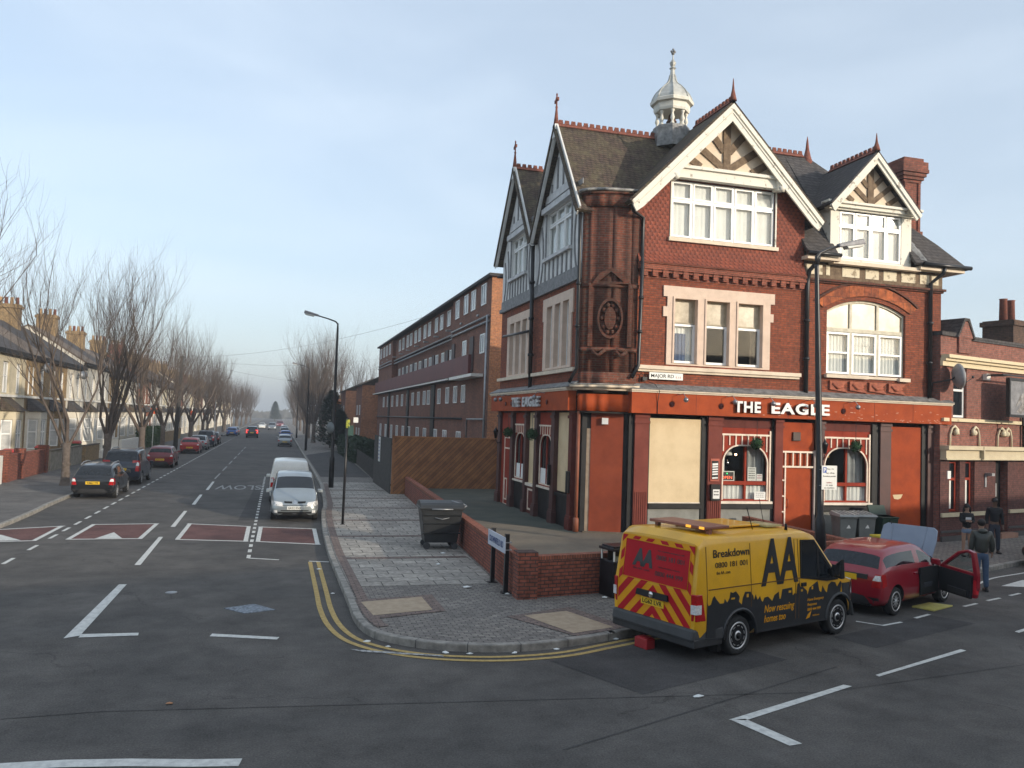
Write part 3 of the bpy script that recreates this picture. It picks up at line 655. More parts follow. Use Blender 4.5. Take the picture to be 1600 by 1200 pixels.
b.slab([(23.45, 23.75, 9.86), (23.45, 33, 9.86), (22.75, 32, 10.75), (22.75, 24.4, 10.75)], .1)
b.slab([(22.75, 24.4, 10.75), (22.75, 32, 10.75), (RX, 30, RZ-1), (RX, RY, RZ)], .1)
b.slab([(RX, RY, RZ), (13.9, RY, RZ), (13.9, 34.7, 9.9), (23.4, 34.7, 9.9), ], .1)
b.slab([(17.0, 27, 13), (9.0, 34.9, 10.2), (14, 34.9, 10.2), (RX, RY+.2, RZ-.5)], .1)
# dormer roof
DX, DZ, DHW, DS = 19.5, 13.5, 1.85, 1.08
for s_ in (-1, 1): b.slab([(DX, 23.6, DZ+.1), (DX, 27.2, DZ+.1), (DX+s_*DHW, 27.2, DZ+.1-DS*DHW), (DX+s_*DHW, 23.6, DZ+.1-DS*DHW)], .1)
rf = b.build('slate_roof', SLATE, pub)
# ridge tiles
b = MB()
def ridge(p, q, n, r=.11):
    p, q = V(p), V(q); t = (q-p).normalized(); sd_ = V((t.y, -t.x, 0)).normalized()
    for s_ in (-1, 1): b.slab([p+V((0, 0, .06)), q+V((0, 0, .06)), q+sd_*s_*.11-V((0, 0, .07)), p+sd_*s_*.11-V((0, 0, .07))], .03)
    for i in range(n):
        c = p+(q-p)*((i+.5)/n); w_ = (q-p).length/n*.36
        for dz, ww_ in ((.05, 1), (.11, .85)):
            fr_ = Fr(c, t, sd_); b.fb(fr_, -w_*ww_, w_*ww_, dz, dz+.065, -.025, .025)
for c, x1 in ((AP[0], 13.2), (AP[1], 13)): ridge((XR+.15, c, ZA+.14), (x1, c, ZA+.14), int((x1-XR)*4.2))
ridge((GX, 23.8, GZ+.12), (GX, 26.3, GZ+.12), 11); ridge((DX, 23.7, DZ+.12), (DX, 26.2, DZ+.12), 11); ridge((14.6, RY, RZ+.02), (RX-.2, RY, RZ+.02), 19)
b.sep('ridge_tiles', REDT, pub, gap=.15)
b = MB()
def spike(c, h, m_=0):
    b.lathe(c, [(.13, 0), (.1, .12), (.045, h*.5), (.04, h*.55), (.012, h)], 8)
for c in AP:
    p = V((XR+.1, c, ZA+.2)); b.lathe(p, [(.1, -.1), (.075, .12), (.035, .5), (.05, .55), (.03, .6), (.028, .75), (.055, .82), (.024, .94), (.035, 1.0), (.01, 1.06)], 8)
    fr_ = Fr(p, (0, 1, 0), (-1, 0, 0)); b.fb(fr_, -.15, .15, .76, .81, -.025, .025); b.fb(fr_, -.19, -.13, .73, .85, -.025, .025); b.fb(fr_, .13, .19, .73, .85, -.025, .025)
spike((GX, 23.75, GZ+.1), .75); spike((DX, 23.7, DZ+.1), .62); b.lathe((RX, RY, RZ-.15), [(.3, -.3), (.15, .1), (.07, .45), (.04, .75), (.01, .95)], 8)
b.sep('roof_finial', REDT, pub, gap=.05)
# --- front gable: tile hanging, window, bargeboards, timbered pediment
GW = rect(11.98, 15.86, 9.98, 11.9)
b = MB()
out = [(10.86, 9.42), (17.0, 9.42), (17.0, GZ-GS*(17.0-GX)-.1), (GX, GZ-.1), (10.86, GZ-GS*(GX-10.86)-.1)]
b.panel(PF, out, [GW], -.25, .05)
for k in range(4):                                       # bell-cast foot of the tile hanging
    z0, z1 = 9.42-.08*(k+1), 9.42-.08*k; d0_, d1_ = .05+.035*k, .05+.035*(k+1)
    b.add([PF.p(10.84, z1, d0_), PF.p(17.02, z1, d0_), PF.p(17.02, z0, d1_), PF.p(10.84, z0, d1_)], [(0, 1, 2, 3)])
b.add([PF.p(10.84, 9.1, .19), PF.p(17.02, 9.1, .19), PF.p(17.02, 9.1, 0), PF.p(10.84, 9.1, 0)], [(0, 1, 2, 3)])
b.add([PF.p(17.02, 9.1, .19), PF.p(17.02, 9.42, .05), PF.p(17.02, 9.42, 0), PF.p(17.02, 9.1, 0)], [(0, 1, 2, 3)])
b.build('tile_hanging', TILEH, pub)
b = MB(); b.box(16.75, 17.0, 24.25, 26.5, 9.4, 11.3); b.box(10.9, 11.15, 24.25, 26, 9.4, 11); b.sep('gable_cheek', SLATE, pub)
b = MB()                                                 # string course and dentils
b.fb(PF, 10.86, 17.05, 8.95, 9.06, -.1, .12); b.fb(PF, 10.86, 17.05, 9.06, 9.1, -.1, .17); b.fb(PF, 10.86, 17.05, 8.88, 8.95, -.1, .16)
for i in range(17): a = 11.0+i*.362; b.fb(PF, a, a+.19, 8.66, 8.88, -.02, .13); b.fb(PF, a+.19, a+.362, 8.8, 8.88, -.02, .1)
b.fb(PF, 10.9, 17.0, 8.6, 8.66, -.02, .03)
b.build('string_course', brick('course_brick', (.33, .1, .06), (.26, .08, .05), (.15, .07, .05), dirt=(.1, .045, .035), dirtamt=.6), pub)
w5 = window(PF, pub, [12.0+.768*i for i in range(6)], [10.0, 11.25, 11.88], .06, -.02, UPVC, curtain=[(12.0, 15.84, 10.0, 11.86, 1)], sash=.055, mull=.06)
b = MB(); b.fb(PF, 11.9, 15.95, 9.86, 9.98, 0, .14); b.sep('window_sill', CREAM, pub)
b = MB(); b.fb(PF, 11.8, 16.05, 11.92, 12.22, .05, .28); b.fb(PF, 11.7, 16.15, 12.22, 12.32, .05, .36)
for a in (11.95, 15.85):
    b.fb(PF, a-.14, a+.14, 11.85, 12.45, .05, .42); b.fb(PF, a-.18, a+.18, 12.3, 12.38, .05, .46); b.tube([PF.p(a, 11.82, .35), PF.p(a, 12.0, .42)], .12, 8)
b.fb(PF, 11.95, 12.0, 9.95, 11.92, .05, .08); b.fb(PF, 15.84, 15.89, 9.95, 11.92, .05, .08)
b.build('gable_beam', BARGE, pub)
b = MB(); b.panel(PF, [(12.0, 12.3), (15.84, 12.3), (GX, GZ-.25)], (), .04, .1); b.build('pediment_plaster', PLAST, pub)
b = MB(); b.fb(PF, GX-.13, GX+.13, 12.3, 14.0, .1, .16)
for s_ in (-1, 1):
    for k, (lo, up) in enumerate(((.0, .78), (.85, 1.33), (1.42, 1.62))):
        pass
    for a0, z0, a1, z1 in ((.13, 12.95, .75, 13.45), (.08, 12.35, 1.1, 13.05), (.72, 12.35, 1.5, 12.72)) if False else ((.1, 13.0, .62, 13.6), (.12, 12.42, 1.12, 13.12), (.95, 12.38, 1.5, 12.72)):
        if s_ < 0: b.bar(PF, (GX-a0, z0), (GX-a1, z1), .24, .1, .15)
        else: b.bar(PF, (GX+a0, z0), (GX+a1, z1), .24, .1, .148)
b.build('pediment_timber', TIMB, pub)
def barge(nm, cx, cz, hw, sl, d0, wd, m_, foot=.0, th=.06):
    b = MB()
    for s_ in (-1, 1):
        w2 = wd
        pts = [(cx, cz), (cx+s_*hw, cz-sl*hw), (cx+s_*(hw-.18), cz-sl*hw-wd*.75), (cx+s_*(hw-.42), cz-sl*(hw-.42)-wd*1.35), (cx, cz-wd*1.38)]
        b.panel(PF, pts, (), d0, d0+th)
        b.panel(PF, [(cx, cz), (cx+s_*hw, cz-sl*hw), (cx+s_*(hw-.07), cz-sl*hw-.12), (cx, cz-.19)], (), d0+th, d0+th+.05)
        b.panel(PF, [(cx, cz-.62*wd), (cx+s_*(hw-.25), cz-sl*(hw-.25)-.62*wd), (cx+s_*(hw-.27), cz-sl*(hw-.25)-.75*wd), (cx, cz-.76*wd)], (), d0+th, d0+th+.025)
    return b.build(nm, m_, pub)
barge('bargeboard', GX, GZ, GH+.02, GS, .42, .42, BARGE)
b = MB()                                                 # soffit boards under the front gable
for s_ in (-1, 1): b.slab([(GX, 23.75, GZ-.06), (GX, 24.2, GZ-.06), (GX+s_*GH, 24.2, GZ-.06-GS*GH), (GX+s_*GH, 23.75, GZ-.06-GS*GH)], .03)
b.build('soffit', BARGE, pub)
# --- first floor stone window surround
b = MB()
o_ = [(11.94, 5.84), (15.74, 5.84), (15.74, 7.45), (15.86, 7.45), (15.86, 7.72), (15.74, 7.72), (15.74, 8.05), (15.9, 8.05), (15.9, 8.4), (11.8, 8.4), (11.8, 8.05), (11.94, 8.05), (11.94, 7.72), (11.8, 7.72), (11.8, 7.4), (11.94, 7.4)]
lights = [(12.2, 13.02), (13.35, 14.19), (14.52, 15.44)]
b.panel(PF, o_, [rect(a0, a1, 5.9, 8.0) for a0, a1 in lights], -.2, .05)
for a0, a1 in lights:
    b.panel(PF, rect(a0-.06, a1+.06, 5.9, 8.06), [rect(a0, a1, 5.9, 8.0)], .05, .08)
sur = b.build('stone_surround', PINKST, pub)
b = MB(); b.fb(PF, 10.92, 16.9, 5.66, 5.78, 0, .16); b.fb(PF, 10.95, 16.87, 5.58, 5.66, 0, .1); b.sep('window_sill', CREAM, pub)
WAVY = mat('obscured_glass', (.24, .19, .12), .3, c2=(.6, .52, .38), scale=1.3, spec=.5)
for i, (a0, a1) in enumerate(lights):
    o = window(PF, pub, [a0, a1], [7.22, 8.0], .045, -.13, mat('old_frame', (.4, .34, .24), .7) if i == 0 else MATS['old_frame'], glassm=WAVY)
    o = window(PF, pub, [a0, a1], [5.92, 7.2], .075, -.1, UPVC)
    if i == 0: curt(PF, o, a0, a1, 5.95, 7.15, -.25, CURT); curt(PF, o, a0+.02, a0+.55, 5.95, 6.9, -.22, mat('blue_curtain', (.1, .14, .24), .9))
    if i == 2: curt(PF, o, a1-.28, a1, 5.95, 7.15, -.25, mat('brown_curtain', (.16, .12, .09), .9))
# --- right bay: arched window, timber frieze, eaves
aw = MB()
ar2 = archpts(17.8, 21.4, 8.1, 8.6, 12); ar1 = archpts(17.55, 21.65, 8.3, 9.0, 12)
aw.panel(PF, [(ar2[0][0], ar2[0][1])]+ar2[1:]+[(ar1[-1][0], ar1[-1][1])]+list(reversed(ar1))[1:], (), 0, .045)
aw.build('brick_arch', brick('arch_brick', (.46, .13, .045), (.3, .08, .035), (.12, .06, .04), .3, .5, .008, dirt=(.06, .03, .025), dirtamt=.9, dscale=2.5), pub)
aw = MB(); hp = archpts(17.5, 21.7, 8.34, 9.08, 12)
for i in range(12): aw.bar(PF, hp[i], hp[i+1], .06, 0, .09)
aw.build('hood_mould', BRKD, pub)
b = MB(); xs = [18.0, 19.02, 20.13, 21.2]
def topz(x): 
    for i in range(len(ARW)-3):
        p, q = ARW[2+i], ARW[3+i]
        if q[0] <= x <= p[0]: return p[1]+(q[1]-p[1])*(p[0]-x)/(p[0]-q[0])
    return 8.02
FRY = mat('stained_white_frame', (.5, .45, .34), .7, c2=(.66, .62, .5), scale=5)
for i, x in enumerate(xs): b.fb(PF, x-.05, x+.05, 5.84, topz(min(max(x, 18.0), 21.2))-.02, -.17, -.1)
b.fb(PF, 18, 21.2, 7.32, 7.45, -.175, -.09)
for i in range(12):
    p, q = ARW[2+i] if i < 10 else None, None
    if i < 10: b.bar(PF, (ARW[2+i][0], ARW[2+i][1]-.04), (ARW[3+i][0], ARW[3+i][1]-.04), .1, -.165, -.095)
o = b.build('window', FRY, pub)
g = MB(); g.panel(PF, [(18, 7.4), (21.2, 7.4)]+[(x, z-.02) for x, z in ARW[2:]], (), -.15, -.145); g.build('pane', WAVY, o)
for i in range(3):
    x0, x1 = xs[i]+.05, xs[i+1]-.05
    ws = window(PF, pub, [x0, x1], [5.86, 6.6, 7.3], .07, -.09, UPVC, mull=.06)
    curt(PF, ws, x0, x1, 5.9, 7.2, -.24, CURT) if i != 1 else (curt(PF, ws, x0, x0+.55, 5.9, 7.25, -.24), curt(PF, ws, x1-.45, x1, 5.9, 7.25, -.24), curt(PF, ws, x0, x1, 6.9, 7.25, -.22))
b = MB(); b.fb(PF, 17.9, 19.6, 5.7, 5.82, 0, .15); b.fb(PF, 20.9, 21.35, 5.68, 5.8, 0, .14); b.fb(PF, 19.6, 20.9, 5.72, 5.81, 0, .05); b.sep('window_sill', CREAM, pub)
b = MB()
for i in range(4): 
    a = 18.1+.8*i; b.panel(PF, [(a, 5.3), (a+.72, 5.22), (a+.5, 5.42), (a+.72, 5.6), (a, 5.6)], (), 0, .07); b.tube([PF.p(a+.1, 5.5, .05), PF.p(a+.3, 5.36, .09), PF.p(a+.55, 5.42, .05)], .05, 6)
b.sep('terracotta_panel', mat('terracotta', (.4, .12, .06), .8, c2=(.26, .07, .04), scale=9, bump=.5), pub)
b = MB(); b.fb(PF, 16.95, 22.85, 9.0, 9.08, -.1, .14); b.fb(PF, 16.98, 22.8, 8.94, 9.0, -.1, .07); b.build('cornice', BRKD, pub)
b = MB(); b.fb(PF, 17.05, 22.78, 9.08, 9.62, -.2, .02); b.build('frieze_timber', TIMB, pub)
b = MB()
for a0, a1 in ((17.12, 17.75), (17.9, 18.05), (18.55, 19.25), (19.5, 20.05), (20.25, 20.8), (21.0, 21.6), (21.8, 22.2), (22.3, 22.6)): b.fb(PF, a0, a1, 9.22, 9.56, 0, .035)
b.sep('frieze_panel', mat('peeling_cream', (.3, .24, .16), .8, c2=(.7, .62, .46), scale=4, lo=.4, hi=.5), pub)
b = MB(); b.fb(PF, 16.9, 18.2, 9.66, 9.78, .0, .4); b.fb(PF, 21.5, 23.4, 9.66, 9.78, .0, .4); b.fb(PF, 18.0, 21.6, 9.6, 9.72, .0, .3)
b.box(22.78, 23.4, 24.2, 32, 9.66, 9.78)
b.sep('eaves_fascia', CREAM, pub)
b = MB(); b.tube([PF.p(16.85, 9.84, .48), PF.p(18.15, 9.84, .48)], .075, 8); b.tube([PF.p(21.55, 9.84, .48), PF.p(23.6, 9.84, .48)], .075, 8); b.tube([(23.5, 23.75, 9.84), (23.5, 32, 9.84)], .075, 8)
b.tube([PF.p(10.55, 10.95, .3), PF.p(10.4, 10.95, -.3)], .08, 8)
b.sep('gutter', BLKM, pub, gap=.2)
def pipe(pts, r=.06, nm='downpipe'):
    b = MB(); b.tube(pts, r, 8)
    for p, q in zip(pts, pts[1:]):
        p, q = V(p), V(q)
        if abs(p.z-q.z) > 1.2:
            n = int(abs(p.z-q.z)/1.6)+1
            for i in range(1, n): c = p+(q-p)*(i/n); b.lathe(c-V((0, 0, .06)), [(r*1.45, 0), (r*1.45, .1)], 8)
    return b.build(nm, BLKM, pub)
pipe([PF.p(10.5, 10.85, .35), PF.p(10.55, 10.65, .3), PF.p(10.98, 10.5, .12), PF.p(10.98, 9.2, .12), PF.p(10.94, 9.0, .24), PF.p(10.94, 5.75, .12), PF.p(10.7, 5.35, .2)])
pipe([PF.p(17.3, 9.8, .45), PF.p(17.3, 9.6, .4), PF.p(17.18, 9.3, .1), PF.p(17.12, 8.9, .1), PF.p(17.12, 5.0, .1)], .075)
pipe([PF.p(22.5, 9.8, .45), PF.p(22.48, 9.6, .4), PF.p(22.2, 9.25, .1), PF.p(22.2, 5.0, .1)], .07)
pipe([PW.p(24.68, 10.8, .16), PW.p(24.68, 9.7, .14), PW.p(24.68, 5.6, .12), PW.p(24.85, 5.15, .3)])
pipe([PW.p(29.62, 10.5, .2), PW.p(29.62, 5.0, .14)], .08)
b = MB(); b.tube([PW.p(30.0, 7.3, .14), PW.p(33.5, 7.4, .2)], .05, 6); b.tube([PW.p(30.0, 7.3, .1), PW.p(29.5, 7.2, .15)], .04, 6); b.build('wall_bracket', BLKM, pub)
# --- dormer
b = MB()
b.panel(PF, [(17.98, 9.72), (21.32, 9.72), (21.32, 11.62), (17.98, 11.62)], [rect(18.32, 20.9, 9.82, 11.5)], -.2, .12)
b.box(18.0, 18.12, 24.25, 26.6, 9.72, 11.6); b.box(21.2, 21.32, 24.25, 26.6, 9.72, 11.6)
b.fb(PF, 17.75, 21.5, 11.56, 11.68, 0, .34); b.fb(PF, 17.68, 21.57, 11.68, 11.76, 0, .42); b.fb(PF, 17.82, 21.45, 11.5, 11.56, 0, .24)
dm = b.build('dormer', BARGE, pub)
b = MB(); b.panel(PF, [(18.1, 11.76), (20.95, 11.76), (DX, DZ-.25)], (), .1, .2); b.build('pediment_plaster', PLAST, dm)
b = MB(); b.fb(PF, DX-.12, DX+.12, 11.78, 13.05, .2, .25)
for s_ in (-1, 1):
    for a0, z0, a1, z1 in ((.1, 12.4, .5, 12.78), (.12, 11.9, .86, 12.5), (.7, 11.84, 1.12, 12.12)): b.bar(PF, (DX+s_*a0, z0), (DX+s_*a1, z1), .17, .2, .24 if s_ < 0 else .238)
b.build('pediment_timber', TIMB, dm)
barge('bargeboard', DX, DZ+.02, DHW, DS, .5, .27, BARGE)
o = window(PF, dm, [18.34, 18.98, 19.62, 20.26, 20.88], [9.84, 10.98, 11.48], .05, .1, UPVC, curtain=[(18.34, 20.88, 9.84, 11.46, 1)], sash=.045)
b = MB(); b.slab([(21.3, 24.0, 10.1), (21.75, 23.75, 9.95), (21.75, 24.3, 10.6), (21.3, 24.6, 11.2)], .02); b.build('flashing', LEAD, dm)
# --- chimney on the right flank
b = MB(); b.box(21.7, 22.4, 24.9, 26.9, 9.8, 13.4); b.box(21.62, 22.48, 24.82, 26.98, 9.8, 11.3)
for i, (dz, e_) in enumerate(((13.1, .04), (13.2, .1), (13.32, .16), (13.45, .22))): b.box(21.7-e_, 22.4+e_, 24.9-e_, 26.9+e_, dz, dz+.13)
b.box(21.5, 22.6, 24.7, 27.1, 13.58, 13.85); b.box(21.62, 22.48, 24.8, 27.0, 13.85, 14.0); b.fb(Fr((21.7, 24.9, 0), (1, 0, 0), (0, -1, 0)), .0, .1, 11.3, 13.1, 0, .05); b.fb(Fr((21.7, 24.9, 0), (1, 0, 0), (0, -1, 0)), .6, .7, 11.3, 13.1, 0, .05)
b.build('chimney_stack', brick('chimney_brick', (.3, .09, .06), (.2, .065, .045), (.13, .08, .06), dirt=(.07, .04, .035), dirtamt=.7), pub)
# --- cupola
cx, cy, cz = 13.35, 27.05, 14.5
CW = mat('cupola_paint', (.62, .6, .52), .6, c2=(.74, .72, .64), scale=5); CD = mat('cupola_lead', (.36, .36, .33), .5, metal=.2, c2=(.56, .56, .52), scale=4)
b = MB(); b.lathe((cx, cy, cz), [(.75, -.6), (.72, .1), (.66, .12), (.66, .2), (.6, .2)], 8, ph=pi/8, sm=False)
cu = b.build('cupola', LEAD, pub)
b = MB()
for j in range(8):
    a = 2*pi*j/8+pi/8; b.lathe((cx+.52*cos(a), cy+.52*sin(a), cz+.2), [(.075, 0), (.075, .06), (.04, .1), (.05, .16), (.085, .24), (.045, .38), (.04, .44), (.07, .5), (.075, .54)], 8)
b.sep('baluster', CW, cu)
b = MB(); b.lathe((cx, cy, cz+.74), [(.5, 0), (.63, .02), (.66, .1), (.66, .3), (.78, .32), (.8, .42), (.74, .46)], 8, ph=pi/8, sm=False); b.build('cornice', CW, cu)
b = MB(); b.lathe((cx, cy, cz+1.2), [(.73, 0), (.7, .12), (.6, .3), (.42, .5), (.24, .64), (.15, .78), (.1, 1.0), (.075, 1.2), (.13, 1.25), (.06, 1.3), (.1, 1.38), (.12, 1.46), (.07, 1.54), (.025, 1.6), (.02, 1.78)], 8, ph=pi/8, sm=False)
for j in range(8):
    a = 2*pi*j/8+pi/8; b.tube([(cx+r_*1.01*cos(a), cy+r_*1.01*sin(a), cz+1.2+h_) for r_, h_ in ((.73, 0), (.7, .12), (.6, .3), (.42, .5), (.24, .64), (.15, .78), (.1, 1.0))], .022, 5)
b.build('dome', CD, cu)
b = MB(); b.ball((cx, cy, cz+3.02), .07, 8)
for j in range(4): a = pi/2*j; b.ball((cx+.07*cos(a), cy+.07*sin(a), cz+3.08), .045, 6)
b.ball((cx, cy, cz+3.16), .045, 6); b.build('finial', TIMBG, cu)
b = MB(); b.lathe((cx, cy, cz+.45), [(.02, .3), (.1, .26), (.13, .1), (.2, 0), (.19, -.02), (.02, 0)], 10); b.build('bell', mat('bronze', (.12, .06, .04), .5, metal=.6), cu)
# --- fascia, cornice, lead flashing
def fas(a0, a1, fr, d=.32): 
    return (a0, a1, fr, d)
b = MB(); b.fb(PF, 10.66, 22.95, 4.24, 4.94, .02, .32); b.fb(PW, 24.9, 34.75, 4.26, 4.95, .02, .3)
fa = b.build('fascia_board', ORNGF, pub)
b = MB(); arcwall(b, 4.26, 4.8, -.2, .04); b.build('fascia_board', ORNGF, pub)
b = MB(); b.fb(PF, 10.62, 23.0, 4.95, 5.0, 0, .4); b.fb(PF, 10.64, 22.98, 4.9, 4.95, .0, .36); b.fb(PW, 24.86, 34.8, 4.95, 5.01, 0, .38); b.fb(PW, 24.88, 34.78, 4.9, 4.95, 0, .34)
arcwall(b, 4.92, 5.0, -.2, .22); arcwall(b, 5.0, 5.08, -.2, .34); b.sep('cornice', CREAM, pub)
b = MB(); b.slab([PF.p(10.6, 5.02, .42), PF.p(23.0, 5.02, .42), PF.p(23.0, 5.2, .0), PF.p(10.9, 5.2, .0)], .03); b.slab([PW.p(24.7, 5.03, .4), PW.p(34.8, 5.03, .4), PW.p(34.8, 5.22, 0), PW.p(24.7, 5.22, 0)], .03)
arcwall(b, 5.085, 5.12, -.1, .36); b.sep('lead_flashing', LEAD, pub)
b = MB(); rnd = random.Random(3)
for i in range(70):
    a = rnd.choice([rnd.uniform(18.4, 22.6), rnd.uniform(15, 22.8)]); z = 4.26+abs(rnd.gauss(0, .1)) if i % 2 else rnd.uniform(4.3, 4.7); l_ = rnd.uniform(.02, .13); h_ = rnd.uniform(.006, .018); b.add([PF.p(a, z, .3225), PF.p(a+l_, z+rnd.uniform(-.01, .01), .3225), PF.p(a+l_*.7, z+h_, .3225), PF.p(a+l_*.1, z+h_*.8, .3225)], [(0, 1, 2, 3)])
b.build('paint_chips', mat('bare_primer', (.6, .4, .3), .8), fa)
b = MB()
for a in (12.9, 16.3, 19.7, 21.3): b.fb(PF, a, a+.012, 4.25, 4.93, .3, .3235)
b.sep('board_joint', MAROON, fa)
# words and lamps on the fascia
gap = [('THE', 14.24, 15.18), ('E', 15.62, 15.9), ('A', 16.03, 16.39), ('G', 16.5, 16.86), ('L', 17.0, 17.22), ('E', 17.6, 17.85)]
for wd_, a0, a1 in [('THE', 14.22, 15.2), ('EAGLE', 15.6, 17.83)]:
    text(wd_, 'lettering', mat('letter_side', (.12, .05, .03), .5) if wd_ == 'THE' else MATS['letter_side'], fa, PF.p((a0+a1)/2, 4.4, .33), (1, 0, 0), (0, -1, 0), .34, a1-a0, .09, .035, gap=1.15)
    text(wd_, 'lettering', WHITE, fa, PF.p((a0+a1)/2, 4.4, .42), (1, 0, 0), (0, -1, 0), .34, a1-a0, .012, .035, gap=1.15)
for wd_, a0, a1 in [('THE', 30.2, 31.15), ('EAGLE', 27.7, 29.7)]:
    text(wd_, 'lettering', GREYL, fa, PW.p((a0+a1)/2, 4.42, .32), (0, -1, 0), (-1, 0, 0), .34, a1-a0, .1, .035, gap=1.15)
for fr_, a in [(PF, v) for v in (12.35, 14.1, 15.5, 17.1, 18.75)]+[(PW, v) for v in (32.6, 31.8, 27.3)]:
    b = MB(); b.tube([fr_.p(a-.12, 4.86, .33), fr_.p(a-.05, 4.9, .6), fr_.p(a, 4.78, .68)], .012, 5); b.ball(fr_.p(a, 4.7, .68), .085, 10); b.lathe(fr_.p(a-.3, 4.55, .325), [(.001, 0), (.09, 0), (.09, .012), (.001, .012)], 12, ax=fr_.n, mi=1)
    b.build('spotlight', [mat('lamp_metal', (.25, .25, .27), .3, metal=.6) if 'lamp_metal' not in MATS else MATS['lamp_metal'], MAROON], fa)
# --- ground floor, front
def box_part(nm, m_, boxes, fr=PF, parent=pub, bevel=0):
    b = MB()
    for q in boxes: b.fb(fr, *q)
    return b.sep(nm, m_, parent, bevel=bevel)
def pilaster(fr, a0, a1, m_, flute=True, d=.1):
    b = MB(); b.fb(fr, a0, a1, .1, 4.24, -.1, d); b.fb(fr, a0-.03, a1+.03, 3.92, 4.0, d, d+.03); b.fb(fr, a0-.02, a1+.02, 4.1, 4.24, d, d+.04)
    if flute:
        n = 6; w_ = (a1-a0)/(2*n+1)
        for i in range(n): b.fb(fr, a0+w_*(2*i+1), a0+w_*(2*i+2), .5, 1.75, d, d+.02)
    b.fb(fr, a0-.03, a1+.03, .1, .45, d, d+.05); return b.build('pilaster', m_, pub)
PIL = mat('pilaster_paint', (.15, .035, .025), .7, c2=(.2, .05, .035), scale=2, spec=.2)
for a0, a1 in ((10.9, 11.38), (13.5, 14.0), (16.0, 16.28)): pilaster(PF, a0, a1, PIL, a1 < 15)
PIL2 = mat('dark_pilaster_paint', (.055, .02, .018), .6, c2=(.09, .032, .027), scale=2)
for a0, a1 in ((17.66, 17.9), (20.16, 20.6), (22.16, 22.64)): pilaster(PF, a0, a1, PIL2, False)
box_part('black_jamb', BLK, [(11.38, 11.44, .1, 4.2, -.1, .03), (13.3, 13.5, .1, 4.2, -.1, .02), (15.92, 16.0, .1, 4.2, -.1, .02), (19.88, 20.16, .1, 4.2, -.1, .03), (21.96, 22.16, .1, 4.2, -.1, .03), (10.72, 10.9, .1, 4.24, -.2, .02), (17.58, 17.66, .1, 4.2, -.1, .04), (22.64, 22.75, .1, 4.24, -.1, .04)])
box_part('header_board', MAROON, [(14.0, 15.92, 3.88, 4.24, -.14, -.03), (17.9, 19.88, 3.88, 4.24, -.14, -.03)])
o = box_part('cream_board', CREAMP, [(11.44, 13.3, 1.42, 4.1, -.1, -.02)]); 
box_part('orange_red_panel', ORNG, [(20.6, 21.96, .12, 4.1, -.1, -.01)])
sc = MB(); sc.panel(PF, [(20.78, 1.72), (21.2, 1.74), (21.12, 1.6), (21.0, 1.56), (20.84, 1.58)], (), -.01, -.006); sc.build('bare_patch', CREAMP, pub)
box_part('stall_riser', GREYR, [(11.44, 13.28, .4, 1.22, -.1, -.01), (14.0, 15.92, .4, 1.22, -.1, -.01), (17.9, 19.88, .1, 1.15, -.1, -.02)])
box_part('stall_riser_moulding', BLK, [(11.44, 13.32, 1.22, 1.38, -.1, .07), (14.0, 15.94, 1.22, 1.38, -.1, .07), (17.9, 19.9, 1.15, 1.32, -.1, .07)])
box_part('window_sill', mat('pale_sill', (.7, .62, .52), .6), [(14.0, 15.92, 1.39, 1.47, -.1, .1), (17.9, 19.86, 1.36, 1.44, -.1, .1), (11.44, 13.3, 1.385, 1.42, -.1, .0)])
REDW = mat('red_window_paint', (.24, .03, .014), .7, c2=(.3, .042, .02), scale=3, spec=.15)
def pubwin(a0, a1, z0, z1):
    m_ = (a0+a1)/2; n = 14; r = .62; zs = 3.3
    arc = [(a1-.14-r+r*cos(pi/2*i/n), zs-r+.0+r*sin(pi/2*i/n)) for i in range(n+1)]+[(a0+.1+r-r*sin(pi/2*i/n)*1, zs-r+r*cos(pi/2*i/n)) for i in range(n+1)]
    hole = [(a0+.1, z0+.06), (a1-.14, z0+.06)]+arc
    b = MB(); b.panel(PF, rect(a0, a1, z0, z1), [hole], -.14, -.05); b.fb(PF, m_-.035, m_+.035, z0+.05, zs, -.13, -.04); b.fb(PF, a0+.08, a1-.12, 2.0, 2.12, -.13, -.035)
    o = b.build('window', REDW, pub)
    b = MB()
    for i in range(len(arc)-1):
        if (V(arc[i])-V(arc[i+1])).length > 1e-4: b.bar(PF, arc[i], arc[i+1], .045, -.05, -.01)
    b.fb(PF, a1-.165, a1-.12, z0+.04, zs-r, -.05, -.01); b.fb(PF, a0+.08, a0+.125, z0+.04, zs-r, -.05, -.01)
    b.fb(PF, a0, a1-.08, 3.62, 3.68, -.05, 0)
    for i in range(8): x = a0+.12+i*(a1-a0-.3)/7; b.fb(PF, x-.02, x+.02, 3.3 if 0 < i < 7 else 3.1, 3.62, -.05, -.02)
    b.fb(PF, a1-.08, a1-.03, z0, z1-.1, -.05, 0)
    b.build('arched_trim', mat('trim_cream', (.75, .62, .5), .5) if 'trim_cream' not in MATS else MATS['trim_cream'], o)
    g = MB(); g.add([PF.p(a0, z0, -.09), PF.p(a1, z0, -.09), PF.p(a1, zs+.05, -.09), PF.p(a0, zs+.05, -.09)], [(0, 1, 2, 3)]); g.build('pane', GLASS, o)
    curt(PF, o, a0+.05, a1-.05, z0, 1.98, -.16, CURT, .03, .16); curt(PF, o, a1-.75, a1-.12, 2.1, 3.5, -.3, mat('grey_lace', (.35, .36, .36), .9) if 'grey_lace' not in MATS else MATS['grey_lace'], .05, .2)
    return o
o1 = pubwin(14.0, 15.92, 1.47, 3.9); o2 = pubwin(17.9, 19.86, 1.44, 3.9)
curt(PF, o1, 14.05, 14.28, 2.1, 3.5, -.2)
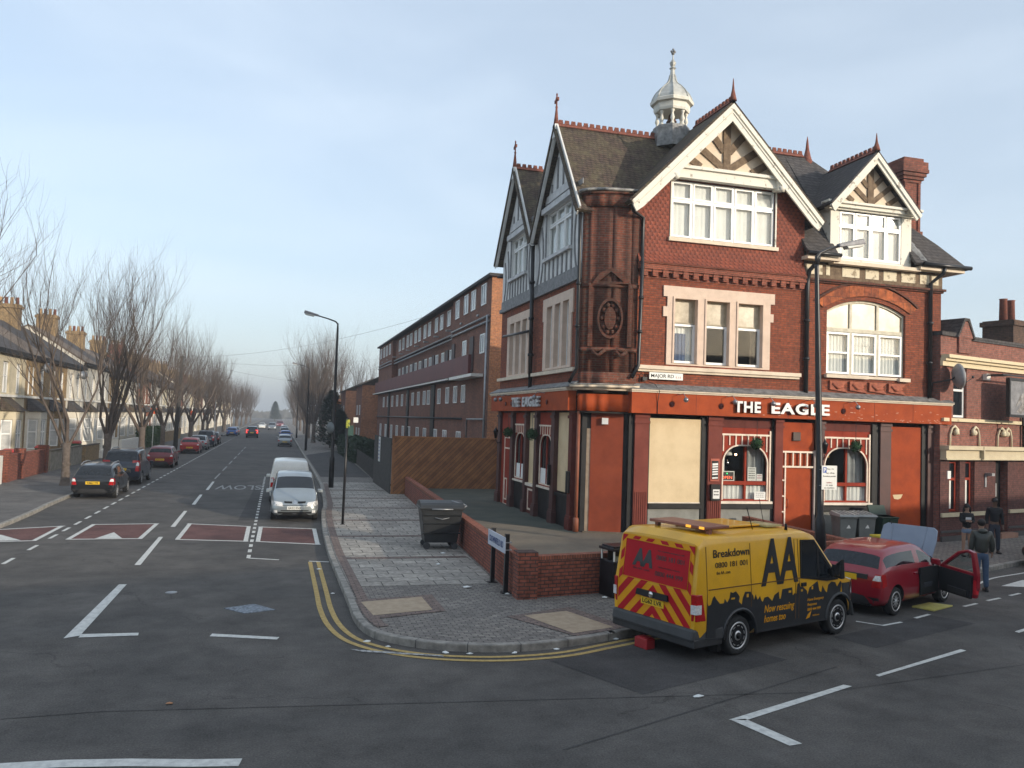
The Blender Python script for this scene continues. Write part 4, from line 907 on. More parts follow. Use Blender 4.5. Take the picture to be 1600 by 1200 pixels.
for x, col in ((14.72, CURT), (18.55, mat('amber_shade', (.5, .3, .1), .5))):
    b = MB(); b.lathe(PF.p(x, 2.95, -.8), [(.03, .35), (.05, .3), (.12, .2), (.16, .08), (.17, 0), (.16, -.01), (.001, 0)], 12); b.tube([PF.p(x, 3.25, -.8), PF.p(x, 4.1, -.8)], .012, 5)
    hl = tag(b.build('hanging_lamp', col), 'white glass hanging oil lamp behind the left arched pub window' if x < 16 else 'amber glass hanging oil lamp behind the right arched pub window', 'lamp')
    b = MB(); b.lathe(PF.p(x, 2.6, -.8), [(.02, .2), (.04, .14), (.07, .08), (.05, 0), (.001, -.01)], 10); b.build('oil_font', CHROME, hl)
b = MB(); b.ball(PF.p(15.35, 2.95, -1.3), .04, 8); tag(b.build('light_bulb', emit('lit_bulb', (1, .6, .3), 12)), 'small lit bulb glowing deep behind the left arched pub window', 'light')
b = MB(); b.fb(PF, 14.02, 14.6, 2.13, 2.42, -.18, -.16); tag(b.build('neon_sign', mat('sign_black', (.02, .02, .02), .4)), 'black lit OPEN sign in a white frame at the foot of the left pub window', 'sign'); ns = bpy.data.objects[-1] if False else None
ns = [o for o in bpy.data.objects if o.name.startswith('neon_sign')][-1]
b = MB(); b.panel(PF, rect(14.0, 14.62, 2.11, 2.44), [rect(14.03, 14.59, 2.14, 2.41)], -.18, -.145); b.build('sign_frame', WHITEP, ns)
text('OPEN', 'lettering', emit('red_neon', (.8, .12, .05), 1.2), ns, PF.p(14.34, 2.18, -.16), (1, 0, 0), (0, -1, 0), .1, .4, .01)
b = MB(); b.ball(PF.p(14.35, 2.36, -.15), .022, 6); b.build('lamp', emit('green_neon', (.05, .8, .2), 2), ns)
def notice(a0, a1, z0, z1, fr, d, parent, lab=None, lines=4, col=(.1, .1, .1), seed=1, nm='notice'):
    b = MB(); b.fb(fr, a0, a1, z0, z1, d, d+.012); o = b.build(nm, SIGNW, parent)
    rnd = random.Random(seed); b = MB(); h = (z1-z0)/(lines+1)
    for i in range(lines):
        z = z1-h*(i+.9); x = a0+.12*(a1-a0); e_ = a1-.12*(a1-a0)
        while x < e_:
            w_ = rnd.uniform(.06, .2)*(a1-a0); b.fb(fr, x, min(x+w_, e_), z, z+h*.4, d+.012, d+.015); x += w_+.04*(a1-a0)
    b.build('small_print', mat('print_%d' % seed, col, .7), o); return o
notice(15.1, 15.42, 2.13, 2.58, PF, -.14, o1, lines=5, seed=3); notice(15.44, 15.66, 2.13, 2.36, PF, -.14, o1, lines=2, col=(.5, .2, .25), seed=4); notice(15.3, 15.72, 1.52, 1.78, PF, -.03, o1, lines=3, col=(.3, .3, .3), seed=6)
notice(17.98, 18.3, 2.13, 2.62, PF, -.14, o2, lines=5, col=(.55, .55, .52), seed=7)
b = MB(); b.fb(PF, 13.58, 13.9, 2.12, 2.85, .1, .13); nb = b.build('menu_board', mat('board_red', (.4, .07, .03), .5), pub)
b = MB(); b.fb(PF, 13.62, 13.86, 2.18, 2.78, .13, .14); b.build('panel', BLK, nb)
b = MB(); 
for i, z in enumerate((2.66, 2.58, 2.5, 2.42, 2.34, 2.22)): b.bar(PF, (13.64, z), (13.84, z+.015), .045 if i else .07, .14, .144)
b.build('lettering', WHITE, nb)
b = MB(); b.fb(PF, 13.58, 13.92, 1.5, 2.02, .1, .2); ob = b.build('notice_case', BLK, pub); notice(13.64, 13.88, 1.56, 1.86, PF, .2, ob, lines=2, seed=9)
# door with cream ladder-work
ZD = .3
box_part('door_lining', ORNG, [(16.28, 17.58, 3.13, 4.12, -.12, -.04), (16.28, 16.46, ZD, 3.13, -.12, -.03)])
b = MB(); b.fb(PF, 16.46, 17.52, ZD, 2.62, -.14, -.05); dr = b.build('door', ORNG, pub, bevel=.01)
b = MB(); b.tube([PF.p(16.56, 1.25, -.04), PF.p(16.56, 1.3, .02), PF.p(16.56, 1.5, .02), PF.p(16.56, 1.55, -.04)], .014, 6); b.build('handle', mat('red_brass', (.3, .08, .04), .4, metal=.5), dr)
b = MB(); b.fb(PF, 16.46, 17.52, 2.66, 3.1, -.14, -.09); b.build('upper_panel', ORNG, dr)
TC_ = MATS['trim_cream']
box_part('cream_trellis', TC_, [(16.3, 17.56, 3.1, 3.16, -.03, .02), (16.3, 17.56, 2.6, 2.66, -.03, .02), (16.42, 16.47, ZD, 3.1, -.03, .015)]+[(x, x+.05, 2.66, 3.1, -.03, .01) for x in (16.72, 17.0, 17.27)]+[(16.29, 16.42, z, z+.05, -.03, .01) for z in (2.15, 1.62, 1.1, .6)])
box_part('door_vent', mat('bronze_plate', (.07, .04, .03), .6), [(16.72, 17.02, 3.5, 3.8, -.04, .02)], bevel=.02)
box_part('door_jamb', mat('grey_jamb', (.3, .26, .24), .5), [(17.54, 17.59, ZD, 3.2, -.03, .05)])
box_part('door_step', CONC, [(16.2, 17.7, .1, ZD, -.3, .35)])
# --- chamfered corner entrance, boarded with a tall red panel
p0, p1 = V((9.28, 24.83, 0)), V((10.78, 24.26, 0)); cu_ = (p1-p0).normalized(); CF = Fr(p0, cu_, (cu_.y, -cu_.x, 0)); cl = (p1-p0).length
box_part('corner_pier', mat('bare_render', (.3, .22, .16), .9, c2=(.4, .31, .23), scale=4), [(.16, .38, .3, 3.7, -.2, .0)], CF)
box_part('corner_board', mat('varnished_board', (.2, .04, .018), .6, c2=(.28, .06, .026), scale=1.1, spec=.25), [(.38, cl-.2, .36, 4.26, -.2, .02)], CF)
box_part('black_jamb', BLK, [(0, .16, .3, 4.26, -.2, -.02), (cl-.2, cl+.1, .3, 4.26, -.25, -.02), (.16, .38, 3.7, 4.26, -.2, -.01)], CF)
box_part('door_step', CONC, [(.2, cl, .3, .45, -.3, .25)], CF)
box_part('security_lamp', WHITE, [(.72, .92, 3.85, 4.05, .02, .12)], CF)
b = MB(); b.tube([CF.p(-.02, .45, .12), CF.p(-.02, 4.24, .12)], .06, 8); b.lathe(CF.p(-.02, .42, .12), [(.1, 0), (.1, .4), (.07, .45)], 8); b.build('copper_downpipe', mat('copper_paint', (.22, .07, .035), .6), pub)
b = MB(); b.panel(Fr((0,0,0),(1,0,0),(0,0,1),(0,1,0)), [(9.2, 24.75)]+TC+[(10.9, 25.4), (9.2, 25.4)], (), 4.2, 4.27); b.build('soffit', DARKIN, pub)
# --- ground floor, left flank
box_part('flank_wall', BLK, [(24.7, 34.3, .3, 4.3, -.3, -.14)], PW)
for a0, a1 in ((25.0, 25.3), (26.75, 27.1), (28.75, 29.05), (30.1, 30.35), (31.95, 32.3), (33.9, 34.3)):
    b = MB(); b.fb(PW, a0, a1, .4, 4.26, -.14, .1); b.fb(PW, a0-.05, a1+.05, .4, .8, -.1, .15); b.fb(PW, a0-.03, a1+.03, .8, .88, -.1, .13); b.fb(PW, a0-.03, a1+.03, 4.0, 4.1, .1, .14); b.build('pilaster', PIL2 if a0 > 25 else MAROON, pub)
box_part('cream_board', CREAMP, [(25.3, 26.75, 1.55, 4.2, -.13, -.06), (29.05, 30.1, 1.55, 4.2, -.13, -.06)], PW)
box_part('stall_riser', BLK, [(25.3, 26.75, .4, 1.48, -.13, -.03), (27.1, 28.75, .4, 1.5, -.13, -.03), (30.35, 31.95, .4, 1.5, -.13, -.03)], PW)
box_part('stall_riser_moulding', BLK, [(25.3, 26.75, 1.4, 1.5, -.1, .05)], PW)
box_part('maroon_panel', MAROON, [(29.05, 30.1, .42, 1.45, -.13, 0)], PW)
box_part('window_sill', MATS['pale_sill'], [(29.0, 30.15, 1.45, 1.55, -.1, .08), (27.1, 28.75, 1.5, 1.57, -.1, .06), (30.35, 31.95, 1.5, 1.57, -.1, .06)], PW)
b = MB(); b.panel(PW, rect(29.2, 29.95, .55, 1.35), [rect(29.27, 29.88, .62, 1.28)], 0, .015); b.panel(PW, rect(32.9, 33.3, .6, 1.5), [rect(32.96, 33.24, .66, 1.44)], 0, .015)
b.panel(PW, rect(32.32, 33.4, .42, 3.2), [rect(32.38, 33.34, .45, 3.14)], 0, .02); b.fb(PW, 32.38, 33.34, 2.7, 2.76, 0, .02); b.sep('panel_mould', TC_, pub)
b = MB(); b.fb(PW, 32.3, 33.9, .42, 4.2, -.13, 0); b.build('door', REDW, pub)
for a0, a1 in ((27.15, 28.7), (30.4, 31.9)):
    n = 8; r = .5; zs = 3.4
    hole = [(a0+.1, 1.65), (a1-.1, 1.65)]+[(a1-.1-r+r*cos(pi/2*i/n), zs-r+r*sin(pi/2*i/n)) for i in range(n+1)]+[(a0+.1+r-r*sin(pi/2*i/n), zs-r+r*cos(pi/2*i/n)) for i in range(n+1)]
    b = MB(); b.panel(PW, rect(a0, a1, 1.57, 4.2), [hole], -.12, -.02); b.fb(PW, (a0+a1)/2-.03, (a0+a1)/2+.03, 1.6, zs, -.1, -.03); o = b.build('window', REDW, pub)
    b = MB(); b.add([PW.p(a0, 1.57, -.08), PW.p(a1, 1.57, -.08), PW.p(a1, 3.5, -.08), PW.p(a0, 3.5, -.08)], [(0, 1, 2, 3)]); b.build('pane', DGLASS, o)
    b = MB(); b.fb(PW, a0, a1, 3.7, 3.76, -.02, .02)
    for i in range(6): x = a0+.1+i*(a1-a0-.2)/5; b.fb(PW, x-.02, x+.02, 3.4, 3.7, -.02, .01)
    for i in range(len(hole)-1):
        if i > 1 and (V(hole[i])-V(hole[i+1])).length > 1e-4: b.bar(PW, hole[i], hole[i+1], .045, -.02, .01)
    b.fb(PW, a0+.07, a0+.12, 1.65, 2.9, -.02, .01); b.fb(PW, a1-.12, a1-.07, 1.65, 2.9, -.02, .01); b.fb(PW, a0+.1, a1-.1, 1.62, 1.67, -.02, .01)
    b.build('arched_trim', TC_, o)
    curt(PW, o, a0+.1, a1-.1, 1.6, 2.2, -.06)
# flank first floor windows
for a0, a1, z0, z1 in ((25.6, 28.4, 5.7, 8.0), (30.4, 33.3, 5.66, 7.9)):
    w3 = (a1-a0); L3 = [(a0+.2+i*(w3-.2)/3, a0+.2+i*(w3-.2)/3+(w3-.2)/3-.26) for i in range(3)]
    b = MB(); b.panel(PW, [(a0-.08, z0), (a1+.08, z0), (a1+.08, z1-.5), (a1+.2, z1-.5), (a1+.2, z1+.3), (a0-.2, z1+.3), (a0-.2, z1-.5), (a0-.08, z1-.5)], [rect(l0, l1, z0+.08, z1-.02) for l0, l1 in L3], -.2, .05); b.build('stone_surround', PINKST, pub)
    for l0, l1 in L3: window(PW, pub, [l0, l1], [z0+.08, z1-.8, z1-.02], .06, -.12, UPVC, glassm=DGLASS)
b = MB(); b.fb(PW, 24.95, 34.5, 5.54, 5.66, 0, .16); b.sep('window_sill', CREAM, pub)
# lanterns
b = MB()
def lantern(fr, a, z):
    b = MB(); b.tube([fr.p(a, z-.45, 0), fr.p(a, z-.5, .2), fr.p(a, z-.32, .28)], .02, 5); b.lathe(fr.p(a, z-.3, .28), [(.05, 0), (.1, .28), (.13, .3), (.04, .42), (.01, .5)], 6); return b.build('wall_lantern', BLKM, pub)
lantern(PW, 33.9, 3.4); lantern(PF, 17.78, 3.4)
b = MB(); b.fb(PW, 25.05, 25.2, 1.6, 2.3, .1, .2); b.build('notice_case', BLK, pub); b = MB(); b.fb(PW, 27.0, 27.1, 1.7, 2.4, .1, .2); b.build('notice_case', BLK, pub)
# hanging foliage balls
def leafball(c, r, lab, ch):
    rnd = random.Random(int(c[0]*100)); b = MB(); c = V(c)
    for i in range(240):
        u = V((rnd.gauss(0, 1), rnd.gauss(0, 1), rnd.gauss(0, 1))).normalized(); p = c+u*r*rnd.uniform(.75, 1); t = u.orthogonal().normalized(); s_ = u.cross(t)
        a = rnd.uniform(0, 6.28); e1 = (t*cos(a)+s_*sin(a))*.035; e2 = (u*.6+t*rnd.uniform(-.6, .6)).normalized()*.04
        b.add([p-e1, p+e1, p+e1*.2+e2], [(0, 1, 2)])
    b.ball(c, r*.8, 10)
    o = tag(b.build('topiary_ball', GREEN, fix=False), lab, 'hanging plant', 'round hanging plants at the pub windows'); b = MB(); b.tube([c+V((0, 0, r*.8)), c+V((0, 0, ch))], .008, 4); b.build('chain', BLKM, o)
leafball(PF.p(15.17, 3.38, .28), .2, 'green foliage ball hanging before the arched window left of the door', .8)
leafball(PF.p(19.0, 3.38, .28), .2, 'green foliage ball hanging before the arched window right of the door', .8)
leafball(PW.p(28.65, 3.4, .3), .22, 'dark foliage ball hanging before the window nearest the pub corner on the shaded flank', .8)
leafball(PW.p(31.9, 3.4, .3), .2, 'dark foliage ball hanging before the farther window of the shaded flank', .8)
# street nameplate on brackets, junction box
b = MB(); b.fb(PF, 11.32, 12.5, 5.34, 5.56, .12, .15); o = tag(b.build('street_sign', SIGNW, bevel=.004), 'white MAJOR RD nameplate on the brick above the orange fascia', 'street sign')
text('MAJOR RD', 'lettering', BLK, o, PF.p(11.78, 5.4, .15), (1, 0, 0), (0, -1, 0), .11, .8, .004, .01); text('E.15', 'lettering', mat('red_letter', (.45, .1, .08), .6), o, PF.p(12.34, 5.4, .15), (1, 0, 0), (0, -1, 0), .06, .18, .004)
b = MB(); b.fb(PF, 11.1, 11.25, 5.28, 5.4, .02, .14); b.tube([PF.p(11.0, 5.2, .1), PF.p(11.0, 5.45, .1), PF.p(11.06, 5.52, .1), PF.p(11.14, 5.45, .1), PF.p(11.14, 5.25, .1)], .012, 5)
b.tube([PF.p(11.3, 5.25, .08), PF.p(11.5, 5.18, .2), PF.p(11.56, 4.95, .42), PF.p(11.54, 4.6, .34), PF.p(11.54, 4.24, .34)], .012, 5); b.build('cable', BLKM, pub)
# satellite dish
dc = PF.p(22.95, 5.95, .62); dn = V((.94, -.3, .12)).normalized()
b = MB(); b.lathe(dc, [(.001, -.12), (.2, -.1), (.36, -.04), (.44, .03), (.455, .03), (.37, -.07), (.2, -.13), (.001, -.15)], 20, ax=dn)
o = tag(b.build('satellite_dish', mat('dish_grey', (.3, .3, .31), .5)), 'grey satellite dish seen edge on above the right end of the orange fascia', 'satellite dish')
b = MB(); b.tube([dc-dn*.1, dc-dn*.25+V((0, 0, -.1)), PF.p(22.2, 5.7, .25), PF.p(22.2, 5.1, .1)], .03, 6); b.tube([dc-V((0, 0, .4)), dc+dn*.5-V((0, 0, .1))], .015, 5); b.ball(dc+dn*.5-V((0, 0, .08)), .05, 6); b.fb(PF, 22.08, 22.32, 5.0, 5.15, 0, .2); b.build('bracket', BLKM, o)
# ================================================================== HALL BESIDE THE PUB (parallel to the side road)
HU = V((.963, .27, 0)).normalized(); HN = V((HU.y, -HU.x, 0)); H0 = V((22.85, 24.0, 0)); HF = Fr(H0, HU, HN)
hall = thing('brick_hall', 'low red brick hall with a cream cornice and small stepped pediment right of the pub', 'building', H0)
b = MB(); ho = [rect(.4, 1.25, 4.5, 6.3), rect(6.2, 7.0, 4.5, 6.3), rect(.15, .8, 1.12, 2.98), rect(1.15, 1.75, 1.12, 2.98), rect(3.15, 4.0, .3, 2.98), rect(6.0, 6.8, 1.12, 2.98)]
b.panel(HF, rect(-.4, 14, 0, 7.4), ho, -.35, 0, back=False); b.panel(HF, [(.5, 7.4), (1.52, 7.4), (1.12, 8.0), (.92, 8.0)], (), -1.2, .1); b.fb(HF, .62, 1.4, 6.85, 7.4, 0, .08)
b.fb(HF, 13.7, 14, 0, 7.4, -9, -.3); b.fb(HF, -.3, 14, 0, 7.3, -9, -8.7); b.build('wall', BRKN, hall)
b = MB(); b.panel(HF, rect(-.4, 5.9, .2, 2.98), [rect(.15, .8, 1.12, 2.98), rect(1.15, 1.75, 1.12, 2.98), rect(3.15, 4.0, .3, 2.98)], 0, .03, back=False)
b.build('painted_brick', brick('maroon_brick', (.13, .05, .042), (.1, .04, .035), (.07, .04, .035), .27, .075, dirt=(.05, .03, .03)), hall)
b = MB(); b.fb(HF, -.4, .52, 7.4, 7.56, -.4, .06); b.fb(HF, 1.5, 14, 7.34, 7.5, -.4, .06); b.panel(HF, [(.42, 7.4), (.5, 7.4), (.92, 8.02), (1.12, 8.02), (1.52, 7.38), (1.6, 7.38), (1.18, 8.12), (.86, 8.12)], (), -1.2, .14); b.build('coping', SLATE, hall)
b = MB(); b.fb(HF, -.42, 14, 6.32, 6.5, 0, .1); b.fb(HF, -.4, 14, 6.5, 6.6, 0, .2); b.fb(HF, -.36, 14, 6.6, 6.72, 0, .3)
b.fb(HF, -.35, 14, 4.36, 4.48, 0, .12); b.build('cornice', mat('cream_cornice', (.4, .33, .2), .75, c2=(.66, .55, .36), scale=4, lo=.3, hi=.42), hall)
b = MB(); b.fb(HF, -.36, 14, 3.03, 3.36, 0, .22); b.fb(HF, -.4, 14, 3.36, 3.5, 0, .34); b.fb(HF, -.38, 14, 3.0, 3.06, 0, .26); b.fb(HF, 1.78, 1.84, 3.02, 3.5, 0, .36); b.build('lintel_cornice', mat('cream_cornice2', (.5, .42, .28), .7, c2=(.58, .5, .34), scale=2), hall)
b = MB(); b.fb(HF, -.36, 3.1, .98, 1.12, 0, .1); b.fb(HF, 4.05, 14, 1.0, 1.13, 0, .1); b.build('sill_band', MATS['cream_cornice2'], hall)
b = MB(); b.fb(HF, -.36, 3.1, .1, .3, .03, .09); b.fb(HF, 4.05, 14, .1, .3, .03, .09); b.fb(HF, 4.05, 14, .42, .5, .03, .06); b.fb(HF, -.36, 3.1, .42, .5, .03, .06); b.build('plinth', mat('dark_plinth', (.06, .055, .055), .8), hall)
b = MB(); b.fb(HF, 3.0, 4.15, .1, .3, -.3, .35); b.build('door_step', mat('tile_step', (.3, .16, .11), .7), hall)
for r_ in (rect(.4, 1.25, 4.5, 6.3), rect(6.2, 7.0, 4.5, 6.3)): window(HF, hall, [r_[0][0]+.02, r_[1][0]-.02], [4.52, 5.5, 6.28], .08, -.1, UPVC, glassm=DGLASS)
for a0, a1 in ((.15, .8), (1.15, 1.75)):
    o = window(HF, hall, [a0+.02, a1-.02], [1.14, 2.3, 2.96], .09, -.1, REDW, glassm=DGLASS); b = MB(); b.fb(HF, a0+.1, a0+.32, 1.25, 2.25, -.12, -.1); b.build('blind', WHITEP, o)
b = MB(); b.fb(HF, 3.15, 4.0, .3, 2.98, -.3, -.25); o = b.build('door', BLK, hall); b = MB(); b.fb(HF, 3.5, 3.7, 1.6, 2.1, -.25, -.22); b.build('plate', STEEL, o)
SCR = mat('cream_scroll', (.62, .54, .38), .7)
for a, s_ in ((.12, 1), (2.0, -1), (3.22, 1), (4.2, -1), (5.6, 1), (6.5, -1)):
    b = MB(); pts = [HF.p(a, 3.5, .06), HF.p(a+s_*.02, 3.9, .06), HF.p(a+s_*.12, 4.12, .07), HF.p(a+s_*.28, 4.2, .07), HF.p(a+s_*.44, 4.08, .07), HF.p(a+s_*.42, 3.9, .08)]; b.tube(pts, [.035, .035, .035, .045, .06, .08], 8); b.ball(HF.p(a+s_*.36, 3.98, .07), .11, 10); b.build('scroll_ornament', SCR, hall)
b = MB(); b.fb(HF, 2.45, 2.65, 2.42, 2.52, .03, .28); b.fb(HF, 2.4, 2.5, 2.0, 2.44, .03, .06); b.build('security_lamp', STEEL, hall)
b = MB(); b.fb(HF, 2.3, 2.55, 5.95, 6.18, 0, .15); b.build('alarm_box', WHITEP, hall)
b = MB(); b.fb(HF, .0, .2, 2.32, 2.6, .02, .06); b.build('notice', WHITE, hall)
b = MB(); b.tube([HF.p(5.0, 3.5, .1), HF.p(5.0, 5.1, .1), HF.p(5.1, 5.35, .12), HF.p(5.4, 5.4, .12)], .06, 8); b.build('downpipe', BLKM, hall)
b = MB(); b.slab([HF.p(-.3, 7.2, -.3), HF.p(14, 7.2, -.3), HF.p(14, 7.5, -4.5), HF.p(-.3, 7.5, -4.5)], .1); b.slab([HF.p(-.3, 7.2, -9), HF.p(14, 7.2, -9), HF.p(14, 7.5, -4.5), HF.p(-.3, 7.5, -4.5)], .1); b.build('roof', SLATE, hall)
c = MB(); c.fb(HF, 7.5, 8.9, 7.2, 8.85, -2.9, -1.6); c.fb(HF, 7.42, 8.98, 8.6, 8.8, -2.98, -1.52); co = c.build('chimney_stack', brick('dark_chimney', (.14, .08, .05), (.09, .055, .045), (.07, .05, .04), dirt=(.03, .025, .025), dirtamt=.8), hall)
c = MB(); 
for k in range(2): c = MB(); c.lathe(HF.p(7.85+.6*k, 8.85, -2.2), [(.17, 0), (.15, .9), (.18, .95), (.12, .95)], 10); c.build('chimney_pot', REDT, co)
# swinging pub sign in its wrought bracket
b = MB(); sg = Fr(HF.p(2.62, 0, .75), HU, HN)
b.fb(sg, 0, 1.78, 4.66, 5.98, -.05, .05); ps = tag(b.build('pub_sign', mat('faded_sign', (.13, .13, .14), .6, c2=(.24, .24, .25), scale=3)), 'weathered dark grey hanging sign board with a faded bird on the hall wall', 'sign')
b = MB(); b.panel(sg, rect(-.05, 1.83, 4.6, 6.04), [rect(.03, 1.75, 4.7, 5.94)], -.06, .08); b.fb(sg, -.4, 1.9, 6.1, 6.16, -.03, .03); b.fb(sg, -.3, -.24, 6.1, 6.16, -.8, 0); b.fb(sg, .1, .16, 6.1, 6.16, -.8, 0); b.fb(sg, 1.0, 1.06, 4.3, 4.6, -.03, .03); b.build('frame', BLKM, ps)
b = MB(); b.panel(sg, [(.45, 4.8), (.8, 5.1), (.75, 5.35), (1.0, 5.62), (1.25, 5.75), (1.35, 5.62), (1.2, 5.5), (1.3, 5.25), (1.15, 4.95), (1.25, 4.78), (.95, 4.85), (.8, 4.75)], (), .05, .056); b.panel(sg, [(.4, 5.0), (.75, 5.42), (.95, 5.5), (.65, 5.1)], (), .05, .058); b.build('bird_painting', mat('faded_bird', (.1, .085, .075), .7, c2=(.34, .33, .32), scale=6), ps)
# ================================================================== MAISONETTE BLOCK
FX = Fr((11, 0, 0), (0, 1, 0), (-1, 0, 0))
fl = thing('apartment_block', 'long four storey brown brick apartment block with red balcony band behind the pub', 'building', (11, 41.5, 0))
b = MB(); b.box(11, 21, 43.6, 54.2, 0, 11.75); b.box(11.6, 21, 54.2, 84.5, 6.4, 11.75); b.box(11.0, 21, 54.2, 84.5, 0, 6.36); b.box(11, 21, 84.5, 96, 0, 11.75); b.build('wall', BRKF, fl)
b = MB(); b.box(11.35, 12.2, 54.2, 84.5, 9.6, 11.75); b.build('upper_wall', BRKF, fl)
b = MB(); b.box(10.96, 21.04, 43.5, 43.6, 0, 11.75); b.build('end_wall', BRKLIT, fl)  # thin skin over the near end, sunlit tone painted in
b = MB(); b.box(10.75, 21.3, 43.3, 96.3, 11.75, 11.9); b.build('roof', SLATE, fl)
b = MB()
for z in (9.3, 9.6): b.tube([(10.9, 43.7, z+.02), (10.9, 54, z+.02), (11.2, 54.3, z), (11.2, 84.5, z), (10.9, 85, z), (10.9, 96, z)], .06, 6)
b.tube([(10.85, 43.9, 9.66), (10.85, 43.9, 0)], .07, 6); b.tube([(10.85, 43.9, 3.9), (10.85, 48.2, 3.88), (10.85, 48.2, 2)], .05, 6); b.sep('service_pipe', STEEL, fl)
b = MB(); b.box(10.75, 10.87, 47.9, 97, 6.6, 7.75); b.box(10.87, 11.6, 48, 97, 6.55, 6.7); b.box(10.87, 11.0, 47.9, 48.0, 6.7, 7.75); b.sep('balcony_parapet', mat('red_balcony', (.11, .022, .022), .6, c2=(.14, .03, .028), scale=.5), fl)
b = MB(); b.box(10.6, 11.6, 47.8, 97, 6.36, 6.52); b.build('balcony_slab', BLK, fl); b = MB(); b.box(10.5, 10.6, 53, 97, 6.4, 6.5); b.box(10.3, 11, 45.1, 51.3, 6.3, 6.47); b.sep('canopy_edge', WHITEP, fl)
FG = mat('flat_window_glass', (.1, .12, .14), .12, c2=(.42, .44, .45), scale=.55, lo=.42, hi=.58, spec=.7)
def flatwin(y, z0, z1, wd=1.15, X=11.0):
    fr_ = Fr((X, 0, 0), (0, 1, 0), (-1, 0, 0)); o = window(fr_, fl, [y-wd/2, y, y+wd/2], [z0, z1], .07, .05, UPVC, glassm=FG, depth=.06); return o
for y in (45.4, 48.0, 50.0, 52.6): flatwin(y, 10.4, 11.6)
for y in (57.1, 59.8, 61.9, 64.9, 67.0, 69.7, 71.8, 74.4, 76.4, 79.2, 81.6): flatwin(y, 10.4, 11.52, X=11.35)
for y in (86.5, 89, 91.3, 94): flatwin(y, 10.4, 11.5)
for y in (45.4, 50.1): flatwin(y, 7.65, 8.75, 1.1)
for y in (57.1, 60.2, 62.6, 65.5, 67.6, 70.5, 72.8, 75.5, 77.9, 80.5, 83): flatwin(y, 7.6, 8.75, 1.05, X=11.6)
b = MB()
for y in (48.0, 53.4, 58.6, 64, 69, 74, 79.2): b.box(11.52 if y > 54 else 10.92, 11.6 if y > 54 else 11, y-.45, y+.45, 6.7, 8.8)
b.sep('door', mat('dark_door', (.05, .03, .03), .6), fl)
for y in (50.0, 52.4, 55, 58, 62.3, 64.2, 67, 70, 73, 76.2, 79.5, 83, 86.5, 90): flatwin(y, 4.9, 6.0, 1.1, X=11)
for y in (51, 55.5, 59, 63.5, 67, 71.5, 75, 79, 83, 87.5, 92): flatwin(y, 1.5, 3.1, 1.3, X=11)
b = MB(); b.box(10.9, 11.0, 59.6, 60.9, 0, 6.36); b.box(10.9, 11.0, 72.0, 73.1, 0, 6.36); b.box(10.9, 11.0, 85, 86, 0, 6.36); b.sep('shadow_gap_panel', BLK, fl); b = MB(); b.tube([(10.9, 50, 3.9), (10.9, 96, 3.9)], .06, 6); b.build('band_pipe', BLKM, fl)
b = MB()
for i in range(14): y = 46+3.6*i; b.box(14, 14.08, y, y+.08, 11.9, 12.35); b.box(13.8, 14.3, y, y+.08, 12.3, 12.36)
b.build('roof_aerial', STEEL, fl)
b = MB()
for i in range(11): y = 46.5+4.6*i; b.box(10.9, 11.25, y, y+.35, 9.9, 10.0)
b.build('lamp', STEEL, fl)
# smaller houses beyond the block
def boxhouse(x, y, w_, d_, h, m1, m2, lab, side=True):
    t = thing('brick_house', lab, 'house', (x, y, 0)); b = MB(); b.box(x, x+w_, y, y+d_, 0, h); b.build('wall', m1, t)
    b = MB(); b.box(x-.03, x+w_-.3, y-.06, y, 0, h); b.build('gable_wall', m2, t)  # end facing the sun, painted in the lighter sunlit tone
    b = MB(); b.slab([(x-.3, y-.2, h), (x-.3, y+d_+.2, h), (x+w_*.5, y+d_+.2, h+1.8), (x+w_*.5, y-.2, h+1.8)], .15); b.slab([(x+w_+.3, y-.2, h), (x+w_+.3, y+d_+.2, h), (x+w_*.5, y+d_+.2, h+1.8), (x+w_*.5, y-.2, h+1.8)], .15); b.add([(x, y-.03, h), (x+w_, y-.03, h), (x+w_/2, y-.03, h+1.7)], [(0, 1, 2)]); b.build('roof', ROOFT, t)
    fr_ = Fr((x, 0, 0), (0, 1, 0), (-1, 0, 0))
    for yy in (y+d_*.3, y+d_*.7):
        for z in (1.2, 4.0): window(fr_, t, [yy-.5, yy+.5], [z, z+1.2], .07, .05, UPVC, glassm=BGLASS, depth=.05)
    return t
boxhouse(9.6, 100, 7, 8, 7.6, BRKF, BRKLIT, 'brown brick house with a sunlit orange gable just beyond the long apartment block')
boxhouse(8.6, 112, 7, 9, 7.2, BRKF, BRKLIT, 'brown brick house with a sunlit gable second beyond the apartment block')
boxhouse(8.2, 132, 7, 10, 6.4, mat('far_cream_render', (.5, .46, .38), .8), BRKLIT, 'low cream house far down the right side behind the dark conifer')
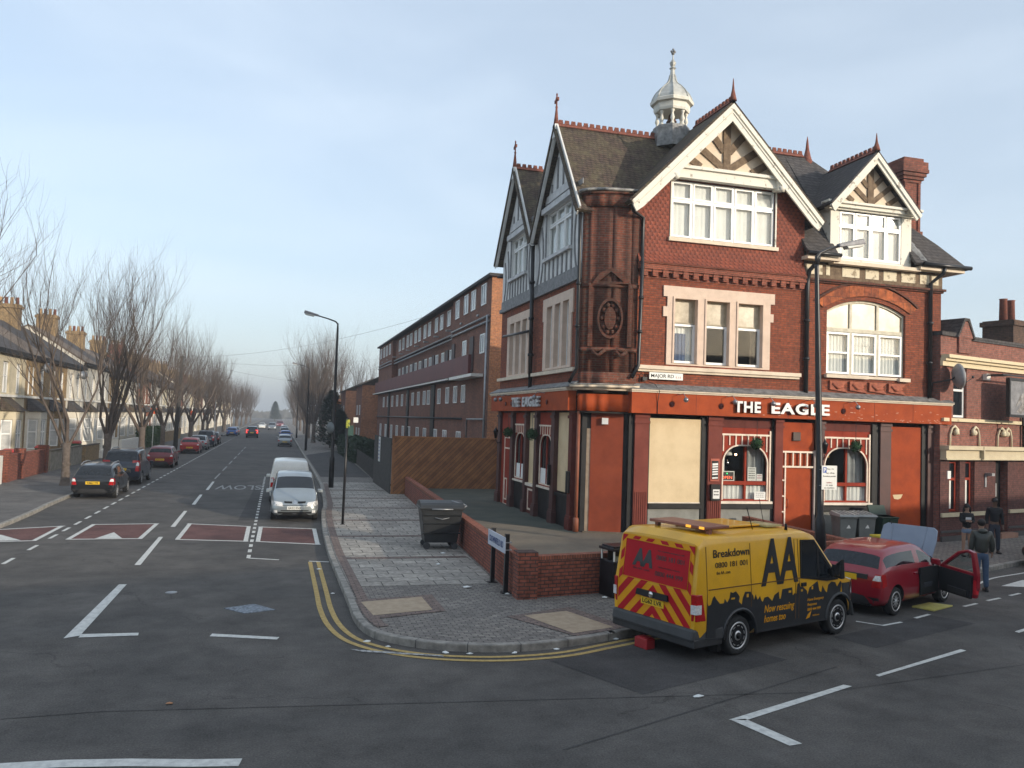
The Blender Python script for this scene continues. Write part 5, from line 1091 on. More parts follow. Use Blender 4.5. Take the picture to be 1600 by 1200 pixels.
# ================================================================== TERRACE ON THE LEFT
REN = {'cream': mat('cream_pebbledash', (.5, .44, .31), .9, c2=(.6, .53, .39), scale=2, bump=.4, bscale=60), 'yellow': BRKY, 'white': mat('white_render', (.58, .54, .46), .8, c2=(.68, .64, .55), scale=2), 'grey': mat('grey_render2', (.36, .35, .32), .85, c2=(.44, .43, .4), scale=2), 'red': brick('terrace_red', (.3, .11, .06), (.24, .09, .055), (.2, .13, .1), dirt=(.12, .07, .05))}
DOORC = [mat('green_door', (.03, .1, .06), .4), mat('blue_door', (.04, .06, .16), .4), mat('red_door', (.25, .03, .03), .4), mat('white_door', (.6, .6, .58), .4)]
def terrace(y0, wd, kind, lab, i, eave=7.0, far=False):
    rnd = random.Random(i); X = -15.0; m_ = REN[kind]; t = thing('terraced_house', lab, 'house', (X, y0, 0), group='terraced houses along the left side')
    fr_ = Fr((X, 0, 0), (0, 1, 0), (1, 0, 0)); q = y0+.02; r_ = y0+wd-.02
    b = MB(); wn = [(q+.55, q+1.25), (q+1.45, q+2.15), (q+3.4, q+4.4)] if kind == 'yellow' else [(q+.8, q+2.0), (q+3.3, q+4.3)]
    b.panel(fr_, rect(q, r_, 0, eave), [rect(a, c, 4.5, 6.3) for a, c in wn], -.3, 0); b.fb(fr_, q, q+.25, 0, eave, -8, -.3); b.fb(fr_, r_-.25, r_, 0, eave, -8, -.3); b.fb(fr_, q, r_, 0, eave, -8.3, -8)
    b.panel(Fr((0, q, 0), (1, 0, 0), (0, 1, 0)), [(X, eave), (X-8.3, eave), (X-4.15, eave+2.7)], (), 0, .2); b.build('wall', m_, t)
    b = MB(); b.slab([(X+.3, q, eave-.05), (X+.3, r_, eave-.05), (X-4.15, r_, eave+2.8), (X-4.15, q, eave+2.8)], .12); b.slab([(X-8.6, q, eave-.05), (X-8.6, r_, eave-.05), (X-4.15, r_, eave+2.8), (X-4.15, q, eave+2.8)], .12); b.build('roof', mat('concrete_tile', (.1, .075, .055), .85, c2=(.2, .15, .11), scale=3) if i % 3 == 1 and 'concrete_tile' not in MATS else (MATS['concrete_tile'] if i % 3 == 1 else SLATE), t)
    b = MB(); b.fb(fr_, q, r_, eave-.28, eave-.02, .0, .3); b.build('gutter', BLK, t)
    for a, c in wn: window(fr_, t, [a+.02, (a+c)/2, c-.02] if c-a > .8 else [a+.02, c-.02], [4.52, 5.5, 6.28], .08, -.1, UPVC, glassm=BGLASS)
    b = MB(); b.fb(fr_, q+.1, r_-.1, 4.28, 4.42, 0, .1); b.build('string_band', WHITEP, t)
    # bay
    bm_ = REN['white'] if i % 2 or kind == 'white' else m_
    P = [(q+.4, 0), (q+.9, .75), (q+2.3, .75), (q+2.8, 0)]
    b = MB()
    for k in range(3):
        (a, d0), (c, d1) = P[k], P[k+1]; o_ = fr_.p(a, 0, d0); u_ = fr_.p(c, 0, d1)-o_; ln = u_.length; bf = Fr(o_, u_, u_.cross(V((0, 0, 1)))*-1)
        nn_ = V((u_.y, -u_.x, 0)); bf = Fr(o_, u_, nn_); 
        b.panel(bf, rect(0, ln, 0, 3.5), [rect(.15, ln-.15, 1.1, 3.0)], -.12, 0)
    by = b.build('bay_window', bm_, t)
    for k in range(3):
        (a, d0), (c, d1) = P[k], P[k+1]; o_ = fr_.p(a, 0, d0); u_ = fr_.p(c, 0, d1)-o_; ln = u_.length; bf = Fr(o_, u_, V((u_.y, -u_.x, 0)))
        window(bf, by, [.16, ln/2, ln-.16] if ln > 1.1 else [.16, ln-.16], [1.12, 2.2, 2.98], .08, -.04, UPVC, glassm=BGLASS)
    b = MB(); top = [fr_.p(a+(-.15 if k < 2 else .15), 3.5, d+.15) for k, (a, d) in enumerate(P)]; hi = [fr_.p(q+.6, 4.25, 0), fr_.p(q+2.6, 4.25, 0)]
    b.add(top+hi, [(0, 1, 4), (1, 2, 5, 4), (2, 3, 5), (0, 4, 5, 3), (0, 3, 2, 1)]); b.build('bay_roof', ROOFT if i % 4 == 0 else SLATE, by)
    b = MB(); b.fb(fr_, q+3.5, q+4.4, .15, 2.5, .0, .05); dr_ = b.build('door', DOORC[rnd.randrange(4)], t); b = MB(); b.panel(fr_, rect(q+3.35, q+4.55, .1, 3.3), [rect(q+3.5, q+4.4, .15, 3.1)], 0, .1); b.fb(fr_, q+3.5, q+4.4, 2.55, 3.05, .0, .04); b.build('door_surround', WHITEP, dr_)
    if i % 2 == 0:
        b = MB(); b.box(X-4.8, X-3.3, r_-.45, r_+.4 , eave+1.5, eave+4.1); b.box(X-4.9, X-3.2, r_-.55, r_+.5, eave+3.8, eave+4.0); cs = b.build('chimney_stack', BRKY if kind != 'red' else BRKN, t)
        for k in range(4): b = MB(); b.lathe((X-4.6+.36*k, r_-.02, eave+4.1), [(.13, 0), (.11, .45), (.14, .5), (.08, .5)], 8); b.build('chimney_pot', REDT if k % 2 else mat('buff_pot', (.45, .3, .16), .8) if 'buff_pot' not in MATS else MATS['buff_pot'], cs)
    if i in (1, 3, 8):
        d_ = MB(); dc_ = fr_.p(q+3.0, 6.3, .45); d_.lathe(dc_, [(.001, -.06), (.25, -.03), (.34, .03), (.001, -.04)], 14, ax=(.8, -.6, .1)); d_.tube([fr_.p(q+3.0, 6.0, 0), dc_], .03, 5); d_.build('satellite_dish', STEEL, t)
    return t
tl = [('cream', 'cream pebbledashed terraced house with a red tiled bay at the left edge'), ('yellow', 'yellow stock brick terraced house with a cream bay beside the cream pebbledashed one'), ('yellow', 'yellow brick terraced house with paired arched windows behind the first pavement tree'), ('white', 'bright white rendered terraced house behind the second pavement tree'), ('white', 'second white rendered terraced house with dark bay roof'), ('grey', 'grey rendered terraced house after the two white ones'), ('yellow', 'brown brick terraced house partly hidden by branches after the grey one'), ('cream', 'cream terraced house behind the green hedge'), ('white', 'white terraced house beside the wooden lamp pole'), ('red', 'red brick terraced house beyond the lamp pole')]
y = 51.6
for i in range(46):
    k, lab = tl[i] if i < len(tl) else (['white', 'cream', 'yellow', 'red', 'white', 'grey', 'cream'][i % 7], None)
    if lab is None: lab = '%s terraced house far down the left side of the street, seen between bare trees' % {'white': 'white rendered', 'cream': 'cream rendered', 'yellow': 'yellow brick', 'red': 'red brick', 'grey': 'grey rendered'}[k]
    if y > 330: break
    terrace(y, 5.15, k, lab, i, 7.0+(.4 if i in (4, 5, 10, 11, 18) else 0)); y += 5.15
terrace(46.4, 5.15, 'cream', 'cream terraced house cut by the left edge of the view', 60)
# garden walls and bins of the terrace
def gwall(x, y0, y1, h, m_, lab, cap=None, t=.22, nm='garden_wall'):
    b = MB(); b.box(x-t, x, y0, y1, .1, h)
    o = tag(b.build(nm, m_), lab, 'garden wall'); 
    if cap: b = MB(); b.box(x-t-.04, x+.04, y0, y1, h, h+.08); b.build('coping', cap, o)
    return o
st(sheet('garden_ground', [[(-15, 20), (-12.5, 20), (-12.5, 400), (-15, 400)]], .125, mat('garden_soil', (.08, .075, .06), .95, c2=(.15, .14, .12), scale=.8)))
o = gwall(-12.4, 34, 43.7, 1.05, WHITEP, 'white painted garden wall with a red brick band at the left edge'); b = MB(); b.box(-12.63, -12.38, 34, 43.4, .75, 1.0); b.build('brick_band', BRKW, o); b = MB(); b.box(-12.7, -12.3, 43.3, 43.75, .1, 1.45); b.build('pier', WHITEP, o)
o = gwall(-12.4, 44.9, 51.5, 1.35, BRKW, 'red brick garden wall with piers behind the nearest tree', BRKW); 
for y in (44.6, 47.0, 51.4): b = MB(); b.box(-12.75, -12.3, y, y+.42, .1, 1.65); b.build('pier', BRKW, o)
gwall(-12.4, 52.6, 60.5, 1.25, mat('rubble_stone', (.2, .18, .14), .95, c2=(.32, .29, .24), scale=3, bump=.8), 'grey rubble garden wall beside the navy people carrier', CONC)
gwall(-12.4, 61.5, 66, 1.2, BRKY, 'yellow brick garden wall beyond the rubble wall', CONC)
o = gwall(-12.4, 67, 74, .7, WHITEP, 'low white garden wall topped by white railings')
b = MB()
for i in range(28): b.box(-12.53, -12.48, 67.1+.25*i, 67.15+.25*i, .7, 1.5)
b.box(-12.53, -12.48, 67, 74, 1.4, 1.46); b.build('railing', WHITEP, o)
gwall(-12.4, 75, 84, 1.2, WHITEP, 'plain white garden wall behind the third tree'); gwall(-12.4, 100, 118, 1.3, BRKY, 'long brown garden wall beyond the hedge')
def hedge(x0, x1, y0, y1, h, lab, m_=HEDGE, n=2600):
    rnd = random.Random(int(y0)); b = MB(); b.box(x0+.1, x1-.1, y0+.1, y1-.1, .1, h-.12)
    for i in range(n):
        f = rnd.random(); p = V((rnd.uniform(x0, x1), rnd.uniform(y0, y1), rnd.uniform(.1, h)))
        if f < .4: p.x = x1+rnd.uniform(-.1, .1) if x0 < 0 else x0+rnd.uniform(-.1, .1)
        elif f < .7: p.z = h+rnd.uniform(-.12, .08)
        elif f < .85: p.y = y0+rnd.uniform(-.1, .1)
        u = V((rnd.gauss(0, 1), rnd.gauss(0, 1), rnd.gauss(0, 1))).normalized(); t_ = u.orthogonal().normalized()*.09; b.add([p-t_, p+t_, p+u*.13], [(0, 1, 2)])
    return tag(b.build('hedge', m_, fix=False), lab, 'hedge')
hedge(-12.9, -12.0, 85, 98, 2.0, 'clipped green hedge along the left pavement beside the lamp pole')
for i, (x, y, lab) in enumerate([(-13.1, 44.0, 'green wheelie bin with a red lid behind the white garden wall'), (-13.3, 45.4, 'grey lidded wheelie bin next to the brick pier at the left'), (-13.4, 48.6, 'green wheelie bin with red lid behind the brick garden wall'), (-13.2, 54, 'green wheelie bin behind the rubble garden wall'), (-13.2, 62.2, 'dark green wheelie bin with a red lid by the yellow brick wall')]):
    t = thing('wheelie_bin', lab, 'wheelie bin', (x, y, .12)); b = MB(); b.hexa([(-.24, -.26, .08), (.24, -.26, .08), (.24, .26, .08), (-.24, .26, .08), (-.3, -.32, 1.25), (.3, -.32, 1.25), (.3, .32, 1.25), (-.3, .32, 1.25)]); b.build('body', mat('bin_green', (.02, .09, .04), .5) if 'bin_green' not in MATS else MATS['bin_green'], t, True)
    b = MB(); b.hexa([(-.34, -.35, 1.25), (.34, -.35, 1.25), (.34, .35, 1.25), (-.34, .35, 1.25), (-.28, -.3, 1.36), (.28, -.3, 1.36), (.28, .3, 1.42), (-.28, .3, 1.42)]); b.build('lid', GPLAS if 'grey' in lab else (mat('bin_red', (.5, .05, .04), .5) if 'bin_red' not in MATS else MATS['bin_red']), t, True)
# orange estate agent boards and a conical marker seen under the trees
for (x, y, z, lab) in ((-11.8, 88, 3.4, 'orange square estate board on a post left of the lamp pole'), (-10.5, 112, 3.2, 'round orange board on a post under the fourth tree')):
    t = thing('sale_board', lab, 'board', (x, y, 0)); b = MB(); b.box(-.04, .04, -.04, .04, 0, z+1); b.build('post', WHITEP, t, True); b = MB()
    if 'round' in lab: b.lathe((.06, -.06, z+.3), [(.001, -.03), (.36, -.03), (.36, .03), (.001, .03)], 20, ax=(.1, -1, 0))
    else: b.box(-.28, .28, -.08, -.04, z, z+.56)
    b.build('board', mat('orange_board', (.6, .1, .03), .5) if 'orange_board' not in MATS else MATS['orange_board'], t, True)
# ---- the row of houses across the side road, behind the viewer: it keeps the sun off the road
for i in range(9):
    x = -14+9.6*i; y = -9.0+.37*(x-4) ; t = thing('town_house', 'brick town house of the row across the side road', 'house', (x, y, 0), math.atan(.37), 'town houses across the side road')
    if i: 
        for ch in kids(th0): c_ = ch.copy(); COL.objects.link(c_); c_.parent = t
        continue
    th0 = t; fr_ = Fr((0, 0, 0), (1, 0, 0), (0, 1, 0)); b = MB(); hs = [rect(x0, x0+1.2, z0, z0+1.6) for x0 in (1, 4.1, 7.2) for z0 in (1.2, 4.2)]
    b.panel(fr_, rect(0, 10.3, 0, 6.9), hs, -.3, 0); b.fb(fr_, 0, 10.3, 0, 6.9, -8, -7.7); b.build('wall', BRKY, t, True)
    b = MB(); b.slab([(0, .3, 6.8), (10.3, .3, 6.8), (10.3, -4, 9.0), (0, -4, 9.0)], .15); b.slab([(0, -8.3, 6.8), (10.3, -8.3, 6.8), (10.3, -4, 9.0), (0, -4, 9.0)], .15); b.build('roof', SLATE, t, True)
    b = MB()
    for h_ in hs: b.panel(fr_, h_, (), -.2, -.15)
    b.build('window', BGLASS, t, True)
# ================================================================== VEHICLES (local: +x forward, +y left, z up, origin mid-length on the ground)
def wheel(parent, x, y, r, wd, side, spokes=6, steel=False, nm='wheel'):
    b = MB(); ax = (0, side, 0); c = (x, y-side*wd, 0)
    prof = [(r*.62, .0), (r*.9, .0), (r*.985, wd*.12), (r, wd*.3), (r, wd*.75), (r*.97, wd*.93), (r*.88, wd), (r*.7, wd), (r*.66, wd*.9)]
    c = (x, y-side*wd, r); b.lathe(c, prof, 28, ax=ax); w_ = b.build(nm, TYRE, parent, True)
    b = MB(); b.lathe(c, [(r*.68, wd*.97), (r*.66, wd*.9), (r*.6, wd*.6), (r*.58, wd*.3), (.001, wd*.3)], 24, ax=ax, mi=1); b.lathe(c, [(r*.7, wd*.9), (r*.7, wd*1.0), (r*.62, wd*1.02), (r*.61, wd*.8)], 28, ax=ax)
    cc = V(c)+V(ax)*wd*.86; k = MB
    e1 = V((1, 0, 0)); e2 = V((0, 0, 1)); n_ = V(ax)
    if steel:
        b.lathe(cc, [(r*.62, 0), (r*.5, .03), (r*.3, -.02), (r*.24, .03), (.001, .035)], 24, ax=ax)
        for j in range(10):
            a = 2*pi*j/10; p = cc+(e1*cos(a)+e2*sin(a))*r*.5+n_*.033; b.lathe(p, [(.024, 0), (.02, .004), (.001, .004)], 8, ax=ax, mi=1)
        b.lathe(cc, [(r*.17, .03), (r*.15, .06), (.001, .065)], 14, ax=ax, mi=1)
    else:
        for j in range(spokes):
            a = 2*pi*j/spokes; d_ = e1*cos(a)+e2*sin(a); t = e2*cos(a)-e1*sin(a)
            for s_ in ((-1, 1) if spokes < 8 else (0,)):
                o_ = t*s_*r*.045; w2 = r*.035 if spokes < 8 else r*.04
                p0, p1 = cc+d_*r*.12+o_*.5, cc+d_*r*.64+o_*1.8
                b.hexa([p0-t*w2-n_*.02, p1-t*w2-n_*.02, p1+t*w2-n_*.02, p0+t*w2-n_*.02, p0-t*w2+n_*.03, p1-t*w2+n_*.015, p1+t*w2+n_*.015, p0+t*w2+n_*.03])
        b.lathe(cc, [(r*.17, -.02), (r*.16, .03), (.001, .04)], 14, ax=ax)
    b.build('rim', [RIM, BLK], w_, True); return w_
def loft(stations, mats, glassf):
    """stations: x, zlow, zmid, zbelt, zroof, w, wb (belt half width), wr (roof half width), cabin(bool)"""
    vs = []; fs = []; mi = []
    def ring(s):
        x, zl, zm, zb, zr, w_, wb, wr = s[:8]; g = zr-zb
        h = [(0, zl), (w_*.8, zl), (w_*.96, zl+.1), (w_, zm), ((w_+wb)/2+.005, (zm+zb)/2), (wb, zb)]
        if g > .12: h += [(wb-(wb-wr)*.1, zb+g*.1), (wb-(wb-wr)*.82, zb+g*.84), (wr, zr-.035), (wr*.9, zr), (wr*.5, zr+.02), (0, zr+.025)]
        else: h += [(wb*.985, zb+g*.3), (wb*.95, zb+g*.6), (wb*.9, zb+g*.8), (wb*.8, zr), (wb*.45, zr+.012), (0, zr+.015)]
        return [(x, y, z) for y, z in h]+[(x, -y, z) for y, z in h[1:-1]][::-1]
    n = None
    for s in stations: r_ = ring(s); n = len(r_); vs += r_
    K = 12                                            # points per half including both centres
    for i in range(len(stations)-1):
        for j in range(n):
            j2 = (j+1) % n; fs.append((i*n+j, i*n+j2, (i+1)*n+j2, (i+1)*n+j))
            # segment number counted from the underside on either side
            seg = j if j < K-1 else n-1-j
            mi.append(glassf(i, seg))
    fs.append(tuple(range(n))[::-1]); mi.append(0); m = (len(stations)-1)*n; fs.append(tuple(range(m, m+n))); mi.append(0)
    return vs, fs, mi
def split_body(t, ob, names):
    """split a baked mesh by material slot, glass by loose pieces"""
    me = ob.data; out = []
    for k, (nm, m_) in enumerate(names):
        bm = bmesh.new(); bm.from_mesh(me); bmesh.ops.delete(bm, geom=[f for f in bm.faces if f.material_index != k], context='FACES')
        if not bm.faces: bm.free(); continue
        groups = [None]
        if nm in ('window', 'wheel_arch'):
            seen = set(); groups = []
            for f in bm.faces:
                if f in seen: continue
                st_ = [f]; comp = []
                seen.add(f)
                while st_:
                    g = st_.pop(); comp.append(g.index)
                    for e in g.edges:
                        for h in e.link_faces:
                            if h not in seen: seen.add(h); st_.append(h)
                groups.append(set(comp))
        for g in groups:
            b2 = bm.copy()
            if g is not None:
                b2.faces.ensure_lookup_table(); bmesh.ops.delete(b2, geom=[f for f in b2.faces if f.index not in g], context='FACES')
            m2 = bpy.data.meshes.new(nm); b2.to_mesh(m2); b2.free(); m2.materials.clear(); m2.materials.append(m_)
            m2.polygons.foreach_set('material_index', [0]*len(m2.polygons)); m2.polygons.foreach_set('use_smooth', [True]*len(m2.polygons)); m2.set_sharp_from_angle(angle=R(38))
            o = bpy.data.objects.new(nm, m2); COL.objects.link(o); o.parent = t; out.append(o)
        bm.free()
    bpy.data.objects.remove(ob); return out
from mathutils.bvhtree import BVHTree
def bvh_of(t):
    b_ = [c for c in kids(t) if c.name.startswith('body')][0].data; w_ = [c for c in kids(t) if c.name.startswith('window')]
    vs = []; fs = []
    for me in [b_]+[w.data for w in w_]:
        k = len(vs); vs += [v.co.copy() for v in me.vertices]; fs += [[i+k for i in p.vertices] for p in me.polygons]
    return BVHTree.FromPolygons(vs, fs)
def patch(bv, cs, ax, sg, off=.006, n=6, m=4, b=None, th=.0):
    """cs: four corners in the plane across axis ax (x: (y,z), y: (x,z)), laid on the body from side sg"""
    b = b or MB(); g = []
    for i in range(n+1):
        for j in range(m+1):
            u, v = i/n, j/m; q = [(1-u)*(1-v)*cs[0][k]+u*(1-v)*cs[1][k]+u*v*cs[2][k]+(1-u)*v*cs[3][k] for k in (0, 1)]
            o = V((sg*4, q[0], q[1])) if ax == 0 else V((q[0], sg*3, q[1])); d = V((-sg, 0, 0)) if ax == 0 else V((0, -sg, 0))
            h = bv.ray_cast(o, d)
            p = (h[0]-d*off) if h[0] else None
            g.append(p)
    last = next((p for p in g if p is not None), V((0, 0, 0)))
    for i, p in enumerate(g):
        if p is None:
            u, v = (i//(m+1))/n, (i % (m+1))/m; q = [(1-u)*(1-v)*cs[0][k]+u*(1-v)*cs[1][k]+u*v*cs[2][k]+(1-u)*v*cs[3][k] for k in (0, 1)]
            g[i] = V((last.x, q[0], q[1])) if ax == 0 else V((q[0], last.y, q[1]))
        else: last = p
    b.add(g, [(i*(m+1)+j, (i+1)*(m+1)+j, (i+1)*(m+1)+j+1, i*(m+1)+j+1) for i in range(n) for j in range(m)], 0, True)
    return b
PRE = {
 # length, width, wheel x (rear, front) from rear bumper, wheel radius, stations from rear (x=0) to front
 'hatch': dict(L=3.85, wx=(.68, 3.12), r=.3, st=[(0, .42, .55, .72, .76, .74, .72, .5), (.03, .24, .55, .86, .9, .8, .76, .6), (.1, .2, .52, .93, .97, .82, .78, .6), (.34, .18, .5, .95, 1.3, .83, .78, .6), (.5, .18, .5, .95, 1.37, .83, .79, .62), (.95, .18, .5, .94, 1.41, .83, .79, .63), (1.05, .18, .5, .94, 1.42, .83, .79, .63), (1.75, .18, .5, .92, 1.42, .83, .79, .63), (1.83, .18, .5, .92, 1.42, .83, .79, .63), (2.15, .18, .5, .91, 1.39, .83, .79, .62), (2.72, .18, .5, .9, 1.0, .83, .78, .6), (2.95, .18, .5, .88, .93, .83, .77, .6), (3.45, .19, .5, .78, .81, .82, .74, .6), (3.72, .22, .48, .66, .68, .78, .68, .5), (3.85, .3, .45, .55, .57, .66, .6, .4)],
   rear=(2, 3), ws=(9, 10), side=[(3, 4), (4, 5), (6, 7), (8, 9)]),
 'hatch3': None,
 'estate': dict(L=4.3, wx=(.82, 3.4), r=.31, st=[(0, .42, .55, .7, .74, .76, .74, .5), (.03, .24, .52, .84, .88, .83, .79, .6), (.1, .2, .5, .9, .94, .85, .8, .6), (.3, .18, .5, .93, 1.25, .86, .8, .62), (.5, .18, .5, .93, 1.38, .86, .8, .62), (1.1, .18, .5, .92, 1.43, .86, .8, .64), (1.2, .18, .5, .92, 1.43, .86, .8, .64), (1.95, .18, .5, .91, 1.44, .86, .8, .64), (2.03, .18, .5, .91, 1.44, .86, .8, .64), (2.5, .18, .5, .9, 1.4, .86, .8, .62), (3.05, .18, .5, .88, .99, .86, .79, .6), (3.3, .18, .5, .85, .9, .86, .78, .6), (3.85, .19, .5, .76, .79, .84, .75, .6), (4.15, .22, .48, .62, .65, .78, .68, .5), (4.3, .3, .45, .53, .55, .66, .6, .4)],
   rear=(2, 4), ws=(9, 10), side=[(4, 5), (6, 7), (8, 9)]),
 'mpv': dict(L=4.6, wx=(.85, 3.65), r=.33, st=[(0, .45, .6, .8, .84, .8, .78, .5), (.03, .25, .58, .98, 1.02, .88, .84, .6), (.08, .22, .55, 1.05, 1.1, .9, .85, .65), (.25, .2, .55, 1.07, 1.6, .91, .86, .7), (.38, .2, .55, 1.07, 1.7, .91, .86, .7), (1.2, .2, .55, 1.06, 1.75, .91, .86, .7), (1.3, .2, .55, 1.06, 1.75, .91, .86, .7), (2.3, .2, .55, 1.04, 1.75, .91, .86, .7), (2.4, .2, .55, 1.04, 1.75, .91, .86, .7), (2.9, .2, .55, 1.02, 1.68, .91, .85, .68), (3.6, .2, .55, .98, 1.12, .91, .83, .6), (3.85, .2, .52, .93, .98, .9, .81, .6), (4.25, .22, .5, .82, .86, .87, .77, .6), (4.48, .24, .5, .68, .71, .8, .7, .5), (4.6, .32, .5, .58, .6, .68, .6, .4)],
   rear=(2, 4), ws=(9, 10), side=[(4, 5), (6, 7), (8, 9)]),
 'scenic': dict(L=4.15, wx=(.75, 3.33), r=.31, st=[(0, .42, .55, .8, .84, .76, .74, .5), (.03, .24, .55, .98, 1.02, .82, .79, .6), (.08, .2, .52, 1.02, 1.07, .84, .8, .62), (.22, .18, .5, 1.02, 1.5, .85, .8, .64), (.4, .18, .5, 1.02, 1.58, .86, .81, .64), (1.0, .18, .5, 1.01, 1.62, .86, .81, .65), (1.1, .18, .5, 1.01, 1.62, .86, .81, .65), (1.9, .18, .5, 1.0, 1.62, .86, .81, .64), (2.0, .18, .5, 1.0, 1.61, .86, .81, .64), (2.35, .18, .5, .99, 1.56, .86, .8, .62), (3.2, .18, .5, .95, 1.04, .86, .79, .6), (3.4, .18, .5, .9, .95, .86, .78, .6), (3.8, .19, .5, .8, .83, .84, .75, .6), (4.02, .2, .46, .68, .71, .79, .7, .5), (4.15, .26, .42, .56, .6, .68, .62, .4)],
   rear=(2, 3), ws=(9, 10), side=[(4, 5), (6, 7), (8, 9)]),
 'smallvan': dict(L=4.3, wx=(.75, 3.45), r=.31, st=[(0, .4, .6, .9, .94, .8, .79, .6), (.03, .25, .6, 1.05, 1.3, .83, .82, .7), (.06, .22, .6, 1.05, 1.74, .84, .83, .68), (.14, .2, .55, 1.05, 1.82, .85, .84, .69), (.3, .2, .55, 1.05, 1.84, .85, .84, .7), (1.5, .2, .55, 1.05, 1.86, .85, .84, .7), (2.1, .2, .55, 1.05, 1.86, .85, .84, .7), (2.2, .2, .55, 1.03, 1.85, .85, .83, .69), (2.3, .2, .55, 1.03, 1.84, .85, .83, .69), (2.6, .2, .55, 1.02, 1.78, .85, .82, .66), (3.2, .2, .55, .98, 1.1, .85, .8, .6), (3.4, .2, .52, .93, .98, .85, .79, .6), (3.95, .21, .5, .82, .85, .83, .75, .6), (4.18, .24, .5, .66, .69, .77, .68, .5), (4.3, .32, .48, .56, .58, .66, .6, .4)],
   rear=None, ws=(9, 10), side=[(8, 9)]),
}
PRE['hatch3'] = dict(PRE['hatch'], side=[(3, 4), (4, 5), (5, 6), (6, 7), (8, 9)])
def car(kind, nm, pm, label, cat, x, y, az, group=None, plate='rear', ptxt=None, W=None, rimm=6, detail=1, brake=False, roofbars=False):
    """az: heading, radians from +x"""
    P = PRE[kind]; Ln = P['L']; t = thing(nm, label, cat, (x, y, 0), az, group)
    sts = [(s[0]-Ln/2,)+tuple(s[1:]) for s in P['st']]
    if W: k_ = W/(2*max(s[5] for s in sts)); sts = [s[:5]+tuple(v*k_ for v in s[5:]) for s in sts]
    rr = P['rear']; ws = P['ws']
    def gf(i, seg):
        if rr and rr[0] <= i < rr[1] and seg >= 8: return 1
        if ws[0] <= i < ws[1] and seg >= 8: return 1
        if seg == 6 and any(a <= i < b for a, b in P['side']): return 1
        if i in (ws[0],) and seg == 6: return 1
        if seg == 0: return 2
        return 0
    vs, fs, mi = loft(sts, None, gf); b = MB(); b.add(vs, fs); b.m = mi; b.sm = [True]*len(fs)
    tmp = b.build('tmp', [pm, DGLASS, TRIM], None); md = tmp.modifiers.new('s', 'SUBSURF'); md.levels = 1; md.render_levels = 1; bake(tmp)
    for wxx in P['wx']:
        cb = MB(); r = P['r']*1.17; cb.lathe((wxx-Ln/2, -1.2, P['r']+.01), [(r, 0), (r, 2.4)], 28, ax=(0, 1, 0)); cb.m = [2]*len(cb.m)
        cu2 = cb.build('cut', [pm, DGLASS, TRIM], None); md = tmp.modifiers.new('b', 'BOOLEAN'); md.object = cu2; md.operation = 'DIFFERENCE'; md.solver = 'EXACT'; bake(tmp); bpy.data.objects.remove(cu2)
    ub = MB(); mw = max(s[5] for s in sts); ub.box(-Ln/2+.3, Ln/2-.3, -mw*.72, mw*.72, .22, .72)
    parts = split_body(t, tmp, [('body', pm), ('window', DGLASS), ('wheel_arch', TRIM)]); ub.build('underbody', TRIM, t, True)
    for wxx in P['wx']:
        for s_ in (-1, 1): wheel(t, wxx-Ln/2, s_*(mw-.03), P['r'], .19, s_, rimm)
    X0, X1 = -Ln/2, Ln/2; zb = sts[2][3]; bv = bvh_of(t)
    # rear end: lamps, plate, bumper moulding
    wl = sts[2][5]
    for s_ in (-1, 1):
        z0, z1 = (zb-.3, zb-.02) if kind in ('hatch', 'hatch3', 'estate') else (zb-.34, zb+.2)
        if kind == 'smallvan': z0, z1 = .72, 1.12
        b = patch(bv, [(s_*(wl-.24), z0), (s_*(wl-.03), z0), (s_*(wl-.05), z1), (s_*(wl-.17), z1)], 0, -1); b = patch(bv, [(X0+.06, z0), (X0+.24, z0+.04), (X0+.22, z1-.02), (X0+.08, z1)], 1, s_, b=b)
        l_ = b.build('tail_light', emit('brake_light', (.9, .04, .03), 1.5) if brake and 'brake_light' not in MATS else (MATS['brake_light'] if brake else REDL), t, True)
        if detail:
            zz = z0+(z1-z0)*.5; b = patch(bv, [(s_*(wl-.21), zz), (s_*(wl-.04), zz), (s_*(wl-.06), z1-.03), (s_*(wl-.16), z1-.03)], 0, -1, .01); b.build('reversing_lens', CLRL, l_, True)
    if detail:
        pz = zb-.22 if kind in ('hatch', 'estate') else (.8 if kind != 'smallvan' else .75); pz = .56 if kind == 'hatch' else pz
        xr = bv.ray_cast(V((-4, 0, pz)), V((1, 0, 0)))[0].x-.012; b = MB(); b.box(xr-.005, xr+.06, -.27, .27, pz-.06, pz+.06); po = b.build('number_plate', PLY, t, True)
        if ptxt: text(ptxt, 'lettering', BLK, po, (xr-.006, 0, pz-.038), (0, -1, 0), (-1, 0, 0), .075, .45, .003, .01, local=True)
        b = patch(bv, [(-wl*.9, .3), (wl*.9, .3), (wl*.9, .42), (-wl*.9, .42)], 0, -1, .008, 12, 2); b.build('bumper_strip', TRIM, t, True)
        b = MB(); b.tube([(X0+.16, -.1, zb+.04), (X0+.2, .25, zb+.16)], .012, 5); b.tube([(X0+.06, -.55, .26), (X0-.03, -.55, .26)], .03, 8); b.build('wiper_and_exhaust', BLK, t, True)
    # front end
    fx = X1
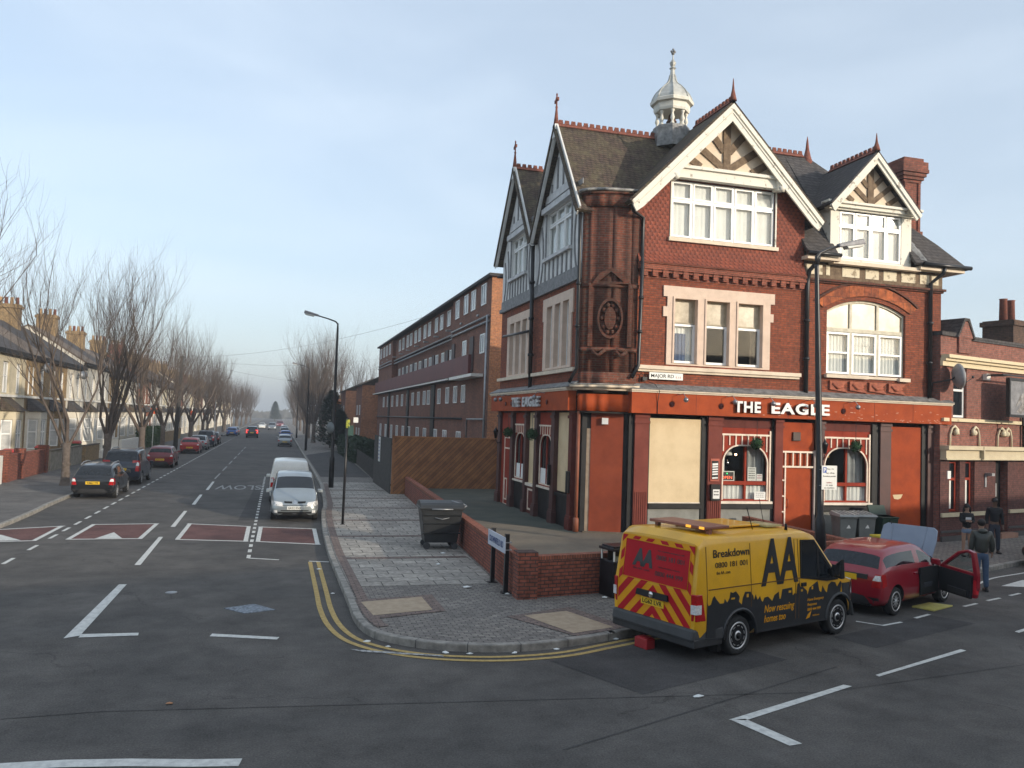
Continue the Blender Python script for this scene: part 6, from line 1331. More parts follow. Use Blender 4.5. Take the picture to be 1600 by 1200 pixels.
    for s_ in (-1, 1):
        hz = .6 if kind != 'mpv' else .64; b = patch(bv, [(s_*.4, hz-.05), (s_*(mw-.12), hz-.02), (s_*(mw-.14), hz+.13), (s_*.44, hz+.09)], 0, 1, .008); b = patch(bv, [(fx-.2, hz-.03), (fx-.5, hz+.06), (fx-.5, hz+.14), (fx-.25, hz+.12)], 1, s_, .008, b=b); b.build('headlight', CLRL, t, True)
        mxx = sts[ws[1]][0]-.35; b = MB(); b.hexa([(mxx, s_*(mw-.04), .95), (mxx+.1, s_*(mw-.04), .95), (mxx+.08, s_*(mw+.17), .93), (mxx-.02, s_*(mw+.16), .93), (mxx, s_*(mw-.04), 1.08), (mxx+.1, s_*(mw-.04), 1.08), (mxx+.06, s_*(mw+.16), 1.08), (mxx-.02, s_*(mw+.15), 1.08)]); b.build('door_mirror', pm, t, True, bevel=.03)
    if detail and kind != 'smallvan':
        b = MB()
        for s_ in (-1, 1):
            for xx in (sts[7][0]-.02,): b.tube([(xx, s_*(mw+.0), .3), (xx, s_*(mw+.004), .6), (xx, s_*(mw-.035), .9)], .007, 4)
            b.tube([(sts[5][0]+.02, s_*(mw-.01), .55), (sts[5][0]+.05, s_*(mw-.045), .9)], .007, 4)
        b.sep('door_gap', BLK, t, True)
        for s_ in (-1, 1): 
            for xx in (sts[7][0]-.18,): b = MB(); b.box(xx-.09, xx+.09, s_*(mw-.02)-.02, s_*(mw-.02)+.02, .8, .84); b.build('door_handle', pm, t, True, bevel=.01)
    if roofbars:
        for s_ in (-1, 1): b = MB(); b.tube([(sts[4][0], s_*.58, sts[4][4]+.02), (sts[5][0], s_*.6, sts[5][4]+.07), (sts[8][0], s_*.6, sts[8][4]+.07), (sts[9][0], s_*.58, sts[9][4]+.02)], .02, 6); b.build('roof_rail', STEEL, t, True)
    return t
N_ = pi/2; G1 = 'cars parked along the left kerb'; G2 = 'cars parked along the right kerb'
PB = paint('black_car_paint', (.008, .009, .011)); PN = paint('navy_car_paint', (.012, .018, .035)); PR = paint('dark_red_paint', (.16, .012, .018)); PR2 = paint('bright_red_paint', (.35, .015, .015)); PS = mat('silver_paint', (.3, .335, .35), .3, metal=.55, var=.05, coat=.6); PW_ = paint('white_car_paint', (.72, .72, .68)); PBL = paint('blue_car_paint', (.03, .1, .32)); PG = mat('grey_paint', (.2, .22, .24), .3, metal=.5, var=.05, coat=.5)
car('estate', 'parked_car', PB, 'black estate car, nearest of the row parked along the left kerb', 'car', -7.35, 40.3, N_, G1, ptxt='WM63 YFR', roofbars=True)
car('mpv', 'parked_car', PN, 'navy people carrier parked between the black estate and the dark red hatchback', 'car', -7.45, 47.4, N_, G1, ptxt='LB53 HGC', roofbars=True)
car('hatch', 'parked_car', PR, 'dark red hatchback third in the row along the left kerb', 'car', -7.35, 60.5, N_, G1, ptxt='KE54 NLD')
car('hatch', 'parked_car', PR2, 'bright red older hatchback with dark bumpers fourth along the left kerb', 'car', -7.45, 80.3, N_, G1, ptxt='R482 OGF')
car('estate', 'parked_car', PS, 'silver saloon parked just beyond the bright red hatchback', 'car', -7.4, 88.0, N_, G1)
car('mpv', 'parked_car', PN, 'dark blue off roader beyond the silver car on the left', 'car', -7.35, 96.2, N_, G1)
car('estate', 'parked_car', PB, 'black car last before the gap on the left side', 'car', -7.3, 104, N_, G1)
car('hatch', 'parked_car', PBL, 'bright blue hatchback parked on the left after the gap', 'car', -6.9, 139, N_, G1)
car('hatch', 'parked_car', PG, 'grey blue hatchback parked behind the bright blue one', 'car', -6.9, 147, N_, G1)
car('mpv', 'moving_car', PB, 'dark people carrier driving away in the middle of the street with a red brake light', 'car', -3.7, 133.5, N_, None, brake=True)
car('hatch', 'moving_car', PW_, 'small white car coming towards the viewer far down the street', 'car', -3.6, 208, -N_)
car('mpv', 'moving_car', PG, 'grey car approaching far down the middle of the street', 'car', -1.2, 196, -N_)
car('mpv', 'moving_car', PR, 'dark red vehicle in the far distance of the street', 'car', .6, 245, -N_, W=2.2)
car('smallvan', 'parked_van', PW_, 'small white panel van parked behind the silver people carrier', 'van', .62, 38.7, N_, ptxt='YR05 ZTX')
sc_ = car('scenic', 'parked_car', PS, 'silver compact people carrier facing the viewer, nearest at the right kerb', 'car', .72, 32.6, -N_, G2)
car('hatch', 'parked_car', PS, 'silver hatchback with dark rear window parked at the right kerb beyond the white van', 'car', .9, 101.5, N_, G2, ptxt='S19 KDR')
car('hatch', 'parked_car', PBL, 'blue car parked directly behind the distant silver hatchback on the right', 'car', 1.2, 126, N_, G2)
car('estate', 'parked_car', PG, 'pale blue grey car third along the right kerb', 'car', 1.2, 150, N_, G2)
car('hatch', 'parked_car', PS, 'silver grey car fourth and farthest along the right kerb', 'car', 1.3, 175, N_, G2)
car('estate', 'parked_car', PB, 'black car standing at the kerb at the right edge of the view', 'car', 23.9, 19.9, pi+math.atan(.37), None)
# front details of the silver people carrier
bs = bvh_of(sc_); xf = bs.ray_cast(V((4, 0, .5)), V((-1, 0, 0)))[0].x
b = MB(); b.box(xf-.05, xf+.02, -.27, .27, .44, .56); o = b.build('number_plate', PLW, sc_, True); text('GK52 KNX', 'lettering', BLK, o, (xf+.021, 0, .462), (0, 1, 0), (1, 0, 0), .078, .46, .003, .012, local=True)
for s_ in (-1, 1): patch(bs, [(s_*.1, .66), (s_*.36, .67), (s_*.38, .73), (s_*.1, .72)], 0, 1, .01).build('grille', BLK, sc_, True)
patch(bs, [(-.07, .63), (.07, .63), (.05, .75), (-.05, .75)], 0, 1, .02).build('badge', CHROME, sc_, True)
b = patch(bs, [(-.56, .3), (.56, .3), (.6, .36), (-.6, .36)], 0, 1, .008, 12, 2); patch(bs, [(-.46, .39), (.46, .39), (.5, .42), (-.5, .42)], 0, 1, .009, 12, 1, b=b); patch(bs, [(-.74, .585), (.74, .585), (.74, .6), (-.74, .6)], 0, 1, .008, 14, 1, b=b); b.build('bumper_grille', BLK, sc_, True)
for s_ in (-1, 1): patch(bs, [(s_*.6, .32), (s_*.72, .32), (s_*.72, .42), (s_*.6, .42)], 0, 1, .01, 3, 3).build('fog_lamp', CLRL, sc_, True)
# ------------------------------------------------------------------ the yellow breakdown van
YP = mat('van_yellow', (.8, .42, .004), .35, c2=(.66, .34, .01), scale=1.6, det=8, coat=.4); VB = mat('van_black_vinyl', (.02, .021, .024), .35, var=.2, coat=.3); VR = mat('van_red_vinyl', (.45, .01, .018), .6, var=.05, spec=.2); VY = mat('van_amber_vinyl', (.72, .32, .01), .55, var=.05, spec=.2)
VA = math.atan2(.95, 2.67); VX, VY0 = 7.7, 12.55                  # contact of the off side rear wheel
vd = V((cos(VA), sin(VA), 0)); vn = V((-sin(VA), cos(VA), 0)); HWV = .985
vo = V((VX, VY0, 0))+vn*HWV
van = thing('breakdown_van', 'yellow and black AA breakdown van with red chevron rear parked at the pavement corner', 'van', vo, VA)
# local x: 0 at the rear axle, 2.93 at the front axle; y left
ROOF = [(-1.06, .42), (-1.09, 1.1), (-1.0, 1.9), (-.86, 2.03), (1.9, 2.0), (2.15, 1.93), (2.78, 1.27), (3.0, 1.12), (3.5, .98), (3.68, .8), (3.74, .5), (3.68, .28), (-1.0, .28)]
def vsec(x):                                   # roof height at x
    pts = ROOF[1:11]
    for (a, z0), (c, z1) in zip(pts, pts[1:]):
        if a <= x <= c: return z0+(z1-z0)*(x-a)/(c-a)
    return 1
vs = []; fs = []; mi = []
xs = [-1.09, -1.06, -.98, -.84, 0, 1.0, 1.6, 1.9, 2.15, 2.45, 2.78, 3.0, 3.3, 3.5, 3.62, 3.7, 3.74]; rows = []
for x in xs:
    zt = vsec(x); hw = HWV if x < 2.9 else HWV-.3*((x-2.9)/.84)**2.2; hw = hw if x > -1.0 else hw-.03*((-1.0-x)/.09)
    zl = .3 if -1.05 < x < 3.6 else .42; zb = min(1.12, zt-.03); tum = max(0, zt-1.12)*.075; wt = hw-tum
    zq = zt-.03
    h = [(0, zl), (hw*.85, zl), (hw-.015, zl+.12), (hw, .62), (hw, zb), (hw-tum*.94, max(zb+.005, zt-.12)), (wt-.03, max(zb+.01, zt-.035)), (wt-.11, zt+.0), (wt*.5, zt+.025), (0, zt+.03)]
    rows.append([(x, y, z) for y, z in h]+[(x, -y, z) for y, z in h[1:-1]][::-1])
n = len(rows[0])
for r_ in rows: vs += r_
for i in range(len(rows)-1):
    for j in range(n):
        seg = j if j < 9 else n-1-j; g = 0
        xm = (xs[i]+xs[i+1])/2
        if 8 <= i < 10 and seg >= 7: g = 1
        fs.append((i*n+j, i*n+(j+1) % n, (i+1)*n+(j+1) % n, (i+1)*n+j)); mi.append(g)
fs.append(tuple(range(n))[::-1]); mi.append(0); k = (len(rows)-1)*n; fs.append(tuple(range(k, k+n))); mi.append(0)
b = MB(); b.add(vs, fs); b.m = mi; b.sm = [True]*len(fs); tmp = b.build('tmp', [YP, DGLASS, TRIM], None)
for wx in (0, 2.88):
    cb = MB(); cb.lathe((wx, -1.3, .36), [(.41, 0), (.41, 2.6)], 36, ax=(0, 1, 0)); cb.m = [2]*len(cb.m); cu2 = cb.build('cut', [YP, DGLASS, TRIM], None)
    md = tmp.modifiers.new('b', 'BOOLEAN'); md.object = cu2; md.operation = 'DIFFERENCE'; md.solver = 'EXACT'; bake(tmp); bpy.data.objects.remove(cu2)
split_body(van, tmp, [('body', YP), ('window', DGLASS), ('wheel_arch', TRIM)])
b = MB(); b.box(-.9, 3.4, -.7, .7, .26, .8); b.build('underbody', TRIM, van, True)
for wx in (0, 2.88):
    for s_ in (-1, 1): wheel(van, wx, s_*(HWV-.03), .335, .22, s_, steel=True)
# off side graphics: the flat lower side and the tilted upper side
VS = Fr((0, -HWV, 0), (1, 0, 0), (0, -1, 0)); tl_ = V((0, .075, 1)).normalized(); VU = Fr((0, -HWV+.0, 1.12), (1, 0, 0), (0, -1, .075), tl_)
arc = lambda cx_, r_, a0, a1, n_=12: [(cx_+r_*cos(a0+(a1-a0)*i/n_), .36+r_*sin(a0+(a1-a0)*i/n_)) for i in range(n_+1)]
sky_l = [(-.84, .98), (-.8, .92), (-.74, .94), (-.7, 1.04), (-.66, 1.07), (-.6, 1.0), (-.52, .93), (-.42, .93), (-.4, 1.0), (-.34, .93), (-.28, 1.0), (-.26, 1.1), (-.2, 1.08), (-.12, 1.1), (-.02, 1.0), (-.04, .92), (.04, .86), (.06, .97), (.12, 1.07), (.26, 1.06), (.34, .98), (.36, .9), (.4, 1.0), (.46, .9), (.52, .96), (.56, .88), (.6, .85), (.64, .92), (.74, .93), (.86, .84), (.92, .94), (1.04, .99), (1.06, .86), (1.1, .86), (1.14, 1.02), (1.42, 1.03), (1.44, .88), (1.5, .92), (1.55, .9), (1.58, 1.08), (1.64, 1.09), (1.66, 1.02), (1.74, 1.01), (1.86, .93), (1.88, .85), (1.94, .98), (2.18, 1.08), (2.2, 1.03), (2.24, .9), (2.3, .86), (2.34, .98), (2.42, .88), (2.48, .84), (2.52, .98), (2.62, 1.03), (2.74, 1.01), (2.8, .92), (2.9, 1.02), (2.94, 1.0)]
low = [(2.94, .36+.415)]+[q for q in reversed(arc(2.88, .415, pi*.52, pi*.98))][::-1]
low = arc(2.88, .418, pi*.48, pi*1.02); low2 = arc(0, .418, -.02*pi, pi*1.02)
out = [(-.84, .98)]+[(x, z) for x, z in sky_l[1:]]+low+[(2.44, .36), (.44, .36)]+low2+[(-.44, .36), (-.84, .4)]
wins = [rect(-.24, -.14, .97, 1.0), rect(.16, .22, .97, 1.03), rect(1.32, 1.4, .94, .98), rect(1.68, 1.74, .93, .97), rect(2.0, 2.05, .94, 1.0)]
b = MB(); b.panel(VS, [q for i, q in enumerate(out)], wins, 0, .004, back=False); sg_ = b.build('black_graphic', VB, van, True)
for i, s_ in ((0, 'Now rescuing'), (1, 'homes too')): text(s_, 'lettering', VY, sg_, (.64, -HWV-.005, .66-.17*i), (1, 0, 0), (0, -1, 0), .125, (.85, .6)[i], .003, .012, .25, local=True, align='LEFT')
for i, (s_, w_) in enumerate((('Home Emergency', .5), ('Response', .28), ('0800 444 999', .4))): text(s_, 'lettering', VY, sg_, (1.88, -HWV-.005, .74-.09*i), (1, 0, 0), (0, -1, 0), .05, w_, .003, .008, .2, local=True, align='LEFT')
b = MB(); b.panel(VS, [(1.84, .42), (1.95, .44), (2.0, .55), (1.9, .5)], (), .004, .007); b.build('logo', VY, sg_, True); text('theAA.com', 'lettering', VY, sg_, (2.04, -HWV-.005, .45), (1, 0, 0), (0, -1, 0), .035, .2, .003, local=True, align='LEFT')
text('AA', 'lettering', VB, van, VU.p(1.07, .03, .004), (1, 0, 0), VU.n, .76, 1.05, .004, .03, .15, up=VU.w, local=True)
text('Breakdown', 'lettering', VB, van, VU.p(-.66, .57, .004), (1, 0, 0), VU.n, .13, .92, .003, .012, up=VU.w, local=True, align='LEFT')
text('0800 181 001', 'lettering', VB, van, VU.p(-.62, .4, .004), (1, 0, 0), VU.n, .09, .82, .003, .004, up=VU.w, local=True, align='LEFT')
text('the AA .com', 'lettering', VB, van, VU.p(-.6, .29, .004), (1, 0, 0), VU.n, .055, .35, .003, up=VU.w, local=True, align='LEFT')
# panel lines
b = MB()
for x in (-.84, .28, 1.52, 1.62): b.fb(VU, x, x+.012, 0, .76, 0, .003); b.fb(VS, x, x+.012, .46 if x > .4 else .8, 1.12, .003, .007)
b.fb(VS, -.8, 1.66, 1.17, 1.185, -.02, .006); b.build('panel_gap', mat('panel_gap', (.12, .055, .01), .6), van, True)
b = MB(); b.fb(VS, .44, 2.44, .34, .36, 0, .012); b.build('sill_trim', TRIM, van, True)
b = MB(); b.box(-1.12, -.42, -.97, .97, .25, .4); b.build('rear_valance', TRIM, van, True, bevel=.02)
bvv = bvh_of(van)
patch(bvv, [(2.97, .8), (3.3, .62), (3.3, .96), (2.94, .98)], 1, -1, .006, 6, 4).build('wing_graphic', VB, van, True); patch(bvv, [(3.3, .6), (3.66, .6), (3.58, .88), (3.34, 1.0)], 1, -1, .006, 8, 4).build('wing_graphic', VB, van, True)
# driver's window with pillar and mirror
b = MB(); b.panel(VU, [(1.66, .05), (1.9, .02), (2.45, -.06), (2.82, -.06), (2.68, .12), (2.12, .72), (1.7, .74)], [[(1.71, .1), (1.92, .07), (2.18, .03), (2.18, .6), (2.08, .69), (1.75, .7)], [(2.24, .02), (2.45, -.01), (2.7, -.01), (2.6, .12), (2.24, .5)]], 0, .012); wf = b.build('door_window_frame', BLK, van, True)
b = MB(); b.panel(VU, [(1.71, .1), (1.92, .07), (2.18, .03), (2.18, .6), (2.08, .69), (1.75, .7)], (), .002, .006); b.panel(VU, [(2.24, .02), (2.45, -.01), (2.7, -.01), (2.6, .12), (2.24, .5)], (), .002, .006); b.build('window', DGLASS, van, True)
b = MB(); b.hexa([(2.5, -HWV-.02, 1.16), (2.62, -HWV-.02, 1.16), (2.64, -HWV-.28, 1.12), (2.52, -HWV-.28, 1.12), (2.5, -HWV+.0, 1.26), (2.62, -HWV, 1.26), (2.64, -HWV-.26, 1.5), (2.52, -HWV-.26, 1.5)]); m_ = b.build('door_mirror', BLK, van, True, bevel=.03); b = MB(); b.box(2.5, 2.512, -HWV-.25, -HWV-.08, 1.18, 1.38); b.build('mirror_glass', CHROME, m_, True)
b = MB(); b.fb(VS, 1.68, 1.82, 1.02, 1.09, 0, .03); b.build('door_handle', BLK, van, True, bevel=.01)
# black bumpers, arch lips and nose trim
b = MB(); b.hexa([(-1.16, -.96, .36), (-.4, -1.0, .32), (-.4, .98, .32), (-1.16, .96, .36), (-1.13, -.96, .56), (-.42, -1.0, .56), (-.42, .98, .56), (-1.13, .96, .56)]); cut = MB(); bo = b.build('rear_bumper', GPLAS, van, True, bevel=.04)
b = MB(); b.hexa([(3.3, -.96, .3), (3.8, -.62, .3), (3.8, .62, .3), (3.3, .96, .3), (3.32, -.97, .62), (3.82, -.62, .6), (3.82, .62, .6), (3.32, .97, .62)]); b.build('front_bumper', GPLAS, van, True, bevel=.05)
for wx in (0, 2.88):
    b = MB(); ring_ = arc(wx, .425, -.02*pi, 1.02*pi, 20); b.tube([VS.p(x, z, .0) for x, z in ring_], .03, 6); b.build('arch_lip', GPLAS if wx else VB, van, True)
b = MB(); b.hexa([(3.4, -.9, .72), (3.62, -.5, .66), (3.3, -.5, .9), (3.2, -.93, .98)]+[(3.45, -.86, 1.0), (3.6, -.5, .86), (3.35, -.5, 1.02), (3.25, -.9, 1.05)]); b.build('headlight', CLRL, van, True)
b = MB(); b.box(-.5, -.42, -.93, -.72, .12, .4); b.build('mud_flap', BLK, van, True)
# rear: red reflective board, chevrons, lamps, plate
VRr = Fr((-1.092, 0, 0), (0, -1, 0), (-1, 0, 0)); RW = .88
def clip(poly, a0, a1, b0, b1):
    def cl(pts, f, g):
        o = []
        for i, p in enumerate(pts):
            q = pts[(i+1) % len(pts)]; fp, fq = f(p), f(q)
            if fp >= 0: o.append(p)
            if fp*fq < 0: t = fp/(fp-fq); o.append((p[0]+(q[0]-p[0])*t, p[1]+(q[1]-p[1])*t))
        return o
    for f in (lambda p: p[0]-a0, lambda p: a1-p[0], lambda p: p[1]-b0, lambda p: b1-p[1]): 
        poly = cl(poly, f, 0)
        if len(poly) < 3: return []
    return poly
def rearx(z): return -1.092 if z < 1.1 else -1.09+.09*(z-1.1)/.8
def rp(a, z, d=.004): return (rearx(z)-d, -a, z)
RED_, = (VR,)
b = MB(); rb = MB()
for s_ in (1, -1):
    for k in range(-2, 8):
        z0 = .62-.0+k*.33
        pl = [(0, z0), (0, z0+.165), (1.2, z0+.165-1.2), (1.2, z0-1.2)]
        for reg in ((0, RW-.02, .56, 1.1), (0, RW-.02, 1.1, 1.16), (0, RW-.02, 1.82, 1.88), (.76, RW-.02, 1.16, 1.82)):
            c_ = clip(pl, *reg)
            if len(c_) >= 3: rb.add([rp(s_*a, z, .005) for a, z in c_], [tuple(range(len(c_)))])
rb.sep('red_chevrons', VR, van, True)
b = MB(); b.add([rp(-RW, .56, .002), rp(RW, .56, .002), rp(RW, 1.1, .002), rp(-RW, 1.1, .002), rp(RW*.97, 1.9, .002), rp(-RW*.97, 1.9, .002)], [(0, 1, 2, 3), (3, 2, 4, 5)]); b.build('rear_door_panel', VY, van, True)
b = MB(); b.add([rp(-.76, 1.16, .008), rp(.78, 1.16, .008), rp(.78, 1.8, .008), rp(-.76, 1.82, .008)], [(0, 1, 2, 3)]); rbd = b.build('red_board', VR, van, True)
b = MB()
for p, q in (((-.76, 1.16), (.78, 1.16)), ((.78, 1.16), (.78, 1.8)), ((-.76, 1.16), (-.76, 1.82)), ((-.76, 1.82), (.78, 1.8))): b.tube([rp(*p, .01), rp(*q, .01)], .006, 4)
b.build('board_edge', VY, van, True)
rn_ = V((-1, 0, .1)).normalized(); ru_ = V((.11, 0, 1)).normalized()
for s_, a, z, h_, w_, bo_ in (('AA', -.3, 1.4, .27, .5, .06), ('0800 181 001', .34, 1.55, .08, .64, .005), ('0800 444 999', .34, 1.28, .08, .64, .005), ('the AA .com', -.32, 1.32, .04, .4, 0), ('For roadside assistance call', .34, 1.69, .025, .6, 0), ('Home emergency response', .34, 1.42, .025, .5, 0)):
    text(s_, 'lettering', VB, rbd, rp(a, z, .01), (0, -1, 0), rn_, h_, w_, .003, bo_, .15 if s_ == 'AA' else 0, up=ru_, local=True)
b = MB(); b.add([rp(-.36, .98, .03), rp(.36, .98, .03), rp(.36, .9, .05), rp(-.36, .9, .05)], [(0, 1, 2, 3)]); b.hexa([rp(-.38, .9, 0), rp(.38, .9, 0), rp(.38, .9, .05), rp(-.38, .9, .05), rp(-.36, 1.0, 0), rp(.36, 1.0, 0), rp(.36, 1.0, .04), rp(-.36, 1.0, .04)]); b.build('tailgate_handle', BLK, van, True)
b = MB(); b.hexa([rp(-.27, .76, 0), rp(.27, .76, 0), rp(.27, .76, .015), rp(-.27, .76, .015), rp(-.27, .88, 0), rp(.27, .88, 0), rp(.27, .88, .015), rp(-.27, .88, .015)]); po = b.build('number_plate', PLY, van, True)
text('LG62 LVR', 'lettering', BLK, po, rp(0, .785, .017), (0, -1, 0), (-1, 0, 0), .075, .46, .003, .012, local=True)
b = MB(); b.lathe(rp(0, .95, .05), [(.06, 0), (.05, .01), (.001, .012)], 14, ax=(-1, 0, 0)); b.build('badge', CHROME, van, True)
for s_ in (-1, 1):
    z0, z1 = .68, 1.12; b = MB(); b.hexa([(-1.1, s_*.88, z0), (-1.08, s_*.98, z0), (-.86, s_*.997, z0), (-.86, s_*.9, z0), (-1.12, s_*.88, z1), (-1.09, s_*.98, z1), (-.95, s_*.99, z1), (-.95, s_*.9, z1)]); l_ = b.build('tail_light', REDL, van, True, bevel=.015)
    b = MB(); b.hexa([(-1.12, s_*.89, .8), (-1.1, s_*.985, .8), (-.98, s_*1.0, .8), (-.98, s_*.9, .8), (-1.125, s_*.89, .95), (-1.1, s_*.985, .95), (-.98, s_*1.0, .95), (-.98, s_*.9, .95)]); b.build('reversing_lens', CLRL, l_, True)
# roof: light bar, rack boards, aerials
b = MB(); b.box(-.62, .0, -.72, .6, 2.12, 2.17); b.box(-.5, -.42, -.7, -.62, 2.03, 2.12); b.box(-.5, -.42, .5, .58, 2.03, 2.12); lb = b.build('light_bar', mat('lightbar_brown', (.25, .1, .07), .4), van, True, bevel=.01)
for yy in (-.7, -.4): b = MB(); b.box(-.64, -.6, yy, yy+.1, 2.125, 2.165); b.build('amber_lamp', emit('lit_amber', (.9, .4, .04), .8), lb, True)
b = MB(); b.box(.0, 1.3, -.35, .55, 2.06, 2.1); b.build('roof_hatch', YP, van, True, bevel=.015); b = MB(); b.box(1.3, 1.75, -.5, .1, 2.05, 2.08); b.build('clear_cover', mat('perspex', (.45, .42, .2), .2), van, True)
b = MB(); b.tube([(.9, -.5, 2.03), (.72, -.5, 2.45)], .008, 4); b.tube([(2.0, .1, 2.0), (1.85, .1, 2.5)], .006, 4); b.lathe((1.6, -.7, 2.0), [(.03, 0), (.02, .12), (.001, .13)], 6); b.sep('aerial', BLK, van, True)
# red box on the ground behind the van
rbx = vo+vd*(-1.35)+vn*(-.25)
b = MB(); b.box(-.1, .1, -.15, .15, 0, .17); o = tag(b.build('toolbox', mat('red_box', (.35, .02, .025), .5), None, bevel=.01), 'small red toolbox on the road behind the rear bumper of the yellow van', 'box'); o.location = g_ = (6.35, 12.75, .1); o.location = (6.3, 13.3, .005); o.rotation_euler = (0, 0, VA)
o.scale = (1, 1, 1)
b = MB(); b.box(-.08, .08, -.12, .12, .17, .185); b.build('lid', MATS['red_box'], o, True)
# ------------------------------------------------------------------ the red hatchback with raised bonnet and open door
IA = math.atan2(15.83-14.76, 15.14-12.79); idir = V((cos(IA), sin(IA), 0)); inn = V((-sin(IA), cos(IA), 0))
P = PRE['hatch']; ic = V((12.79, 14.76, 0))+inn*.8+idir*(P['L']/2-P['wx'][0]); PI = paint('crimson_paint', (.27, .008, .02))
ib = car('hatch3', 'broken_down_car', PI, 'crimson three door hatchback with raised bonnet and open driver door', 'car', ic.x, ic.y, IA, rimm=10)
L2 = P['L']/2
b = MB(); b.box(-L2-.005, -L2+.06, -.5, .5, .78, .88); b.build('tailgate_panel', TRIM, ib, True)
b = MB(); b.box(-L2+.02, -L2+.05, -.22, .3, .68, .8); b.build('number_plate', PLY, ib, True)
# open driver door aperture shown as a dark inset with seat, and the door swung out
b = MB(); DS_ = Fr((0, -.838, 0), (1, 0, 0), (0, -1, 0)); b.panel(DS_, [(-.18, .32), (.72, .32), (.76, .85), (.74, .9), (-.2, .92)], (), -.02, .012); b.build('door_opening', mat('dark_cabin', (.008, .008, .009), .9), ib, True)
b = MB(); b.hexa([(-.05, -.86, .45), (.4, -.86, .45), (.4, -.5, .45), (-.05, -.5, .45), (-.05, -.86, .6), (.45, -.86, .6), (.45, -.5, .6), (-.05, -.5, .6)]); b.build('seat', SEAT, ib, True, bevel=.04)
b = MB(); b.lathe((.62, -.62, .92), [(.17, 0), (.19, .015), (.17, .03), (.15, .015)], 16, ax=(-.9, 0, .4)); b.build('steering_wheel', BLK, ib, True)
dh = V((.78, -.84, 0)); ang = R(-118); dd = V((cos(ang)*-1, sin(ang), 0)); dd = V((cos(R(180+62)), sin(R(180+62)), 0)); dn_ = V((-dd.y, dd.x, 0))
# door reaches out from the hinge, seen from its inner side
dd = V((-.46, -.888, 0)).normalized(); dn_ = V((-.888, .46, 0)).normalized(); DF = Fr(dh, dd, dn_)
b = MB(); b.panel(DF, [(.0, .34), (1.05, .36), (1.12, .6), (1.12, .9), (1.02, 1.34), (.85, 1.38), (.55, 1.3), (.1, .98), (0, .9)], [[(.16, .94), (1.0, .9), (.94, 1.28), (.83, 1.32), (.58, 1.24)]], -.09, 0); dr_ = b.build('driver_door', PI, ib, True, bevel=.015)
b = MB(); b.panel(DF, [(.05, .36), (.98, .34), (1.02, .84), (.05, .88)], (), 0, .05); b.build('door_card', mat('door_card', (.014, .014, .016), .7), dr_, True); b = MB(); b.panel(DF, [(.35, .4), (.9, .38), (.9, .5), (.35, .52)], (), .05, .09); b.build('door_pocket', TRIM, dr_, True)
b = MB(); b.panel(DF, [(.16, .94), (1.0, .9), (.94, 1.28), (.83, 1.32), (.58, 1.24)], (), -.05, -.045); b.build('window', glass('door_glass', (.7, .75, .75)), dr_, True)
b = MB(); b.fb(DF, 1.02, 1.1, .45, .75, -.06, .005); b.build('door_edge_lamp', mat('red_reflector', (.55, .02, .03), .3), dr_, True)
# bonnet hinged at the windscreen, held up
BP = mat('bonnet_blue', (.19, .225, .29), .35, c2=(.24, .28, .35), scale=1.2, coat=.4)
hb = V((.86, 0, .93)); bu = V((.4, 0, .9)).normalized(); BF = Fr(hb, (0, -1, 0), (-.9, 0, .4), bu)
b = MB(); b.panel(BF, [(-.62, 0), (.62, 0), (.66, .5), (.64, .76), (.54, .83), (-.54, .83), (-.64, .76), (-.66, .5)], (), -.04, 0); bn = b.build('bonnet', BP, ib, True, bevel=.02)
b = MB(); b.tube([BF.p(.36, .04, .004), BF.p(.4, .8, .004)], .008, 4); b.tube([BF.p(-.36, .04, .004), BF.p(-.4, .8, .004)], .008, 4); b.sep('crease', BP, bn, True)
b = MB(); b.tube([(1.55, .45, .8), (1.15, .45, 1.75)], .01, 5); b.build('bonnet_stay', BLK, ib, True)
b = MB(); b.box(.95, 1.7, -.55, .55, .86, .9); b.box(1.1, 1.5, -.3, .3, .88, .98); b.build('engine', TRIM, ib, True)
# yellow kneeling board by the car
b = MB(); b.panel(Fr((0, 0, 0), (1, 0, 0), (0, 0, 1), (0, 1, 0)), [(13.75, 15.38), (14.48, 15.66), (14.8, 15.32), (13.95, 14.96)], (), .01, .04); tag(b.build('board', mat('yellow_board', (.55, .48, .12), .6, c2=(.65, .58, .2), scale=5)), 'flat yellow board on the road beneath the open door of the crimson car', 'board')
b = MB(); b.box(17.35, 17.9, 20.6, 21.1, .12, .75); o = tag(b.build('crate', mat('yellow_crate', (.6, .5, .05), .5), bevel=.03), 'yellow plastic crate standing below the dark green wheelie bin', 'crate'); b = MB(); b.panel(Fr((17.62, 20.85, 0), (1, 0, 0), (0, 0, 1), (0, 1, 0)), rect(-.3, .3, -.28, .28), [rect(-.24, .24, -.22, .22)], .75, .8); b.build('rim', MATS['yellow_crate'], o)
